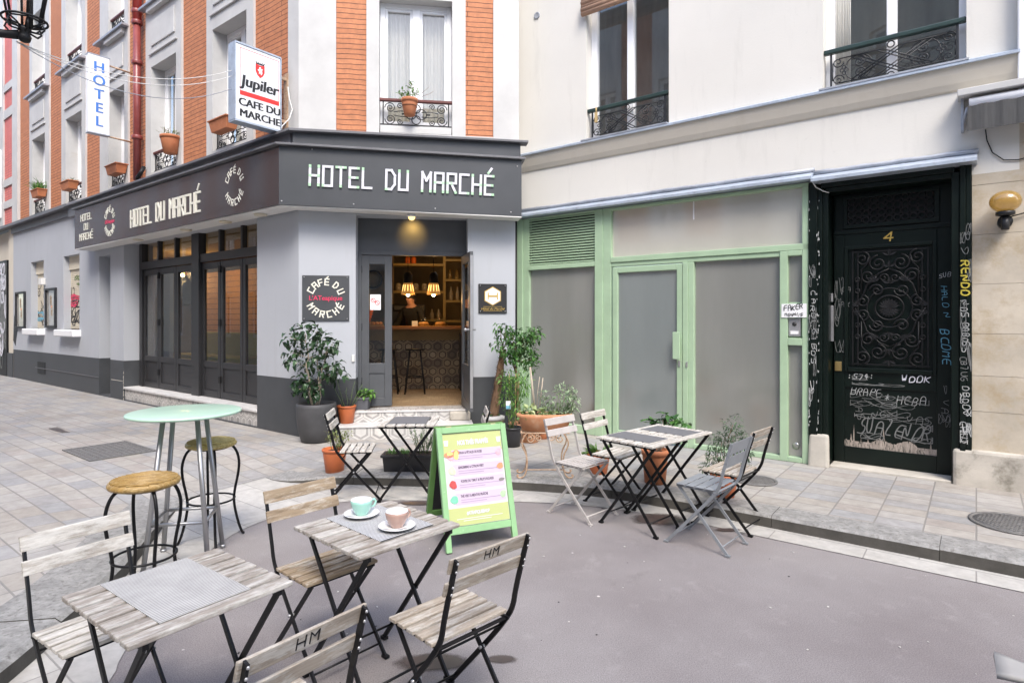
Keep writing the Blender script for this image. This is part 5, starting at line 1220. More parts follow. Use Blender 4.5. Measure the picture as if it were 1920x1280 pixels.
# vertical hotel sign
uH = -5.506; dh0, dh1 = FA.depth_at(uH, 163), FA.depth_at(uH, 203)
hs = thing('hotel_blade_sign', 'narrow white projecting light box reading HOTEL in blue letters', 'sign', FA.M @ Matrix.Translation((uH, 0, 5.7)))
zs0, zs1 = 5.02, 6.42; hw = .07
MH = FA.M @ Matrix.Translation((uH, 0, 0)) @ Matrix.Rotation(R(90), 4, 'Z')     # x along +y of the wall, face towards the corner
part('box', MB().box(dh0, dh1, -hw, hw, zs0, zs1), 'white_paint', hs, MH, bevel=.008)
fr = MB(); 
for z in (zs0 - .012, zs1): fr.box(dh0 - .006, dh1 + .006, -hw - .006, hw + .006, z, z + .012)
part('edge_trim', fr, 'zinc', hs, MH)
lm = MB()
for i, ch in enumerate('HOTEL'): text_mb(lm, ch, (dh0 + dh1) / 2, zs1 - .29 - i * .245, .255, -hw - .002, .002, sx=.98, align='CENTER', heavy=.007)
part('lettering', lm, 'sign_blue', hs, MH)
part('bracket', MB().tube([(dh1, 0, zs1 - .1), (-.0, 0, zs1 - .12)], .016, 8).tube([(dh1 - .1, 0, zs0 + .0), (0, 0, zs0 - .02)], .016, 8), 'rust_metal', hs, MH)
# square brewery light box
uJ = -.29; dj0, dj1 = FA.depth_at(uJ, 436), FA.depth_at(uJ, 520)
js = thing('beer_blade_sign', 'white square projecting light box with red shield and cafe lettering above the corner', 'sign', FA.M @ Matrix.Translation((uJ, 0, 4.6)))
zj0, zj1 = 4.163, 5.12; hw = .075; W_ = dj1 - dj0
MJ = FA.M @ Matrix.Translation((uJ, 0, 0)) @ Matrix.Rotation(R(90), 4, 'Z')
part('box', MB().box(dj0, dj1, -hw, hw, zj0, zj1), 'white_paint', js, MJ, bevel=.012)
bf = MB()
for z in (zj0 - .02, zj1): bf.box(dj0 - .008, dj1 + .008, -hw - .008, hw + .008, z, z + .02)
for x in (dj0 - .012, dj1): bf.box(x, x + .012, -hw - .008, hw + .008, zj0, zj1)
part('edge_trim', bf, 'zinc', js, MJ)
Zj = lambda v: zj0 + (zj1 - zj0) * v
Xj = lambda v: dj0 + W_ * v
yf = -hw - .0015
part('band', MB().box(Xj(.09), Xj(.965), yf - .001, yf, Zj(.335), Zj(.395)).box(Xj(.09), Xj(.10), yf - .001, yf, Zj(.395), Zj(.955)).box(Xj(.955), Xj(.965), yf - .001, yf, Zj(.395), Zj(.955)).box(Xj(.10), Xj(.955), yf - .001, yf, Zj(.95), Zj(.955)), 'sign_red', js, MJ)
sx, sz, s = Xj(.53), Zj(.73), W_ * .2
part('shield', MB().prism([(sx - .5 * s, sz + .65 * s), (sx, sz + .55 * s), (sx + .5 * s, sz + .65 * s), (sx + .5 * s, sz - .1 * s), (sx + .3 * s, sz - .5 * s), (sx, sz - .75 * s), (sx - .3 * s, sz - .5 * s), (sx - .5 * s, sz - .1 * s)][::-1], yf - .002, yf), 'sign_red', js, MJ)
bl = MB()
for pl_ in ([(-.12, .35), (.05, .42), (.12, .2), (.3, .25), (.2, .05), (.25, -.2), (.1, -.45), (0, -.2), (-.15, -.4), (-.12, -.1), (-.3, .05), (-.15, .15)],): bl.prism([(sx + a * s, sz + b * s) for a, b in pl_], yf - .004, yf - .0022)
part('shield_emblem', bl, 'white_paint', js, MJ)
cr = MB()
for i in range(5): cr.bar((sx + (i - 2) * .18 * s, yf - .001, sz + .68 * s), (sx + (i - 2) * .24 * s, yf - .001, sz + .9 * s), .002, .012, (0, 1, 0))
cr.bar((sx - .45 * s, yf - .001, sz + .70 * s), (sx + .45 * s, yf - .001, sz + .70 * s), .002, .014, (0, 1, 0))
lt = MB(); text_mb(lt, 'Jupiler', Xj(.53), Zj(.465), .200, yf, .0015, sx=.98, align='CENTER', heavy=.008, shear=.12)
text_mb(lt, 'CAFE DU', Xj(.53), Zj(.20), .135, yf, .0015, sx=1.04, align='CENTER', heavy=.006); text_mb(lt, 'MARCHE', Xj(.54), Zj(.055), .135, yf, .0015, sx=1.04, align='CENTER', heavy=.006)
lt.add(cr.v, cr.f)
part('lettering', lt, 'ink_black', js, MJ)
part('bracket', MB().box(dj1, 0, -.02, .02, zj0 + .14, zj0 + .18).box(dj1, 0, -.02, .02, zj1 - .24, zj1 - .20).box(-.012, -.002, -.05, .05, zj0 + .08, zj1 - .14), 'rust_metal', js, MJ)
solo('sign_wire', MB().tube([FA.pt(-.22, -.02, 4.78), FA.pt(-.14, -.05, 4.6), FA.pt(-.10, -.03, 4.45), FA.pt(-.06, -.1, 4.3), FA.pt(-.06, -.2, 4.18), FA.pt(-.08, -.2, 4.13)], .007, 6), 'pvc', 'pale loose wire running from the square sign down to the fascia ledge', 'wire', I4)
# drainpipe
dp = thing('drainpipe', 'dark red drainpipe with a bright red joint on the brick side facade', 'drainpipe', FA.M @ Matrix.Translation((-5.28, -.08, 4.2)))
ux = uA(257, -.08)
part('pipe', MB().tube([(ux, -.08, 4.2), (ux, -.08, 7.1)], .062, 14), 'pipe_red', dp, FA.M); part('pipe', MB().tube([(ux, -.08, 7.1), (ux, -.08, ZT)], .075, 14), 'pipe_bright', dp, FA.M, label='bright red upper pipe')
for z in (4.95, 6.32, 7.05, 7.25): part('pipe_clamp', MB().lathe([(.085, z), (.09, z + .01), (.09, z + .06), (.085, z + .07)], 16, (ux, -.08, 0)), 'pipe_red', dp, FA.M)
part('pipe_elbow', MB().tube([(ux, -.08, 4.24), (ux + .12, -.12, 4.22), (ux + .22, -.1, 4.3), (ux + .2, -.04, 4.42)], .035, 10), 'iron', dp, FA.M)
# street lamp: bracket lantern on a post at the edge of the pavement
LP = Vector((-4.47, 5.5, 4.22)); PB = Vector((-6.1, 5.35, 0))
sl = thing('street_lamp', 'black iron lantern on a scrolled arm at the top left corner', 'street lamp', TR(PB.x, PB.y, PV))
ps = MB(); ps.lathe([(.16, PV), (.16, .5), (.09, .62), (.07, 1.0), (.055, 4.6), (.02, 4.75)], 18, (PB.x, PB.y, 0)); part('post', ps, 'iron', sl, I4)
ar = MB(); ar.tube([(PB.x, PB.y, 4.30), ((PB.x + LP.x) / 2, 5.42, 4.31), (LP.x - .02, LP.y, 4.25)], [.05, .045, .035], 10)
ar.tube([(x + PB.x + .5, PB.y + .05, z + 4.08) for x, _, z in spiral(0, 0, .17, 1.57, 1.6, 0, 22)], .022, 6); ar.tube([(PB.x + .05, PB.y, 3.7), (PB.x + .5, PB.y + .04, 3.92), (LP.x - .35, LP.y - .02, 4.2)], .02, 6)
part('arm', ar, 'iron', sl, I4)
ho = MB(); ho.lathe([(.02, -.03), (.04, -.02), (.052, .02), (.035, .06), (.055, .08), (.04, .11), (1e-5, .12)], 18, LP)
for k in range(6):
    a = k * 1.047 + .3; dx, dy = math.cos(a), math.sin(a)
    ho.tube([LP + Vector((dx * .05, dy * .05, .07)), LP + Vector((dx * .12, dy * .12, .06)), LP + Vector((dx * .155, dy * .155, .10)), LP + Vector((dx * .14, dy * .14, .14)), LP + Vector((dx * .115, dy * .115, .11))], .009, 6)
    ho.tube([LP + Vector((dx * .04, dy * .04, .10)), LP + Vector((dx * .07, dy * .07, .13)), LP + Vector((dx * .16, dy * .16, .17))], .008, 6)
ho.tube([LP + Vector((.17 * math.cos(i * .3142), .17 * math.sin(i * .3142), .17)) for i in range(20)], .010, 6, True)
part('lantern_holder', ho, 'iron', sl, I4)
lf = MB(); pn = MB()
for k in range(6):
    a, b = k * 1.047 + .3, (k + 1) * 1.047 + .3
    A0_, A1_ = LP + Vector((math.cos(a) * .13, math.sin(a) * .13, .17)), LP + Vector((math.cos(a) * .25, math.sin(a) * .25, .90))
    B0_, B1_ = LP + Vector((math.cos(b) * .13, math.sin(b) * .13, .17)), LP + Vector((math.cos(b) * .25, math.sin(b) * .25, .90))
    lf.tube([A0_, A1_], .010, 6); lf.tube([A1_, B1_], .014, 6); lf.tube([A0_, B0_], .008, 6); pn.quad(A0_, B0_, B1_, A1_)
lf.lathe([(.28, .90), (.2, 1.15), (.08, 1.25), (1e-5, 1.32)], 18, LP)
lf.tube([LP + Vector((.05, 0, .1)), LP + Vector((.05, 0, .95))], .022, 8)
lo = part('lantern_frame', lf, 'iron', sl, I4); part('glazing', pn, 'glass_thin', lo, I4); part('bulb', MB().ball(LP + Vector((-.03, 0, .52)), .05, .05, .075), 'milk', sl, I4)
Jp = MJ @ Vector((dj0, 0, 4.75)); Lw = LP + Vector((-.08, 0, -.02))
for i, (zz, sag) in enumerate(((4.78, .42), (4.71, .48), (4.55, .58))):
    q = MJ @ Vector((dj0 - .01, 0, zz)); pts = [Lw.lerp(q, k / 16) - Vector((0, 0, sag * 4 * (k / 16) * (1 - k / 16) * .5)) for k in range(17)]
    solo('overhead_wire', MB().tube(pts, .0045, 5), 'pvc' if i < 2 else 'zinc_dark', ('upper', 'middle', 'lowest')[i] + ' of three thin wires slung from the lantern to the square sign', 'wire', I4, group='wires to the square sign')

# ================================================================== tables and chairs
def arc_path(pts, it=2): return [tuple(p) for p in smooth3(pts, it)]
def smooth3(pts, it=2):
    pts = [Vector(p) for p in pts]
    for _ in range(it):
        q = [pts[0]]
        for a, b in zip(pts, pts[1:]): q += [a.lerp(b, .25), a.lerp(b, .75)]
        pts = q + [pts[-1]]
    return pts
def chair(x, y, f, label, wood_='wood_grey', metal='black_metal', style='wood', group='folding bistro chairs', initials=False, z=0.004):
    'folding bistro chair, seat centre above (x, y), front towards f'
    rz = math.atan2(-f[0], f[1]); t = thing('folding_chair', label, 'chair', TR(x, y, z, rz), group)
    S = MB(); W = .385
    if style == 'wood':
        for i in range(5): yy = -.145 + i * .0602; S.box(-W / 2, W / 2, yy, yy + .045, .437, .452)
    else:
        n = 7 if style == 'pale' else 4; pit = .29 / n
        for i in range(n):
            yy = -.145 + i * pit; g_ = .010
            if style == 'pale' and i in (2, 3, 4):
                for k in range(3): S.box(-W / 2 + k * W / 3 + .004, -W / 2 + (k + 1) * W / 3 - .004, yy, yy + pit - g_, .444, .45)
            else: S.box(-W / 2, W / 2, yy, yy + pit - g_, .444, .45)
        for xx in (-.15, 0, .15): S.box(xx - .012, xx + .012, -.145, .14, .438, .4435)
    part('seat', S, wood_ if style == 'wood' else metal, t, bevel=.003)
    B = MB()
    by = lambda q: -.172 - (q - .45) * .30
    lean = Matrix.Rotation(R(-17), 4, 'X')
    if style == 'grey':
        for z0, z1 in ((.60, .685), (.70, .79)): B.hexa([Vector(p) for p in ((-.175, by(z0) + .004, z0), (.175, by(z0) + .004, z0), (.175, by(z0) + .008, z0), (-.175, by(z0) + .008, z0), (-.175, by(z1) + .004, z1), (.175, by(z1) + .004, z1), (.175, by(z1) + .008, z1), (-.175, by(z1) + .008, z1))])
        for k in range(6): q = -.16 + k * .064; B.box(q - .012, q + .012, by(.69) + .0045, by(.69) + .0075, .682, .702)
    else:
        for z0, z1 in ((.650, .702), (.738, .795)):
            B.hexa([Vector(p) for p in ((-W / 2 - .006, by(z0) + .008, z0), (W / 2 + .006, by(z0) + .008, z0), (W / 2 + .006, by(z0) + .022, z0), (-W / 2 - .006, by(z0) + .022, z0), (-W / 2 - .006, by(z1) + .008, z1), (W / 2 + .006, by(z1) + .008, z1), (W / 2 + .006, by(z1) + .022, z1), (-W / 2 - .006, by(z1) + .022, z1))])
    bk = part('backrest', B, (wood_ if style == 'wood' else metal), t, bevel=.003)
    if initials:
        im = MB(); zc = .768; Tm = TR(.0, 0, 0)
        for ch, dx in (('H', -.032), ('M', .010)):
            L = Lay(dx, zc - .016, .026, .032, 0); L.n = Vector((0, 1, 0)); k = len(im.v); glyph(im, ch, lambda a, b, dx=dx: None, 0, 0) if 0 else None
            class Q:
                n = Vector((0, 1, 0))
                def __call__(s, a, b, dx=dx): zz = zc - .016 + b / 6 * .032; return Vector((dx + a / 4 * .026, by(zz) + .0075, zz))
            glyph(im, ch, Q(), .0035, .002)
        part('stamped_initials', im, 'iron', bk)
    rv = MB(); wdt, thk = .021, .009
    for sx in (-1, 1):
        xx = sx * .182
        path = [(xx, by(.79), .79), (xx, by(.56), .56), (xx, -.190, .48), (xx, -.150, .418), (xx, -.07, .32), (xx, .215, .006)]
        P = smooth3(path, 2); L = MB()
        for a, b in zip(P, P[1:]): L.bar(a, b, thk, wdt, (1, 0, 0), ext=.002)
        L.box(xx - .012, xx + .012, .20, .235, 0, .012); part('leg', L, metal, t)
        L = MB(); x2 = sx * .163; L.bar((x2, .135, .436), (x2, -.235, .006), thk, wdt, (1, 0, 0)); L.box(x2 - .012, x2 + .012, -.255, -.22, 0, .012); part('leg', L, metal, t)
        for zz in (.662, .69, .75, .782): rv.ball((xx, by(zz) - .012, zz), .0055, n=6)
        rv.tube([(sx * .15, -.02, .26), (sx * .195, -.02, .26)], .007, 8)
    part('rivet', rv, 'silver_plate', t) if style == 'wood' else None
    part('stretcher', MB().tube([(-.182, .175, .055), (.182, .175, .055)], .005, 6), metal, t); part('stretcher', MB().tube([(-.163, -.195, .055), (.163, -.195, .055)], .005, 6), metal, t)
    C = MB()
    C.bar((-.19, -.155, .428), (.19, -.155, .428), .018, .006, (0, 1, 0)); C.tube([(-.182, -.12, .385), (.182, -.12, .385)], .005, 6); C.bar((-.163, .13, .433), (.163, .13, .433), .018, .006, (0, 1, 0))
    for sx in (-1, 1): C.bar((sx * .172, -.175, .432), (sx * .172, .14, .432), .008, .012, (1, 0, 0))
    part('seat_frame', C, metal, t); return t
def table(x, y, rz, L, W, label, wood_='wood_grey', n=7, group='folding slatted tables', z=.004):
    'folding table: slats run along local x (length L), legs cross in two planes'
    t = thing('folding_table', label, 'table', TR(x, y, z, rz), group)
    S = MB(); p = W / n
    for i in range(n): yy = -W / 2 + i * p; S.box(-L / 2, L / 2, yy + .0085, yy + p - .0085, .682, .70)
    part('tabletop', S, wood_, t, bevel=.004)
    F = MB(); xx = L / 2 - .05
    for sx in (-1, 1): F.bar((sx * xx, -W / 2 + .015, .672), (sx * xx, W / 2 - .015, .672), .018, .018, (0, 0, 1))
    part('top_frame', F, 'black_metal', t)
    for sx in (-1, 1):
        for sy, off in ((-1, .0), (1, -.014)):
            q = MB(); x1 = sx * (xx + off); q.bar((x1, sy * (W / 2 - .03), .668), (x1, -sy * (W / 2 - .02), .01), .010, .022, (1, 0, 0)); q.box(x1 - .012, x1 + .012, -sy * (W / 2 - .02) - .018, -sy * (W / 2 - .02) + .018, 0, .014); part('leg', q, 'black_metal', t)
    for sy in (-1, 1): part('stretcher', MB().tube([(-xx, sy * (W / 2 - .08), .095), (xx, sy * (W / 2 - .08), .095)], .006, 6), 'black_metal', t)
    for sx in (-1, 1): part('pivot', MB().tube([(sx * xx - .02, 0, .34), (sx * xx + .01, 0, .34)], .009, 8), 'black_metal', t)
    return t
th1, th2 = -.633, -.742
table(-1.165, 2.107, th1 + math.pi / 2, .54, .55, 'weathered slatted table nearest the camera with one bare placemat at the lower left')
table(-.62, 2.76, th2 + math.pi / 2, .54, .55, 'slatted folding table carrying the two coffee cups')
ang = R(43); Cc = Vector((1.185, 4.95)); e_ = Vector((math.cos(ang), math.sin(ang)))
T3 = Cc - e_ * .223; T4 = Cc + e_ * .223
table(T3.x, T3.y, ang, .44, .55, 'near one of the two slatted tables pushed together before the green shop', 'wood_bleached', 7)
table(T4.x, T4.y, ang, .44, .55, 'far one of the two slatted tables pushed together before the green shop', 'wood_bleached', 7)
T5 = (-.96, 5.64); table(T5[0], T5[1], math.pi / 2 + .02, .54, .53, 'slatted table in front of the tiled cafe steps', 'wood_bleached', 6)
def placemat(x, y, rz, a, b, m, label, zt=.7045): return solo('placemat', MB().box(-a / 2, a / 2, -b / 2, b / 2, 0, .0022), m, label, 'placemat', TR(x, y, zt, rz), 'woven placemats')
placemat(-1.19, 2.115, th1, .46, .30, 'mat_weave_light', 'bare silver grey placemat on the table nearest the camera')
placemat(-.622, 2.80, th2, .44, .29, 'mat_weave', 'striped grey placemat under the two coffee cups')
placemat(T3.x - .02, T3.y + .03, ang - math.pi / 2, .42, .26, 'mat_grey', 'flat grey placemat on the near one of the two joined tables')
placemat(T4.x, T4.y, ang - math.pi / 2, .42, .26, 'mat_grey', 'flat grey placemat on the far one of the two joined tables')
placemat(T5[0], T5[1], .02, .34, .40, 'mat_grey', 'flat grey placemat on the table before the cafe steps')
chair(-.259, 2.44, (-.70, .714), 'brown slatted chair with stamped initials turned away at the right of the cup table', 'wood_tan', initials=True)
chair(-.90, 2.93, (.749, -.664), 'brown slatted chair tucked behind the left side of the cup table', 'wood_dark')
chair(-1.60, 2.36, (.83, -.56), 'pale bleached chair at the far left, between the kerb and the nearest table', 'wood_bleached')
chair(-.765, 1.80, (-.79, .613), 'chair with stamped initials cut off by the bottom edge of the picture', 'wood_tan', initials=True)
chair(-1.44, 5.63, (.98, .12), 'white slatted chair seen side-on between the terracotta pot and the step table', 'wood_bleached')
chair(-.50, 5.73, (-.97, -.1), 'chair almost hidden behind the green menu board', 'wood_grey')
chair(.60, 5.08, (.71, -.70), 'all metal beige chair beside the rusty plant stand', metal='pale_metal', style='pale')
chair(.95, 5.41, (.76, -.65), 'whitened slat chair behind the joined tables in front of the green post', 'wood_bleached')
chair(1.43, 4.44, (-.74, .67), 'all metal grey chair with a solid back panel in front of the joined tables', metal='grey_metal', style='grey')
chair(1.75, 4.83, (-.72, .69), 'wooden slat chair behind the grey metal chair near the kerb', 'wood_tan')
# cups
def cup(px, py, m, fill, label, hd):
    p = gp(px, py, .715); t = thing('coffee_cup', label, 'cup', TR(p.x, p.y, .717, hd) @ Matrix.Scale(1.1, 4), 'cups on the table'); r, h = .047, .062
    c = MB().lathe([(.024, 0), (.027, .004), (.033, .014), (.042, .032), (.0465, .052), (r, h), (r - .003, h + .0005), (.043, .050), (.040, .046)], 32); part('bowl', c, m, t)
    part('drink', MB().lathe([(.0415, .0485), (.025, .0505), (1e-5, .051)], 24), fill, t); part('lip', MB().lathe([(.0442, .0635), (.0466, .0628), (.0445, .0645), (.0425, .050), (.0418, .047)], 32), 'porcelain', t)
    part('handle', MB().tube([(.043, 0, .052), (.062, 0, .054), (.070, 0, .042), (.062, 0, .026), (.040, 0, .022)], [.005, .0055, .0055, .005, .004], 8), m, t)
    s = thing('saucer', 'white saucer under the ' + label.split(' cup')[0] + ' cup', 'saucer', TR(p.x, p.y, .707) @ Matrix.Scale(1.1, 4), 'saucers on the table')
    part('dish', MB().lathe([(.040, 0), (.044, .002), (.060, .008), (.074, .014), (.0765, .0165), (.074, .0175), (.058, .0115), (.030, .0085), (1e-5, .0085)], 36), 'porcelain', s)
    part('spoon', MB().tube([(-.055, -.045, .016), (-.01, -.055, .012), (.03, -.045, .013)], .0022, 6).ball((.038, -.042, .013), .012, .008, .003, 10), 'silver_plate', s)
cup(678, 964, 'cup_mint', 'milk', 'mint green cup of pale foamy coffee on a white saucer', .75)
cup(744, 987, 'cup_rose', 'foam', 'dusty rose cup of cocoa sprinkled foam on a white saucer', .85)
# high table and stools
hx_, hy_ = gp(347, 771, 1.02).xy
t = thing('high_table', 'tall round mint green table on four brushed steel legs', 'table', TR(hx_, hy_, .004, R(58)))
part('tabletop', MB().lathe([(.338, .995), (.352, 1.0), (.356, 1.008), (.352, 1.017), (.342, 1.02), (1e-5, 1.02)], 56), 'mint', t)
for k in range(4):
    a = k * math.pi / 2; c, s = math.cos(a), math.sin(a); part('leg', MB().tube([(c * .145, s * .145, .996), (c * .275, s * .275, .0)], .0165, 12).lathe([(.02, 0), (.02, .02), (1e-5, .021)], 12, (c * .275, s * .275, 0)), 'steel', t)
fr = MB(); r_ = .235
for k in range(4): a, b = k * math.pi / 2, (k + 1) * math.pi / 2; fr.tube([(math.cos(a) * r_, math.sin(a) * r_, .30), (math.cos(b) * r_, math.sin(b) * r_, .30)], .011, 10)
part('footrest', fr, 'steel', t)
def stool(px, py, label, m, rz, sc=1.0):
    p = gp(px, py, .73); t = thing('bar_stool', label, 'stool', TR(p.x, p.y, .005, rz), 'rattan bar stools'); r = .178 * sc
    part('seat', MB().lathe([(r * .9, .695), (r, .703), (r * 1.03, .716), (r, .729), (r * .93, .735), (r * .6, .738), (1e-5, .736)], 40), m, t)
    wv = MB()
    for k in range(-8, 9):
        q = k * r / 9; hh = math.sqrt(max(0, (r * .94) ** 2 - q * q)); wv.tube([(-hh, q, .737), (0, q, .741), (hh, q, .737)], .0062, 5)
    part('cane_weave', wv, m, t)
    for k in range(4):
        a = k * math.pi / 2 + .5; c, s = math.cos(a), math.sin(a)
        prof = smooth3([(.12, 0, .70), (.165, 0, .67), (.195, 0, .58), (.190, 0, .48), (.160, 0, .34), (.155, 0, .25), (.185, 0, .10), (.215, 0, .01), (.23, 0, .006)], 2)
        part('leg', MB().tube([(c * v.x, s * v.x, v.z) for v in prof], .0095, 8), 'black_metal', t)
    part('foot_ring', MB().tube([(.162 * math.cos(i * .2618), .162 * math.sin(i * .2618), .30) for i in range(24)], .007, 8, True).tube([(.12 * math.cos(i * .2618), .12 * math.sin(i * .2618), .69) for i in range(24)], .008, 8, True), 'black_metal', t)
stool(271, 901, 'front bar stool with a brown woven rattan seat beside the stone kerb', 'rattan', .35)
stool(396, 829, 'rear bar stool with a yellowish rattan seat behind the high table', 'rattan_light', .1, .96)

# ================================================================== menu board
t = thing('menu_board', 'bright green folding pavement board with an iced tea menu poster', 'signboard', I4)
fl_, fr_ = Vector((-.461, 4.21, 0)), Vector((.028, 4.43, 0)); ex = (fr_ - fl_).normalized(); Wb = (fr_ - fl_).length + .02; bk_ = Vector((-ex.y, ex.x, 0))
leanA = math.atan2(.25, .82); up = Vector((0, 0, math.cos(leanA))) + bk_ * math.sin(leanA); nn = up.cross(ex)   # nn towards the back
MBd = Matrix(((ex.x, nn.x * -1, up.x, fl_.x), (ex.y, -nn.y, up.y, fl_.y), (ex.z, -nn.z, up.z, .006), (0, 0, 0, 1)))
if MBd.to_3x3().determinant() < 0: MBd = Matrix(((ex.x, nn.x, up.x, fl_.x), (ex.y, nn.y, up.y, fl_.y), (ex.z, nn.z, up.z, .006), (0, 0, 0, 1)))
H = .875; s = .042; W = Wb
f = MB(); f.box(0, s, -.012, .022, 0, H); f.box(W - s, W, -.012, .022, 0, H); f.box(s, W - s, -.012, .022, H - .045, H); f.box(s, W - s, -.010, .020, .115, .165)
fo = part('front_frame', f, 'frame_green', t, MBd, bevel=.003)
P0, P1 = .168, H - .047
part('poster', MB().box(s + .001, W - s - .001, .002, .008, P0, P1), 'poster_white', fo, MBd)
for z0, z1 in ((P1 - .145, P1 - .002), (P0 + .002, P0 + .125)): part('poster_band', MB().box(s + .004, W - s - .004, .0008, .0018, z0, z1), 'poster_lime', fo, MBd)
rows_ = [.545, .445, .345, .245]; rows_ = [P0 + .505, P0 + .40, P0 + .30, P0 + .195]
lil = MB(); ink = MB(); sm = MB(); wt = MB(); yt = -.0016
for k, (z, s_) in enumerate(zip(rows_, ('SAFRAN & PÉTALES DE ROSE', 'GINGEMBRE & CITRON VERT', 'POIVRE DU TIMUT & FRUITS ROUGES', 'THÉ VERT & MENTHE FRAÎCHE'))):
    lil.box(.105, W - .055, .0004, .0014, z - .052, z + .032); text_mb(ink, s_, .145 + (.012 if k == 2 else 0), z, .026, yt + .001, .0006, sx=.60, bold=.0006)
    for j in range(2): sm.box(.145, W - .09 - j * .12, -.0010, .0002, z - .020 - j * .016, z - .016 - j * .016)
part('menu_box', lil, 'poster_lilac', fo, MBd); part('lettering', ink, 'ink_violet', fo, MBd); part('fine_print', sm, 'ink_lilac', fo, MBd)
text_mb(wt, 'NOS THÉS FRAPPÉS', W / 2, P1 - .088, .046, yt, .0008, sx=.62, align='CENTER', bold=.002); text_mb(wt, '#ATEAPIQUESHOP', W / 2 - .01, P0 + .072, .032, yt, .0008, sx=.66, align='CENTER', bold=.0014)
for j in range(2): wt.box(.10 + j * .05, W - .10 - j * .09, -.0012, .0, P0 + .045 - j * .014, P0 + .049 - j * .014)
for x_ in (.068, W - .068): wt.prism([(x_ - .018, P1 - .05), (x_ - .012, P1 - .09), (x_ + .012, P1 - .09), (x_ + .018, P1 - .05)][::-1], -.0012, 0)
part('lettering', wt, 'letter_white', fo, MBd, label='white headline lettering')
def disc(c, z, rx, rz_, m, seed, y0=-.0022):
    q = blob(0, 0, rx, rz_, 0, seed, 26, .16); part('picture', MB().add([(c + v.x, y0, z + v.y) for v in q.v], q.f), m, fo, MBd)
disc(.085, P1 - .155, .042, .022, 'art_orange', 1); disc(.135, P1 - .15, .028, .028, 'art_orange', 2, -.0026); disc(.138, P1 - .162, .016, .034, 'art_yellow', 3, -.0032); disc(.09, P1 - .148, .022, .012, 'art_yellow', 4, -.0032)
for k, (m_, z) in enumerate(zip(('art_pink', 'art_lime', 'art_red', 'art_green'), rows_)): disc(.095, z - .01, .027, .030, m_, 10 + k)
for k, (m_, z) in enumerate(zip(('art_pink', 'art_orange', 'art_grey', 'art_sage'), rows_)): disc(W - .078, z - .008, .024, .012 if k == 2 else .024, m_, 20 + k)
upb = Vector((0, 0, math.cos(leanA))) - bk_ * math.sin(leanA)
topf = fl_ + up * H; ob = topf + bk_ * .03 - upb * H; n2 = upb.cross(ex)
M2 = Matrix(((ex.x, n2.x, upb.x, ob.x), (ex.y, n2.y, upb.y, ob.y), (ex.z, n2.z, upb.z, ob.z + .006), (0, 0, 0, 1)))
f = MB(); sg = 1; f.box(0, .042, -.012, .022, 0, H); f.box(W - .042, W, -.012, .022, 0, H); f.box(.042, W - .042, -.012, .022, H - .045, H - .002); f.box(.042, W - .042, -.01, .02, .115, .165)
bf_ = part('rear_frame', f, 'frame_green_dark', t, M2, bevel=.003); part('back_board', MB().box(.043, W - .043, .0, .008, .168, H - .047), 'ink_black', bf_, M2)
hg = MB()
for x_ in (.08, W - .12): hg.box(x_, x_ + .04, -.008, .04, H - .02, H + .006)
part('hinge', hg, 'rust_metal', t, MBd)

# ================================================================== potted plants
def plant(name, label, x, y, z=None, group=None, rz=0): return thing(name, label, 'plant', TR(x, y, zpav(x, y) if z is None else z, rz), group)
rg = random.Random(21)
# big camellia
t = plant('potted_shrub', 'tall glossy dark green shrub in a big charcoal pot at the cafe corner', -2.50, 7.66)
part('pot', MB().lathe([(.165, 0), (.185, .01), (.225, .16), (.245, .32), (.248, .44), (.243, .485), (.232, .49), (.222, .485), (.215, .44)], 36), 'pot_charcoal', t)
part('soil', MB().lathe([(.217, .445), (.1, .46), (1e-5, .465)], 20), 'soil', t)
S, F = MB(), MB()
tips = []
def px_off(px, py, Y=7.66, x0=-2.50): return Vector(((px - 960) / FPX * Y - x0, rg.uniform(-.16, .12), CAMZ - (py - 600) / FPX * Y - PV))
for px, py in ((548, 632), (560, 618), (545, 660), (560, 650), (578, 624), (590, 620), (604, 632), (590, 645), (606, 660), (620, 648), (630, 645), (580, 672), (596, 668), (556, 678), (572, 690), (612, 690), (628, 690), (636, 682), (600, 700), (618, 704), (634, 702), (564, 716), (580, 712), (598, 722), (556, 728), (590, 735), (574, 735)): tips.append(px_off(px, py))
roots = [stem(S, (-.05, 0, .45), px_off(576, 640), .016, .007, rg, .03, 8), stem(S, (.02, .02, .45), px_off(590, 630), .014, .006, rg, .03, 8), stem(S, (0, -.04, .45), px_off(612, 668), .013, .006, rg, .03, 8)]
for tp in tips:
    c = min((p for r_ in roots for p in r_), key=lambda p: (p - tp).length + (0 if p.z < tp.z else .5)); stem(S, c, tp, .006, .003, rg, .015, 3, 5)
    foliage(F, tp, .085, 17, .092, .058, rg, .1, .5, .18)
part('stem', S, 'stem_pale', t); part('foliage', F, 'leaf_camellia', t)
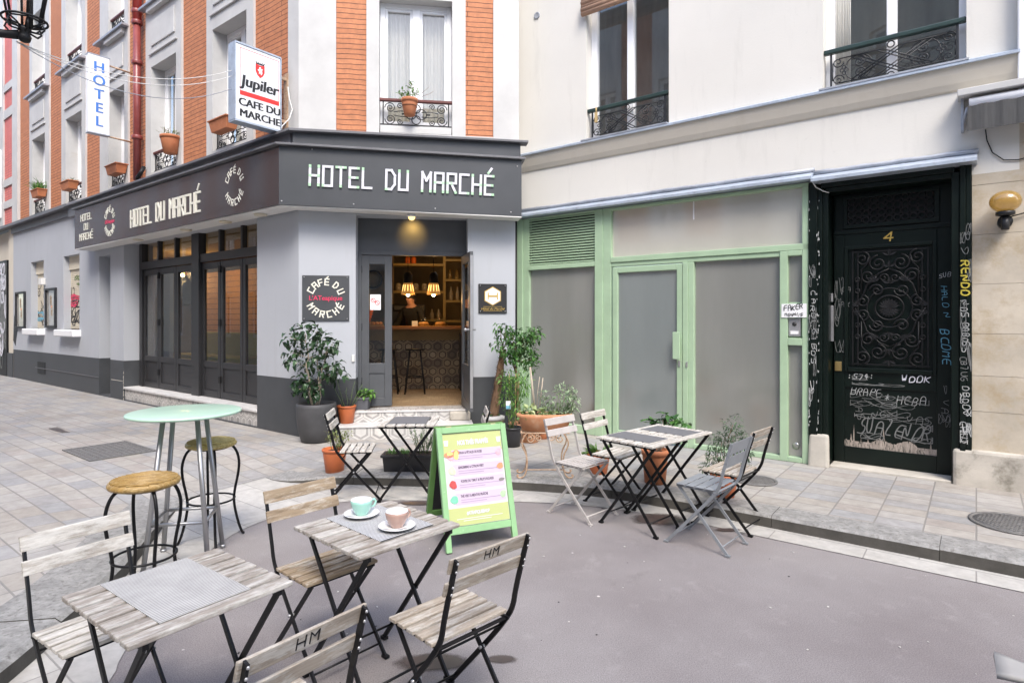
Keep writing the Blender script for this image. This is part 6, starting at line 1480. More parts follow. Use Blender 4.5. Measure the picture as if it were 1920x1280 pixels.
# pots around the steps
def herb(x, y, z, r, h, m, label, leaf, n, L, W, spread, hh, name='potted_plant', base=.74, group='small pots around the cafe', seed=0, strappy=False, sq=False, up_=.8):
    g_ = random.Random(100 + seed); t = plant(name, label, x, y, z, group)
    if sq:
        part('pot', MB().hexa([Vector(p) for p in ((-r * .75, -r * .75, 0), (r * .75, -r * .75, 0), (r * .75, r * .75, 0), (-r * .75, r * .75, 0), (-r, -r, h), (r, -r, h), (r, r, h), (-r, r, h))]).box(-r * 1.06, r * 1.06, -r * 1.06, -r * .92, h - .02, h + .004).box(-r * 1.06, r * 1.06, r * .92, r * 1.06, h - .02, h + .004).box(-r * 1.06, -r * .92, -r * .92, r * .92, h - .02, h + .004).box(r * .92, r * 1.06, -r * .92, r * .92, h - .02, h + .004), m, t)
        part('soil', MB().box(-r * .9, r * .9, -r * .9, r * .9, h, h + .003), 'soil', t)
    else: pot_round(t, r, h, m, base)
    F, S = MB(), MB(); ns = max(3, n // 12)
    for i in range(ns):
        a = g_.uniform(0, 6.3); q = g_.uniform(.1, 1) ** .5; b = Vector((math.cos(a) * r * .6 * q, math.sin(a) * r * .6 * q, h - .02)); tp = Vector((math.cos(a) * spread * q, math.sin(a) * spread * q, h + hh * g_.uniform(.4, 1.0)))
        if strappy:
            for k in range(n // ns): d = (tp - b).normalized() + rnd_dir(g_) * .35; F.leaf(b, d, (0, 0, 1), L * g_.uniform(.6, 1.1), W, .1, .35)
        else:
            stem(S, b, tp, .004, .002, g_, .01, 3, 5)
            for k in range(n // ns):
                u = g_.uniform(.3, 1); p = b.lerp(tp, u); d = rnd_dir(g_, up_ * .4); F.leaf(p + d * .01, d, (0, 0, 1), L * g_.uniform(.6, 1.15), W * g_.uniform(.7, 1.1), .18, .3)
    if S.v: part('stem', S, 'stem_green', t)
    part('foliage', F, leaf, t); return t
p = gp(646, 795, .279); herb(p.x, p.y + .10, .279, .118, .235, 'plastic_orange', 'round orange pot with thin wispy stems on the lower tiled step', 'leaf_fine', 90, .035, .014, .24, .34, seed=1)
p = gp(679, 768, LZ); herb(p.x, p.y + .06, LZ, .095, .165, 'plastic_grey', 'square grey pot with a leafy trailing plant beside the cafe door', 'leaf_bright', 80, .075, .045, .16, .10, seed=2, sq=True)
p = gp(698, 758, LZ); herb(p.x, p.y + .05, LZ, .068, .20, 'plastic_orange', 'narrow terracotta pot behind the square grey pot at the cafe door', 'leaf_fine', 40, .05, .018, .08, .10, base=.8, seed=3)
p = gp(622, 884, PV); herb(p.x, p.y + .10, None, .122, .245, 'plastic_orange', 'orange pot with a sparse weedy plant on the kerb edge by the side-on chair', 'leaf_dry', 110, .05, .022, .19, .20, seed=4)
# trough
p0, p1 = gp(716, 887, PV), gp(812, 884, PV); cx, cy = (p0.x + p1.x) / 2, (p0.y + p1.y) / 2 + .10
t = plant('planter_trough', 'long black plastic trough with grass and a bushy herb behind the step table', cx, cy)
a, b, h = .26, .10, .175
part('trough', MB().hexa([Vector(q) for q in ((-a * .94, -b * .8, 0), (a * .94, -b * .8, 0), (a * .94, b * .8, 0), (-a * .94, b * .8, 0), (-a, -b, h), (a, -b, h), (a, b, h), (-a, b, h))]).box(-a - .015, a + .015, -b - .015, -b + .008, h - .025, h).box(-a - .015, a + .015, b - .008, b + .015, h - .025, h).box(-a - .015, -a + .008, -b + .008, b - .008, h - .025, h).box(a - .008, a + .015, -b + .008, b - .008, h - .025, h), 'plastic_black', t, bevel=.004)
part('soil', MB().box(-a + .01, a - .01, -b + .01, b - .01, h - .002, h + .002), 'soil', t)
F = MB(); 
for i in range(150): F.leaf((rg.uniform(-.23, .0), rg.uniform(-.08, .08), h), (rg.uniform(-.6, .6), rg.uniform(-.6, .6), .7), (0, 0, 1), rg.uniform(.025, .055), .008, .1, .3)
part('grass', F, 'leaf_bright', t); F, S = MB(), MB()
for i in range(26):
    b0 = Vector((rg.uniform(.08, .2), rg.uniform(-.06, .06), h)); tp = b0 + Vector((rg.uniform(-.10, .10), rg.uniform(-.09, .09), rg.uniform(.12, .30))); stem(S, b0, tp, .003, .0015, rg, .008, 3, 4)
    for k in range(20): q = b0.lerp(tp, rg.uniform(.25, 1)); F.leaf(q, rnd_dir(rg, .5), (0, 0, 1), rg.uniform(.02, .04), .009, .1, .1)
part('stem', S, 'stem_green', t); part('foliage', F, 'leaf_fine', t)
# cluster right of the cafe door
def off(px, py, Y, x0, z0=PV): return Vector(((px - 960) / FPX * Y - x0, 0, CAMZ - (py - 600) / FPX * Y - z0))
Yp = 7.95; x0 = (925 - 960) / FPX * Yp
t = plant('potted_tree', 'leaning fibrous brown trunk with a small leafy crown right of the cafe door', x0, Yp)
part('pot', MB().lathe([(.09, 0), (.115, .01), (.128, .14), (.13, .19), (.145, .20), (.145, .27), (.128, .275), (.12, .25)], 26), 'pot_olive', t); part('pot_rim', MB().lathe([(.147, .235), (.150, .24), (.150, .272), (.128, .28)], 26), 'step_stone', t); part('soil', MB().lathe([(.12, .25), (1e-5, .262)], 18), 'soil', t)
S = MB(); a, b = Vector((0, 0, .24)), off(943, 655, Yp, x0); S.tube([a.lerp(b, i / 12) + Vector((rg.uniform(-.008, .008), 0, 0)) for i in range(13)], [.060 - .018 * i / 12 + rg.uniform(-.004, .006) for i in range(13)], 12)
fb = MB()
for i in range(230):
    q = rg.random(); an = rg.uniform(0, 6.3); c = a.lerp(b, q); r_ = .058 - .018 * q; d = Vector((math.cos(an), math.sin(an), 0)); fb.leaf(c + d * r_, d + Vector((0, 0, .9)), d, .035, .016, .1, -.2)
part('trunk', S, 'bark', t); part('trunk_fibre', fb, 'bark', t)
F, S = MB(), MB()
for px, py in ((938, 628), (948, 618), (930, 645), (955, 640), (942, 648), (958, 622), (965, 655), (950, 668), (936, 612)):
    tp = off(px, py, Yp, x0) + Vector((0, rg.uniform(-.12, .12), 0)); stem(S, b, tp, .006, .003, rg, .01, 3, 5); foliage(F, tp, .075, 20, .075, .032, rg, .1, .5)
for k in range(14): F.leaf((rg.uniform(-.08, .08), rg.uniform(-.1, .08), .26), rnd_dir(rg, .9), (0, 0, 1), .09, .05, .15, .3)
part('branch', S, 'bark', t); part('foliage', F, 'leaf_ficus', t)
Yp = 7.5; x0 = (1002 - 960) / FPX * Yp
t = plant('potted_tree', 'ficus with twisted dark stem and round green crown against the green door post', x0 - .18, Yp + .15); x1 = x0 - .18; Yq = Yp + .15
pot_round(t, .14, .24, 'terracotta_pale', .78); S, F = MB(), MB()
b = off(962, 680, Yq, x1); stem(S, (0, 0, .2), b, .020, .014, rg, .03, 7); stem(S, (.02, .02, .2), off(968, 690, Yq, x1), .014, .009, rg, .03, 7)
for px, py in ((952, 655), (962, 640), (972, 632), (985, 640), (975, 650), (988, 655), (965, 662), (998, 628), (1004, 622), (996, 636), (978, 665), (990, 668), (1000, 662), (955, 668), (970, 672), (1002, 672), (990, 680), (984, 625), (968, 648), (994, 690), (1006, 632), (962, 625)):
    tp = off(px, py, Yq, x1) + Vector((0, rg.uniform(-.16, .14), 0)); stem(S, b, tp, .006, .002, rg, .015, 3, 5); foliage(F, tp, .085, 30, .065, .034, rg, .1, .45)
part('branch', S, 'bark', t); part('foliage', F, 'leaf_ficus', t)
Yp = 7.35; x0 = (960 - 960) / FPX * Yp
t = plant('potted_shrub', 'bamboo-like green shrub on canes in a black plastic pot', x0, Yp)
pot_round(t, .125, .24, 'plastic_black', .78); S, F, K = MB(), MB(), MB()
for px in (955, 967, 973): K.tube([off(px - 1, 792, Yp, x0) + Vector((0, rg.uniform(-.04, .04), 0)), off(px, 700, Yp, x0)], .0055, 6)
for px, py in ((945, 712), (952, 700), (960, 705), (970, 700), (980, 706), (986, 718), (975, 715), (955, 722), (948, 728), (965, 728), (982, 730), (972, 740), (952, 742), (962, 750), (946, 750), (958, 765), (972, 760)):
    tp = off(px, py, Yp, x0) + Vector((0, rg.uniform(-.12, .1), 0)); stem(S, (rg.uniform(-.05, .05), rg.uniform(-.05, .05), .21), tp, .004, .002, rg, .015, 4, 5); foliage(F, tp, .075, 34, .062, .015, rg, .1, .4)
part('stem', S, 'stem_green', t); part('foliage', F, 'leaf_bright', t); part('cane', K, 'cane', t)
q = off(953, 760, Yp - .10, x0); part('plant_label', MB().box(q.x - .028, q.x + .028, -.105, -.102, q.z - .04, q.z + .055), 'white_paint', t, None); part('plant_label_print', MB().box(q.x - .026, q.x + .026, -.108, -.1055, q.z - .038, q.z), 'marker_blue', t)
# iron stand with the oval planter
g0, g1 = gp(983, 893, PV), gp(1060, 895, PV); Ys = (g0.y + g1.y) / 2 + .03; xa, xb = g0.x, g1.x
t = thing('plant_stand', 'rusty wrought iron plant stand with curled feet', 'plant stand', TR((xa + xb) / 2, Ys, zpav(.3, Ys)))
w2_, zt = (xb - xa) / 2, .445; S = MB(); LG = []
for yy in (-.10, .10):
    S.tube([(-w2_ - .03, yy, zt), (w2_ + .03, yy, zt)], .008, 6)
    for sx in (-1, 1):
        LG.append(MB()); LG[-1].tube(smooth3([(sx * (w2_ - .02), yy, zt), (sx * (w2_ + .04), yy, zt - .10), (sx * (w2_ - .03), yy, .22), (sx * (w2_ - .02), yy, .06), (sx * (w2_ + .02), yy, .01), (sx * (w2_ + .06), yy, .012), (sx * (w2_ + .075), yy, .035), (sx * (w2_ + .055), yy, .04)], 2), .0075, 6)
        S.tube(spiral(sx * w2_ * .72, zt - .055, .045, 1.57, 1.4, yy, 18, sx), .006, 5); S.tube(spiral(sx * w2_ * .30, zt - .045, .036, 1.57, 1.4, yy, 18, -sx), .006, 5)
for sx in (-1, 1): S.tube([(sx * (w2_ + .03), -.1, zt), (sx * (w2_ + .03), .1, zt)], .008, 6); S.tube([(sx * (w2_ - .02), -.1, .09), (sx * (w2_ - .02), .1, .09)], .006, 6)
S.tube([(-w2_ + .02, -.10, .09), (w2_ - .02, -.10, .09)], .006, 6)
for k in range(5): yy = -.08 + k * .04; S.tube([(-w2_ - .03, yy, zt), (w2_ + .03, yy, zt)], .004, 5)
part('frame', S, 'rust_metal', t)
for q in LG: part('leg', q, 'rust_metal', t)
zb = zpav(.3, Ys) + zt + .01; xm = (xa + xb) / 2
t = plant('oval_planter', 'long terracotta planter with variegated leaves and stakes on the iron stand', xm, Ys, zb)
part('planter', MB().lathe([(.17, 0), (.20, .005), (.232, .12), (.245, .135), (.25, .165), (.238, .17), (.225, .15)], 36, sx=1.12, sy=.5), 'terracotta_pale', t); part('soil', MB().lathe([(.225, .15), (1e-5, .158)], 24, sx=1.12, sy=.5), 'soil', t)
S, F, F2, K = MB(), MB(), MB(), MB()
of = lambda px, py: off(px, py, Ys, xm, zb)
for px, py in ((1022, 762), (1030, 752), (1020, 740), (1048, 735), (1058, 742), (1068, 740), (1075, 750), (1080, 758), (1066, 758), (1072, 768), (1060, 772), (1048, 770), (1040, 764), (1055, 728), (1078, 745), (1070, 735), (1062, 780), (1044, 780)):
    tp = of(px, py) + Vector((0, rg.uniform(-.09, .09), 0)); stem(S, (of(px, 790).x * .8, 0, .15), tp, .004, .002, rg, .01, 3, 5); foliage(F, tp, .052, 28, .042, .017, rg, .2, .2)
for px, py in ((988, 776), (1000, 778), (992, 770), (1010, 776), (1018, 780), (984, 780), (1025, 778), (1035, 780)): foliage(F2, of(px, py) + Vector((0, rg.uniform(-.07, .07), 0)), .045, 15, .06, .044, rg, .3, .3)
K.tube([of(1004, 780), of(994, 688)], .010, 7); K.tube([of(1010, 780), of(1018, 708)], .006, 6); K.tube([of(1006, 780), of(1008, 735), of(1012, 706)], .004, 5)
part('stem', S, 'stem_green', t); part('foliage', F, 'leaf_silver', t); part('ground_leaves', F2, 'leaf_variegated', t); part('stake', K, 'stem_pale', t)
p = gp(995, 832, PV); herb(p.x, p.y + .13, None, .125, .26, 'terracotta_pale', 'plain terracotta pot standing on the ground behind the iron stand', 'leaf_bright', 40, .05, .03, .10, .04, seed=8, base=.8)
p = gp(1018, 826, PV); herb(p.x, p.y + .16, None, .11, .17, 'terracotta', 'low dark terracotta pot in the shade behind the iron stand', 'leaf_fine', 30, .04, .02, .09, .05, seed=9)
p = gp(1125, 891, PV); herb(p.x, p.y + .10, None, .115, .205, 'plastic_orange', 'orange pot of bright green grassy leaves under the whitened chair', 'leaf_bright', 260, .13, .010, .16, .06, seed=10, strappy=True)
p = gp(1364, 935, PV); t = herb(p.x, p.y + .08, None, .115, .20, 'plastic_orange', 'orange pot with a feathery dark shrub behind the grey metal chair', 'leaf_fine', 12, .03, .008, .10, .06, seed=11)
S, F = MB(), MB(); Yp, x0 = p.y + .08, p.x
for px, py in ((1350, 838), (1362, 820), (1372, 812), (1366, 792), (1380, 830), (1392, 845), (1340, 850), (1358, 850), (1374, 852), (1335, 868), (1346, 880), (1398, 862), (1364, 866), (1330, 880), (1386, 822), (1354, 828)):
    tp = off(px, py, Yp, x0) + Vector((0, rg.uniform(-.13, .13), 0)); stem(S, (0, 0, .18), tp, .005, .002, rg, .015, 4, 5); foliage(F, tp, .085, 70, .040, .012, rg, .1, .3)
part('stem', S, 'bark', t); part('foliage', F, 'leaf_fine', t, label='feathery shrub foliage')
p = gp(1234, 911, PV); Yp, x0 = p.y + .12, p.x
t = plant('potted_plant', 'deep terracotta pot of broad green leaves showing above the joined tables', x0, Yp); pot_round(t, .122, .32, 'terracotta', .80, .05)
S, F = MB(), MB()
for px, py in ((1222, 792), (1236, 796), (1250, 776), (1262, 786), (1276, 790), (1255, 794), (1242, 786), (1268, 798), (1228, 800), (1284, 792), (1252, 784)):
    tp = off(px, py, Yp, x0); tp.y = rg.uniform(-.1, .1); stem(S, (.03, 0, .3), tp, .007, .003, rg, .015, 4, 5)
    for k in range(6): d = rnd_dir(rg, .3); F.leaf(tp, (d.x, d.y, d.z * .5), (0, 0, 1), rg.uniform(.07, .13), rg.uniform(.04, .065), .12, .3)
part('stem', S, 'stem_pale', t); part('foliage', F, 'leaf_ficus', t)
# window boxes
def window_pot(F_, u, y, z, a, b, h, label, leaf, n, L, W, kind='trough', hh=.10, m='terracotta', seed=0):
    g_ = random.Random(300 + seed); t = thing('window_planter', label, 'planter', F_.M @ Matrix.Translation((u, y, z)), 'planters hung on the window railings')
    if kind == 'trough':
        part('pot', MB().hexa([Vector(q) for q in ((-a * .85, -b * .75, 0), (a * .85, -b * .75, 0), (a * .85, b * .75, 0), (-a * .85, b * .75, 0), (-a, -b, h), (a, -b, h), (a, b, h), (-a, b, h))]).box(-a - .015, a + .015, -b - .015, b + .015, h, h + .02), m, t, bevel=.005); part('soil', MB().box(-a * .9, a * .9, -b * .9, b * .9, h + .02, h + .024), 'soil', t)
    else: pot_round(t, a, h, m, .68, .05)
    F2 = MB()
    for i in range(n): F2.leaf((g_.uniform(-a, a) * .8, g_.uniform(-b, b) * .8, h + .02), rnd_dir(g_, 1.2), (0, 0, 1), L * g_.uniform(.5, 1.2), W, .1, .2)
    if n: part('foliage', F2, leaf, t)
    return t
u, z = FB.uz(768, 217, -.09); t = window_pot(FB, u, -.09, z, .105, .105, .225, 'terracotta pot with a sprig of leaves hung on the railing above the cafe sign', 'leaf_bright', 14, .09, .02, 'round', seed=1)
S, F = MB(), MB(); g_ = random.Random(4)
for dx, hh in ((-.10, .14), (-.02, .20), (.02, .26), (.06, .22), (.11, .16), (-.15, .10)):
    b0, tp = Vector((dx * .4, 0, .2)), Vector((dx, g_.uniform(-.04, .04), .2 + hh)); stem(S, b0, tp, .004, .002, g_, .01, 3, 5)
    for k in range(9): F.leaf(b0.lerp(tp, g_.uniform(.35, 1)), rnd_dir(g_, .5), (0, 0, 1), .05, .026, .15, .2)
stem(S, (.05, 0, .2), (.26, 0, .40), .003, .002, g_, .01, 4, 5); stem(S, (.06, 0, .2), (.32, .02, .35), .003, .002, g_, .01, 4, 5)
part('stem', S, 'bark', t); part('sprig', F, 'leaf_bright', t); part('wire_hook', MB().tube([(.1 * math.cos(i * .393), .1 * math.sin(i * .393), .12) for i in range(16)], .003, 4, True).tube([(0, .1, .12), (0, .12, .24)], .003, 4), 'iron', t)
for k, (px, py, lab, n, leaf, kind) in enumerate((
    (417, 246, 'terracotta trough on the window railing beside the square light box', 0, 'leaf_dry', 'trough'), (317, 288, 'round terracotta pot with dry stems on the window right of the drainpipe', 40, 'leaf_dry', 'round'),
    (216, 327, 'terracotta trough on the window just left of the drainpipe', 0, 'leaf_dry', 'trough'), (128, 356, 'brown trough with sparse leaves on the second window from the far end', 30, 'leaf_dry', 'trough'), (71, 370, 'terracotta box of bright green grass on the farthest window', 160, 'leaf_bright', 'trough'))):
    u, z = FA.uz(px, py, -.12); window_pot(FA, u, -.10, z, .15 if kind == 'round' else .27, .10 if kind == 'trough' else .15, .30 if kind == 'round' else .16, lab, leaf, n, .26 if k == 4 else .14, .014, kind, seed=10 + k)

# ================================================================== inside the cafe
yc = 2.45; MI = FB.M
t = thing('bar_counter', 'long bar counter with a wooden top and hexagon tiled front inside the cafe', 'counter', MI @ Matrix.Translation((1.6, yc, LZ)))
part('countertop', MB().box(.15, 2.80, yc - .12, yc + .5, LZ + 1.05, LZ + 1.11), 'counter_wood', t, MI, bevel=.008); part('front', MB().box(.25, 2.45, yc, yc + .4, LZ, LZ + 1.05), 'hex_counter', t, MI); part('upper_panel', MB().box(.25, 2.45, yc - .012, yc - .001, LZ + .86, LZ + 1.05), 'interior_ochre', t, MI)
u, _ = FB.uz(778, 655, 1.75)
t = thing('counter_stool', 'tall black metal stool in front of the tiled bar inside the cafe', 'stool', MI @ Matrix.Translation((u, 1.85, LZ)), 'stools at the bar')
def cstool(t):
    part('seat', MB().lathe([(.15, .71), (.165, .72), (.165, .735), (1e-5, .74)], 24), 'iron', t)
    for k in range(4): a = k * 1.5708 + .785; part('leg', MB().tube([(.12 * math.cos(a), .12 * math.sin(a), .72), (.23 * math.cos(a), .23 * math.sin(a), 0)], .013, 8), 'iron', t)
    part('footrest', MB().tube([(.185 * math.cos(k * 1.5708 + .785), .185 * math.sin(k * 1.5708 + .785), .27) for k in range(4)], .010, 8, True), 'iron', t)
cstool(t)
u2, _ = FB.uz(737, 700, 1.8); dup(t, MI @ Matrix.Translation((u2 - .08, 1.9, LZ)), 'black metal bar stool partly hidden behind the closed cafe door leaf')
for k, px in enumerate((765, 813)):
    u, z = FB.uz(px, 552, 2.3); t = thing('pendant_lamp', ('left' if k == 0 else 'right') + ' of the two glowing cone pendant lamps over the bar', 'lamp', MI @ Matrix.Translation((u, 2.3, z)) @ Matrix.Scale(.78, 4), 'pendant lamps over the bar')
    part('shade', MB().lathe([(.155, 0), (.150, .02), (.105, .24), (.10, .25), (.095, .24), (.145, .02)], 28), 'shade_gold', t); part('shade_cap', MB().lathe([(.10, .25), (.105, .26), (.095, .44), (.05, .50), (1e-5, .51)], 24), 'iron', t)
    part('cord', MB().tube([(0, 0, .5), (0, 0, 3.2 - z)], .008, 6), 'iron', t); part('bulb', MB().ball((0, -.0, .02), .045, .045, .07, 14), 'bulb', t)
    lamp('pendant_glow', MI @ Vector((u, 2.25, z - .10)), 2.2, (1, .58, .22), .06)
    sl_ = MB()
    for q in range(5): a = -2.6 + q * .52; sl_.bar((.135 * math.cos(a), .135 * math.sin(a), .07), (.112 * math.cos(a), .112 * math.sin(a), .21), .012, .012, (math.cos(a), math.sin(a), 0))
    part('light_slot', sl_, 'lamp_shade_lit', t)
t = thing('bottle_shelf', 'honey coloured wooden wall shelves behind the bar', 'shelf', MI @ Matrix.Translation((1.9, 4.1, 1.4)))
ys = 3.75
for z in (1.62, 2.18, 2.72): part('shelf', MB().box(1.02, 2.02, ys, ys + .3, z, z + .045), 'shelf_wood', t, MI)
for z in (1.60, 2.0, 2.42, 2.82): part('shelf', MB().box(2.05, 2.75, ys, ys + .3, z, z + .045), 'shelf_wood', t, MI)
part('upright', MB().box(2.0, 2.05, ys - .01, ys + .3, 1.2, 2.95), 'shelf_wood', t, MI)
rgi = random.Random(9)
def bottle(u, y, z, h, m, label):
    t = solo('bottle', MB().lathe([(.036, 0), (.040, .01), (.040, h * .55), (.016, h * .75), (.014, h), (1e-5, h)], 14), m, label, 'bottle', MI @ Matrix.Translation((u, y, z)), 'bottles on the bar shelves'); return t
for k in range(3): bottle(2.16 + k * .13, ys + .1, 2.045, .27, 'jar', 'pale bottle on the right hand shelf bay behind the bar')
for k in range(3): bottle(2.14 + k * .14, ys + .1, 2.465, .2, 'amber', 'amber bottle on the upper right shelf bay behind the bar')
for k in range(4): solo('jar', MB().lathe([(.05, 0), (.06, .01), (.06, .12), (.045, .15), (1e-5, .155)], 16), 'jar', 'round jar on the middle shelf behind the bar', 'jar', MI @ Matrix.Translation((1.12 + k * .17, ys + .1, 2.225)), 'jars on the bar shelves')
for k in range(2): solo('jar', MB().lathe([(.045, 0), (.05, .01), (.05, .11), (.03, .14), (1e-5, .145)], 16), 'orange_fruit', 'orange tin on the top shelf behind the bar', 'jar', MI @ Matrix.Translation((1.30 + k * .12, ys + .1, 2.765)), 'tins on the bar shelves')
for k in range(2): bottle(1.78 + k * .13, ys + .1, 1.665, .2, 'jar', 'glass bottle on the lowest shelf behind the bar')
solo('coffee_machine', MB().box(1.0, 1.65, 3.3, 3.7, 1.50, 1.95).box(1.05, 1.6, 3.2, 3.3, 1.82, 1.93), 'black_plastic', 'black coffee machine on the back counter behind the bar', 'coffee machine', MI, bevel=.02)
solo('service_counter', MB().box(.9, 2.8, 3.2, 4.1, LZ, 1.48).box(.88, 2.8, 3.17, 3.2, 1.44, 1.5), 'interior_dark', 'dark back counter along the rear wall of the cafe', 'counter', MI)
cz = LZ + 1.11
t = thing('pastry_tray', 'wooden tray of buns at the left end of the bar', 'tray', MI @ Matrix.Translation((.68, yc + .1, cz))); part('tray', MB().box(-.22, .24, -.1, .12, 0, .025), 'shelf_wood', t); bn = MB()
for k in range(7): bn.ball((-.18 + k * .06, rgi.uniform(-.05, .06), .05), .042, .035, .03, 10)
part('bun', bn, 'bread', t)
t = thing('orange_juicer', 'orange coloured citrus stand piled with fruit on the bar', 'juicer', MI @ Matrix.Translation((.62, yc + .22, cz + .0))); og = MB()
for k in range(9): og.ball((.0 + .018 * k, .04 * math.sin(k), .06 + k * .052), .045, n=12)
part('fruit', og, 'orange_fruit', t); part('stand', MB().tube([(0, .06, 0), (.16, .06, .52)], .012, 8).box(-.12, .12, -.05, .1, 0, .02), 'iron', t)
for k in range(2):
    t = thing('cake_dome', ('left' if k == 0 else 'right') + ' of two glass domes over cakes on the bar', 'cake dome', MI @ Matrix.Translation((1.62 + k * .30, yc + .12, cz)), 'cake domes on the bar')
    part('plate', MB().lathe([(.12, 0), (.13, .012), (1e-5, .012)], 24), 'shelf_wood', t); part('cake', MB().lathe([(.09, .012), (.095, .05), (.08, .07), (1e-5, .075)], 20), 'bread', t); part('dome', MB().lathe([(.125, .013), (.125, .08), (.10, .14), (.05, .17), (1e-5, .175)], 24).ball((0, 0, .19), .015, n=8), 'glass_thin', t)
solo('price_card', MB().box(1.42, 1.52, yc - .02, yc - .01, cz, cz + .09), 'white_paint', 'little white price card standing on the bar', 'card', MI)
t = thing('drinks_fridge', 'narrow black drinks fridge at the right end of the bar', 'fridge', MI @ Matrix.Translation((2.55, 2.3, LZ))); part('body', MB().box(2.25, 2.72, 2.05, 2.43, LZ, LZ + .98), 'black_plastic', t, MI, bevel=.01); part('door', MB().box(2.29, 2.68, 2.03, 2.045, LZ + .36, LZ + .9), 'pane_dark', t, MI)
sh = MB()
for z in (.5, .68): sh.box(2.29, 2.68, 2.015, 2.028, LZ + z, LZ + z + .02)
part('shelf', sh, 'silver_plate', t, MI)
t = thing('strip_light', 'slanting white strip light under the cafe ceiling', 'lamp', MI @ Matrix.Translation((2.25, 2.9, 2.95))); part('tube', MB().tube([(1.95, 2.9, 2.86), (2.75, 2.6, 2.98)], .02, 8), 'tube_lit', t, MI); part('hanger', MB().tube([(2.05, 2.9, 2.88), (2.05, 2.9, 3.2)], .006, 5).tube([(2.65, 2.6, 2.97), (2.65, 2.6, 3.2)], .006, 5), 'iron', t, MI)
t = thing('wall_clock', 'round dark framed clock on the ochre wall behind the bar', 'clock', MI @ Matrix.Translation((.55, 3.95, 2.45))); MK = MI @ Matrix.Translation((.62, 3.9, 2.45)) @ Matrix.Rotation(R(90), 4, 'X'); part('clock_frame', MB().tube([(.17 * math.cos(i * .2618), .17 * math.sin(i * .2618), 0) for i in range(24)], .02, 8, True), 'iron', t, MK); part('clock_face', MB().lathe([(.16, -.01), (1e-5, -.009)], 24), 'interior_ochre', t, MK)
solo('cream_partition', MB().box(-.25, 1.02, 4.0, 4.05, LZ, 3.15).box(.95, 1.0, 3.0, 4.0, LZ, 3.15), 'interior_ochre', 'ochre partition wall at the back of the cafe', 'wall', MI)
# barman: one skinned body, black clothes
def skinned(name, verts, edges, radii, m, parent=None, lvl=2, root=0):
    me = bpy.data.meshes.new(name); me.from_pydata(verts, edges, []); o = bpy.data.objects.new(name, me); COL.objects.link(o); me.materials.append(MATS[m])
    sk = o.modifiers.new('skin', 'SKIN'); lay = me.skin_vertices[0] if me.skin_vertices else me.skin_vertices.new()
    for i, r_ in enumerate(radii): lay.data[i].radius = (r_ if isinstance(r_, tuple) else (r_, r_))
    lay.data[root].use_root = True
    s_ = o.modifiers.new('sub', 'SUBSURF'); s_.levels = lvl; s_.render_levels = lvl; sk.use_smooth_shade = True
    if parent: o.parent = parent; WM[o.name] = WM[parent.name].copy()
    return o
u, _ = FB.uz(778, 600, 3.0)
pm = MI @ Matrix.Translation((u, 2.98, LZ)) @ Matrix.Rotation(R(150), 4, 'Z')
t = thing('person', 'person in black clothes standing behind the bar, bending to work', 'person', pm)
pv = [(0, 0, .93), (0, .03, 1.08), (0, .07, 1.28), (0, .10, 1.42), (0, .13, 1.50), (0, .16, 1.58), (0, .18, 1.66),
      (.19, .10, 1.40), (.26, .20, 1.14), (.20, .42, 1.06), (.18, .52, 1.07), (-.19, .10, 1.40), (-.28, .18, 1.14), (-.24, .42, 1.05), (-.23, .52, 1.06),
      (.10, 0, .88), (.11, .02, .48), (.11, -.02, .08), (.11, .12, .04), (-.10, 0, .88), (-.11, .02, .48), (-.11, -.02, .08), (-.11, .12, .04)]
pe_ = [(0, 1), (1, 2), (2, 3), (3, 4), (4, 5), (5, 6), (3, 7), (7, 8), (8, 9), (9, 10), (3, 11), (11, 12), (12, 13), (13, 14), (0, 15), (15, 16), (16, 17), (17, 18), (0, 19), (19, 20), (20, 21), (21, 22)]
pr = [(.15, .11), (.14, .10), (.16, .11), (.13, .09), .055, (.075, .09), (.085, .10), .055, .045, .036, .03, .055, .045, .036, .03, .085, .06, .045, .04, .085, .06, .045, .04]
body = skinned('body', pv, pe_, pr, 'skin', t)
ck = list(range(0, 4)) + [7, 8, 9, 11, 12, 13, 15, 16, 17, 19, 20, 21]; mp_ = {v: i for i, v in enumerate(ck)}
skinned('clothing', [pv[i] for i in ck], [(mp_[a], mp_[b]) for a, b in pe_ if a in mp_ and b in mp_], [tuple(q * 1.14 for q in (pr[i] if isinstance(pr[i], tuple) else (pr[i], pr[i]))) for i in ck], 'cloth_black', t)
part('hair', MB().ball((0, .155, 1.665), .098, .108, .10, 18).ball((0, .06, 1.60), .07, .06, .10, 14), 'hair', t)
part('nose', MB().ball((0, .275, 1.60), .014, .02, .022, 8), 'skin', t)
for sx in (-1, 1):
    hd = MB()
    for k in range(4): bx_ = sx * .20 - .03 + k * .02; hd.tube([(bx_, .54, 1.07), (bx_, .58, 1.065), (bx_, .60 + .006 * (k in (1, 2)), 1.045)], [.009, .008, .006], 6)
    hd.tube([(sx * .20 - sx * .04, .52, 1.07), (sx * .20 - sx * .065, .55, 1.06), (sx * .20 - sx * .06, .575, 1.05)], [.011, .009, .007], 6); hd.ball((sx * .20, .52, 1.07), .042, .045, .018, 10); part('hand', hd, 'skin', t)
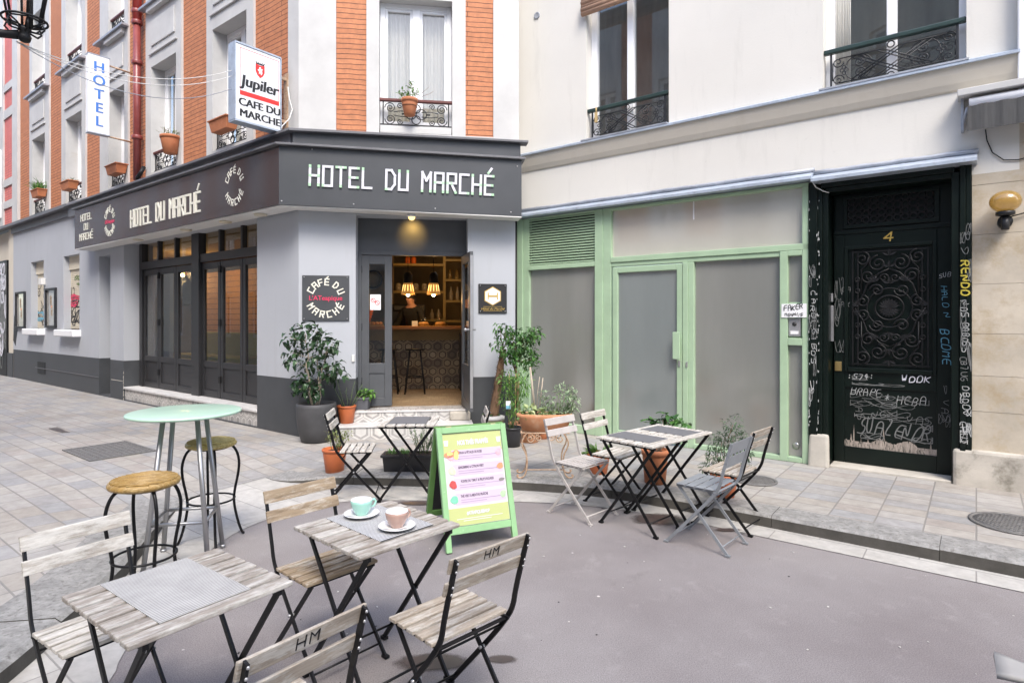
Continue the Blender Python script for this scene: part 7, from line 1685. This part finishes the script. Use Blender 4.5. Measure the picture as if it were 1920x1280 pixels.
# seats behind the folding doors
def inA(px, py, d): return FA.uz(px, py, d)
u0, z0 = inA(338, 660, 1.6); u1, z1 = inA(362, 622, 1.6)
t = thing('bench_seat', 'lime yellow upholstered bench seen through the folding doors', 'bench', FA.M @ Matrix.Translation((u0, 1.7, LZ))); part('cushion', MB().box(u0 - .2, u1 + 2.2, 1.5, 2.0, LZ + .30, LZ + .46), 'bench_lime', t, FA.M, bevel=.03); part('backrest', MB().box(u0 - .2, u1 + 2.2, 2.0, 2.12, LZ + .30, LZ + .95), 'bench_lime', t, FA.M, bevel=.03); part('base', MB().box(u0 - .15, u1 + 2.15, 1.55, 2.08, LZ, LZ + .30), 'interior_dark', t, FA.M)
u, z = inA(347, 516, 2.6)
t = thing('wall_spot', 'lit spot lamp on the inner cafe wall seen through the folding doors', 'lamp', FA.M @ Matrix.Translation((u, 2.6, z))); part('lamp_head', MB().lathe([(.05, 0), (.09, .16), (1e-5, .2)], 16, M=FA.M.inverted() @ FA.M @ Matrix.Translation((u, 2.6, z))), 'brass', t, FA.M); part('bulb', MB().ball((u - .03, 2.55, z), .05, n=12), 'bulb', t, FA.M)
lamp('spot_glow', FA.M @ Vector((u, 2.4, z - .15)), 6, (1, .66, .30), .08)
solo('room_divider', MB().box(inA(279, 600, 1.1)[0], inA(318, 600, 1.1)[0], 1.1, 1.18, LZ, 3.0), 'plaster_cream', 'pale divider panel just inside the left folding doors', 'panel', FA.M)
for k, (px, py) in enumerate(((352, 545), (436, 545))):
    u, z = inA(px, py, 3.9); t = thing('picture_frame', ('left' if k == 0 else 'right') + ' dark picture on the back wall behind the folding doors', 'picture', FA.M @ Matrix.Translation((u, 3.95, z))); part('frame', MB().box(u - .35, u + .35, 3.9, 3.95, z - .45, z + .45), 'interior_dark', t, FA.M); part('canvas', MB().box(u - .3, u + .3, 3.88, 3.899, z - .4, z + .4), 'black_plastic', t, FA.M)
bu0 = inA(378, 600, 2.9)[0] - .3
bw = MB()
for r_ in range(18):
    for c_ in range(14): bw.box(bu0 + c_ * .26 + (r_ % 2) * .13, bu0 + c_ * .26 + (r_ % 2) * .13 + .25, 2.9, 2.96, LZ + .02 + r_ * .135, LZ + .02 + r_ * .135 + .122)
t = thing('brick_courses', 'tan brick courses standing inside the cafe behind the right folding doors', 'wall', FA.M @ Matrix.Translation((-2.2, 2.96, LZ))); part('brickwork', bw, 'brass' if 0 else 'bread', t, FA.M); part('backing', MB().box(bu0 - .1, bu0 + 3.9, 2.965, 3.0, LZ, 3.0), 'interior_dark', t, FA.M)  # brick courses placed to show through the right-hand panes
lamp('room_fill', FA.M @ Vector((-7.2, 1.9, 2.7)), 10, (1, .62, .26), .15); lamp('room_fill', FA.M @ Vector((-9.6, 2.6, 2.7)), 8, (1, .62, .26), .15)  # unseen fill lights added to brighten the room behind the folding doors
lamp('bar_fill', FB.M @ Vector((1.6, 3.1, 2.9)), 1.6, (1, .58, .22), .15)  # warm fill added over the bar, without a fixture

# ================================================================== foreground corner and the street behind the camera
q0 = gp(1868, 1262, .78)
t = thing('linen_menu_cover', 'out of focus pale cream cloth edge in the bottom right corner', 'cloth', TR(q0.x, q0.y, .78))
c = MB(); A_ = Vector((0, 0, 0)); n_ = 8; vs = []; fs = []
for i in range(n_ + 1):
    for j in range(n_ + 1):
        u, v = i / n_, j / n_; vs.append((.20 * u + .075 * v, -.16 * u + .10 * v, .02 * math.sin(u * 2.5) * math.cos(v * 2) - .02 * u)); vs
for i in range(n_):
    for j in range(n_): k = i * (n_ + 1) + j; fs.append((k, k + n_ + 1, k + n_ + 2, k + 1))
c.add(vs, fs, True); o = part('cloth', c, 'linen', t); so = o.modifiers.new('solid', 'SOLIDIFY'); so.thickness = .012
part('chair_post', MB().tube([(.16, 0, -.01), (.20, -.02, -.78)], .02, 8), 'rust_metal', t)
# opposite sides of the two streets: they light and fill the reflections in glass and gloss

t = thing('opposite_building', 'cream building across the street behind the viewer, mirrored in the window panes', 'building', TR(0, -7.5))
FO = Wall(16, -7.5, 270); W_ = 32
HP = 11.5
hs_ = []
for k in range(9):
    for z in (1.0, 4.3, 7.3): hs_.append((1.6 + k * 3.4, 2.9 + k * 3.4, z, z + 2.0, .25))
g = wall_grid([0, W_], [0, 3.6, 9.6], hs_, lambda u, z: 'w'); part('wall', g['w'], 'plaster_beige', t, FO.M)
for h in hs_: french_window(t, FO, h[0], h[1], h[2], h[3], .22, rail=False, panem='pane_deep')
part('cornice', MB().box(0, W_, -.25, 0, 3.6, 3.8).box(0, W_, -.4, 0, 9.6, 9.9), 'trim_white', t, FO.M); part('body', MB().box(0, W_, .26, 4, 0, 9.6), 'roof_dark', t, FO.M)
up_ = []  # raised end added to keep sky out of the upper pane reflections
for k in range(3):
    up_.append((21.2 + k * 3.4, 22.5 + k * 3.4, 10.6, 12.6, .25))
g = wall_grid([20, W_], [9.9, 14.5], up_, lambda u, z: 'w'); part('wall', g['w'], 'plaster_beige', t, FO.M); part('body', MB().box(20, W_, .26, 4, 9.92, 14.5), 'roof_dark', t, FO.M)
for h in up_: french_window(t, FO, h[0], h[1], h[2], h[3], .22, rail=False)
q = FA.pt(1.5, -8.0)
t = thing('brick_building', 'orange brick building across the side street, mirrored in the glossy fascia', 'building', TR(q.x, q.y))
FP = Wall(q.x, q.y, 180 - 52.25 + 180)
br = []; wi = []
for k in range(20):
    u = .3 + k * 2.3; br.append((u, u + 1.1))
    for z in (.9, 4.3, 7.4): wi.append((u + 1.3, u + 2.1, z, z + 1.9, .25))
g = wall_grid([0, 46], [0, 4.1, HP], [(a, b, 4.15, HP, .03) for a, b in br] + wi, lambda u, z: 'w' if z > 4.1 else 'g'); part('wall', g['w'], 'trim_white', t, FP.M); part('ground_floor_wall', g['g'], 'plaster_beige', t, FP.M)
for a, b in br: part('brick_panel', MB().quad((a, .03, 4.15), (b, .03, 4.15), (b, .03, HP), (a, .03, HP)), 'brick_orange', t, FP.M)
for h in wi: french_window(t, FP, h[0], h[1], h[2], h[3], .22, rail=False, panem='pane_deep')
part('body', MB().box(0, 46, .26, 4, 0, HP), 'roof_dark', t, FP.M)
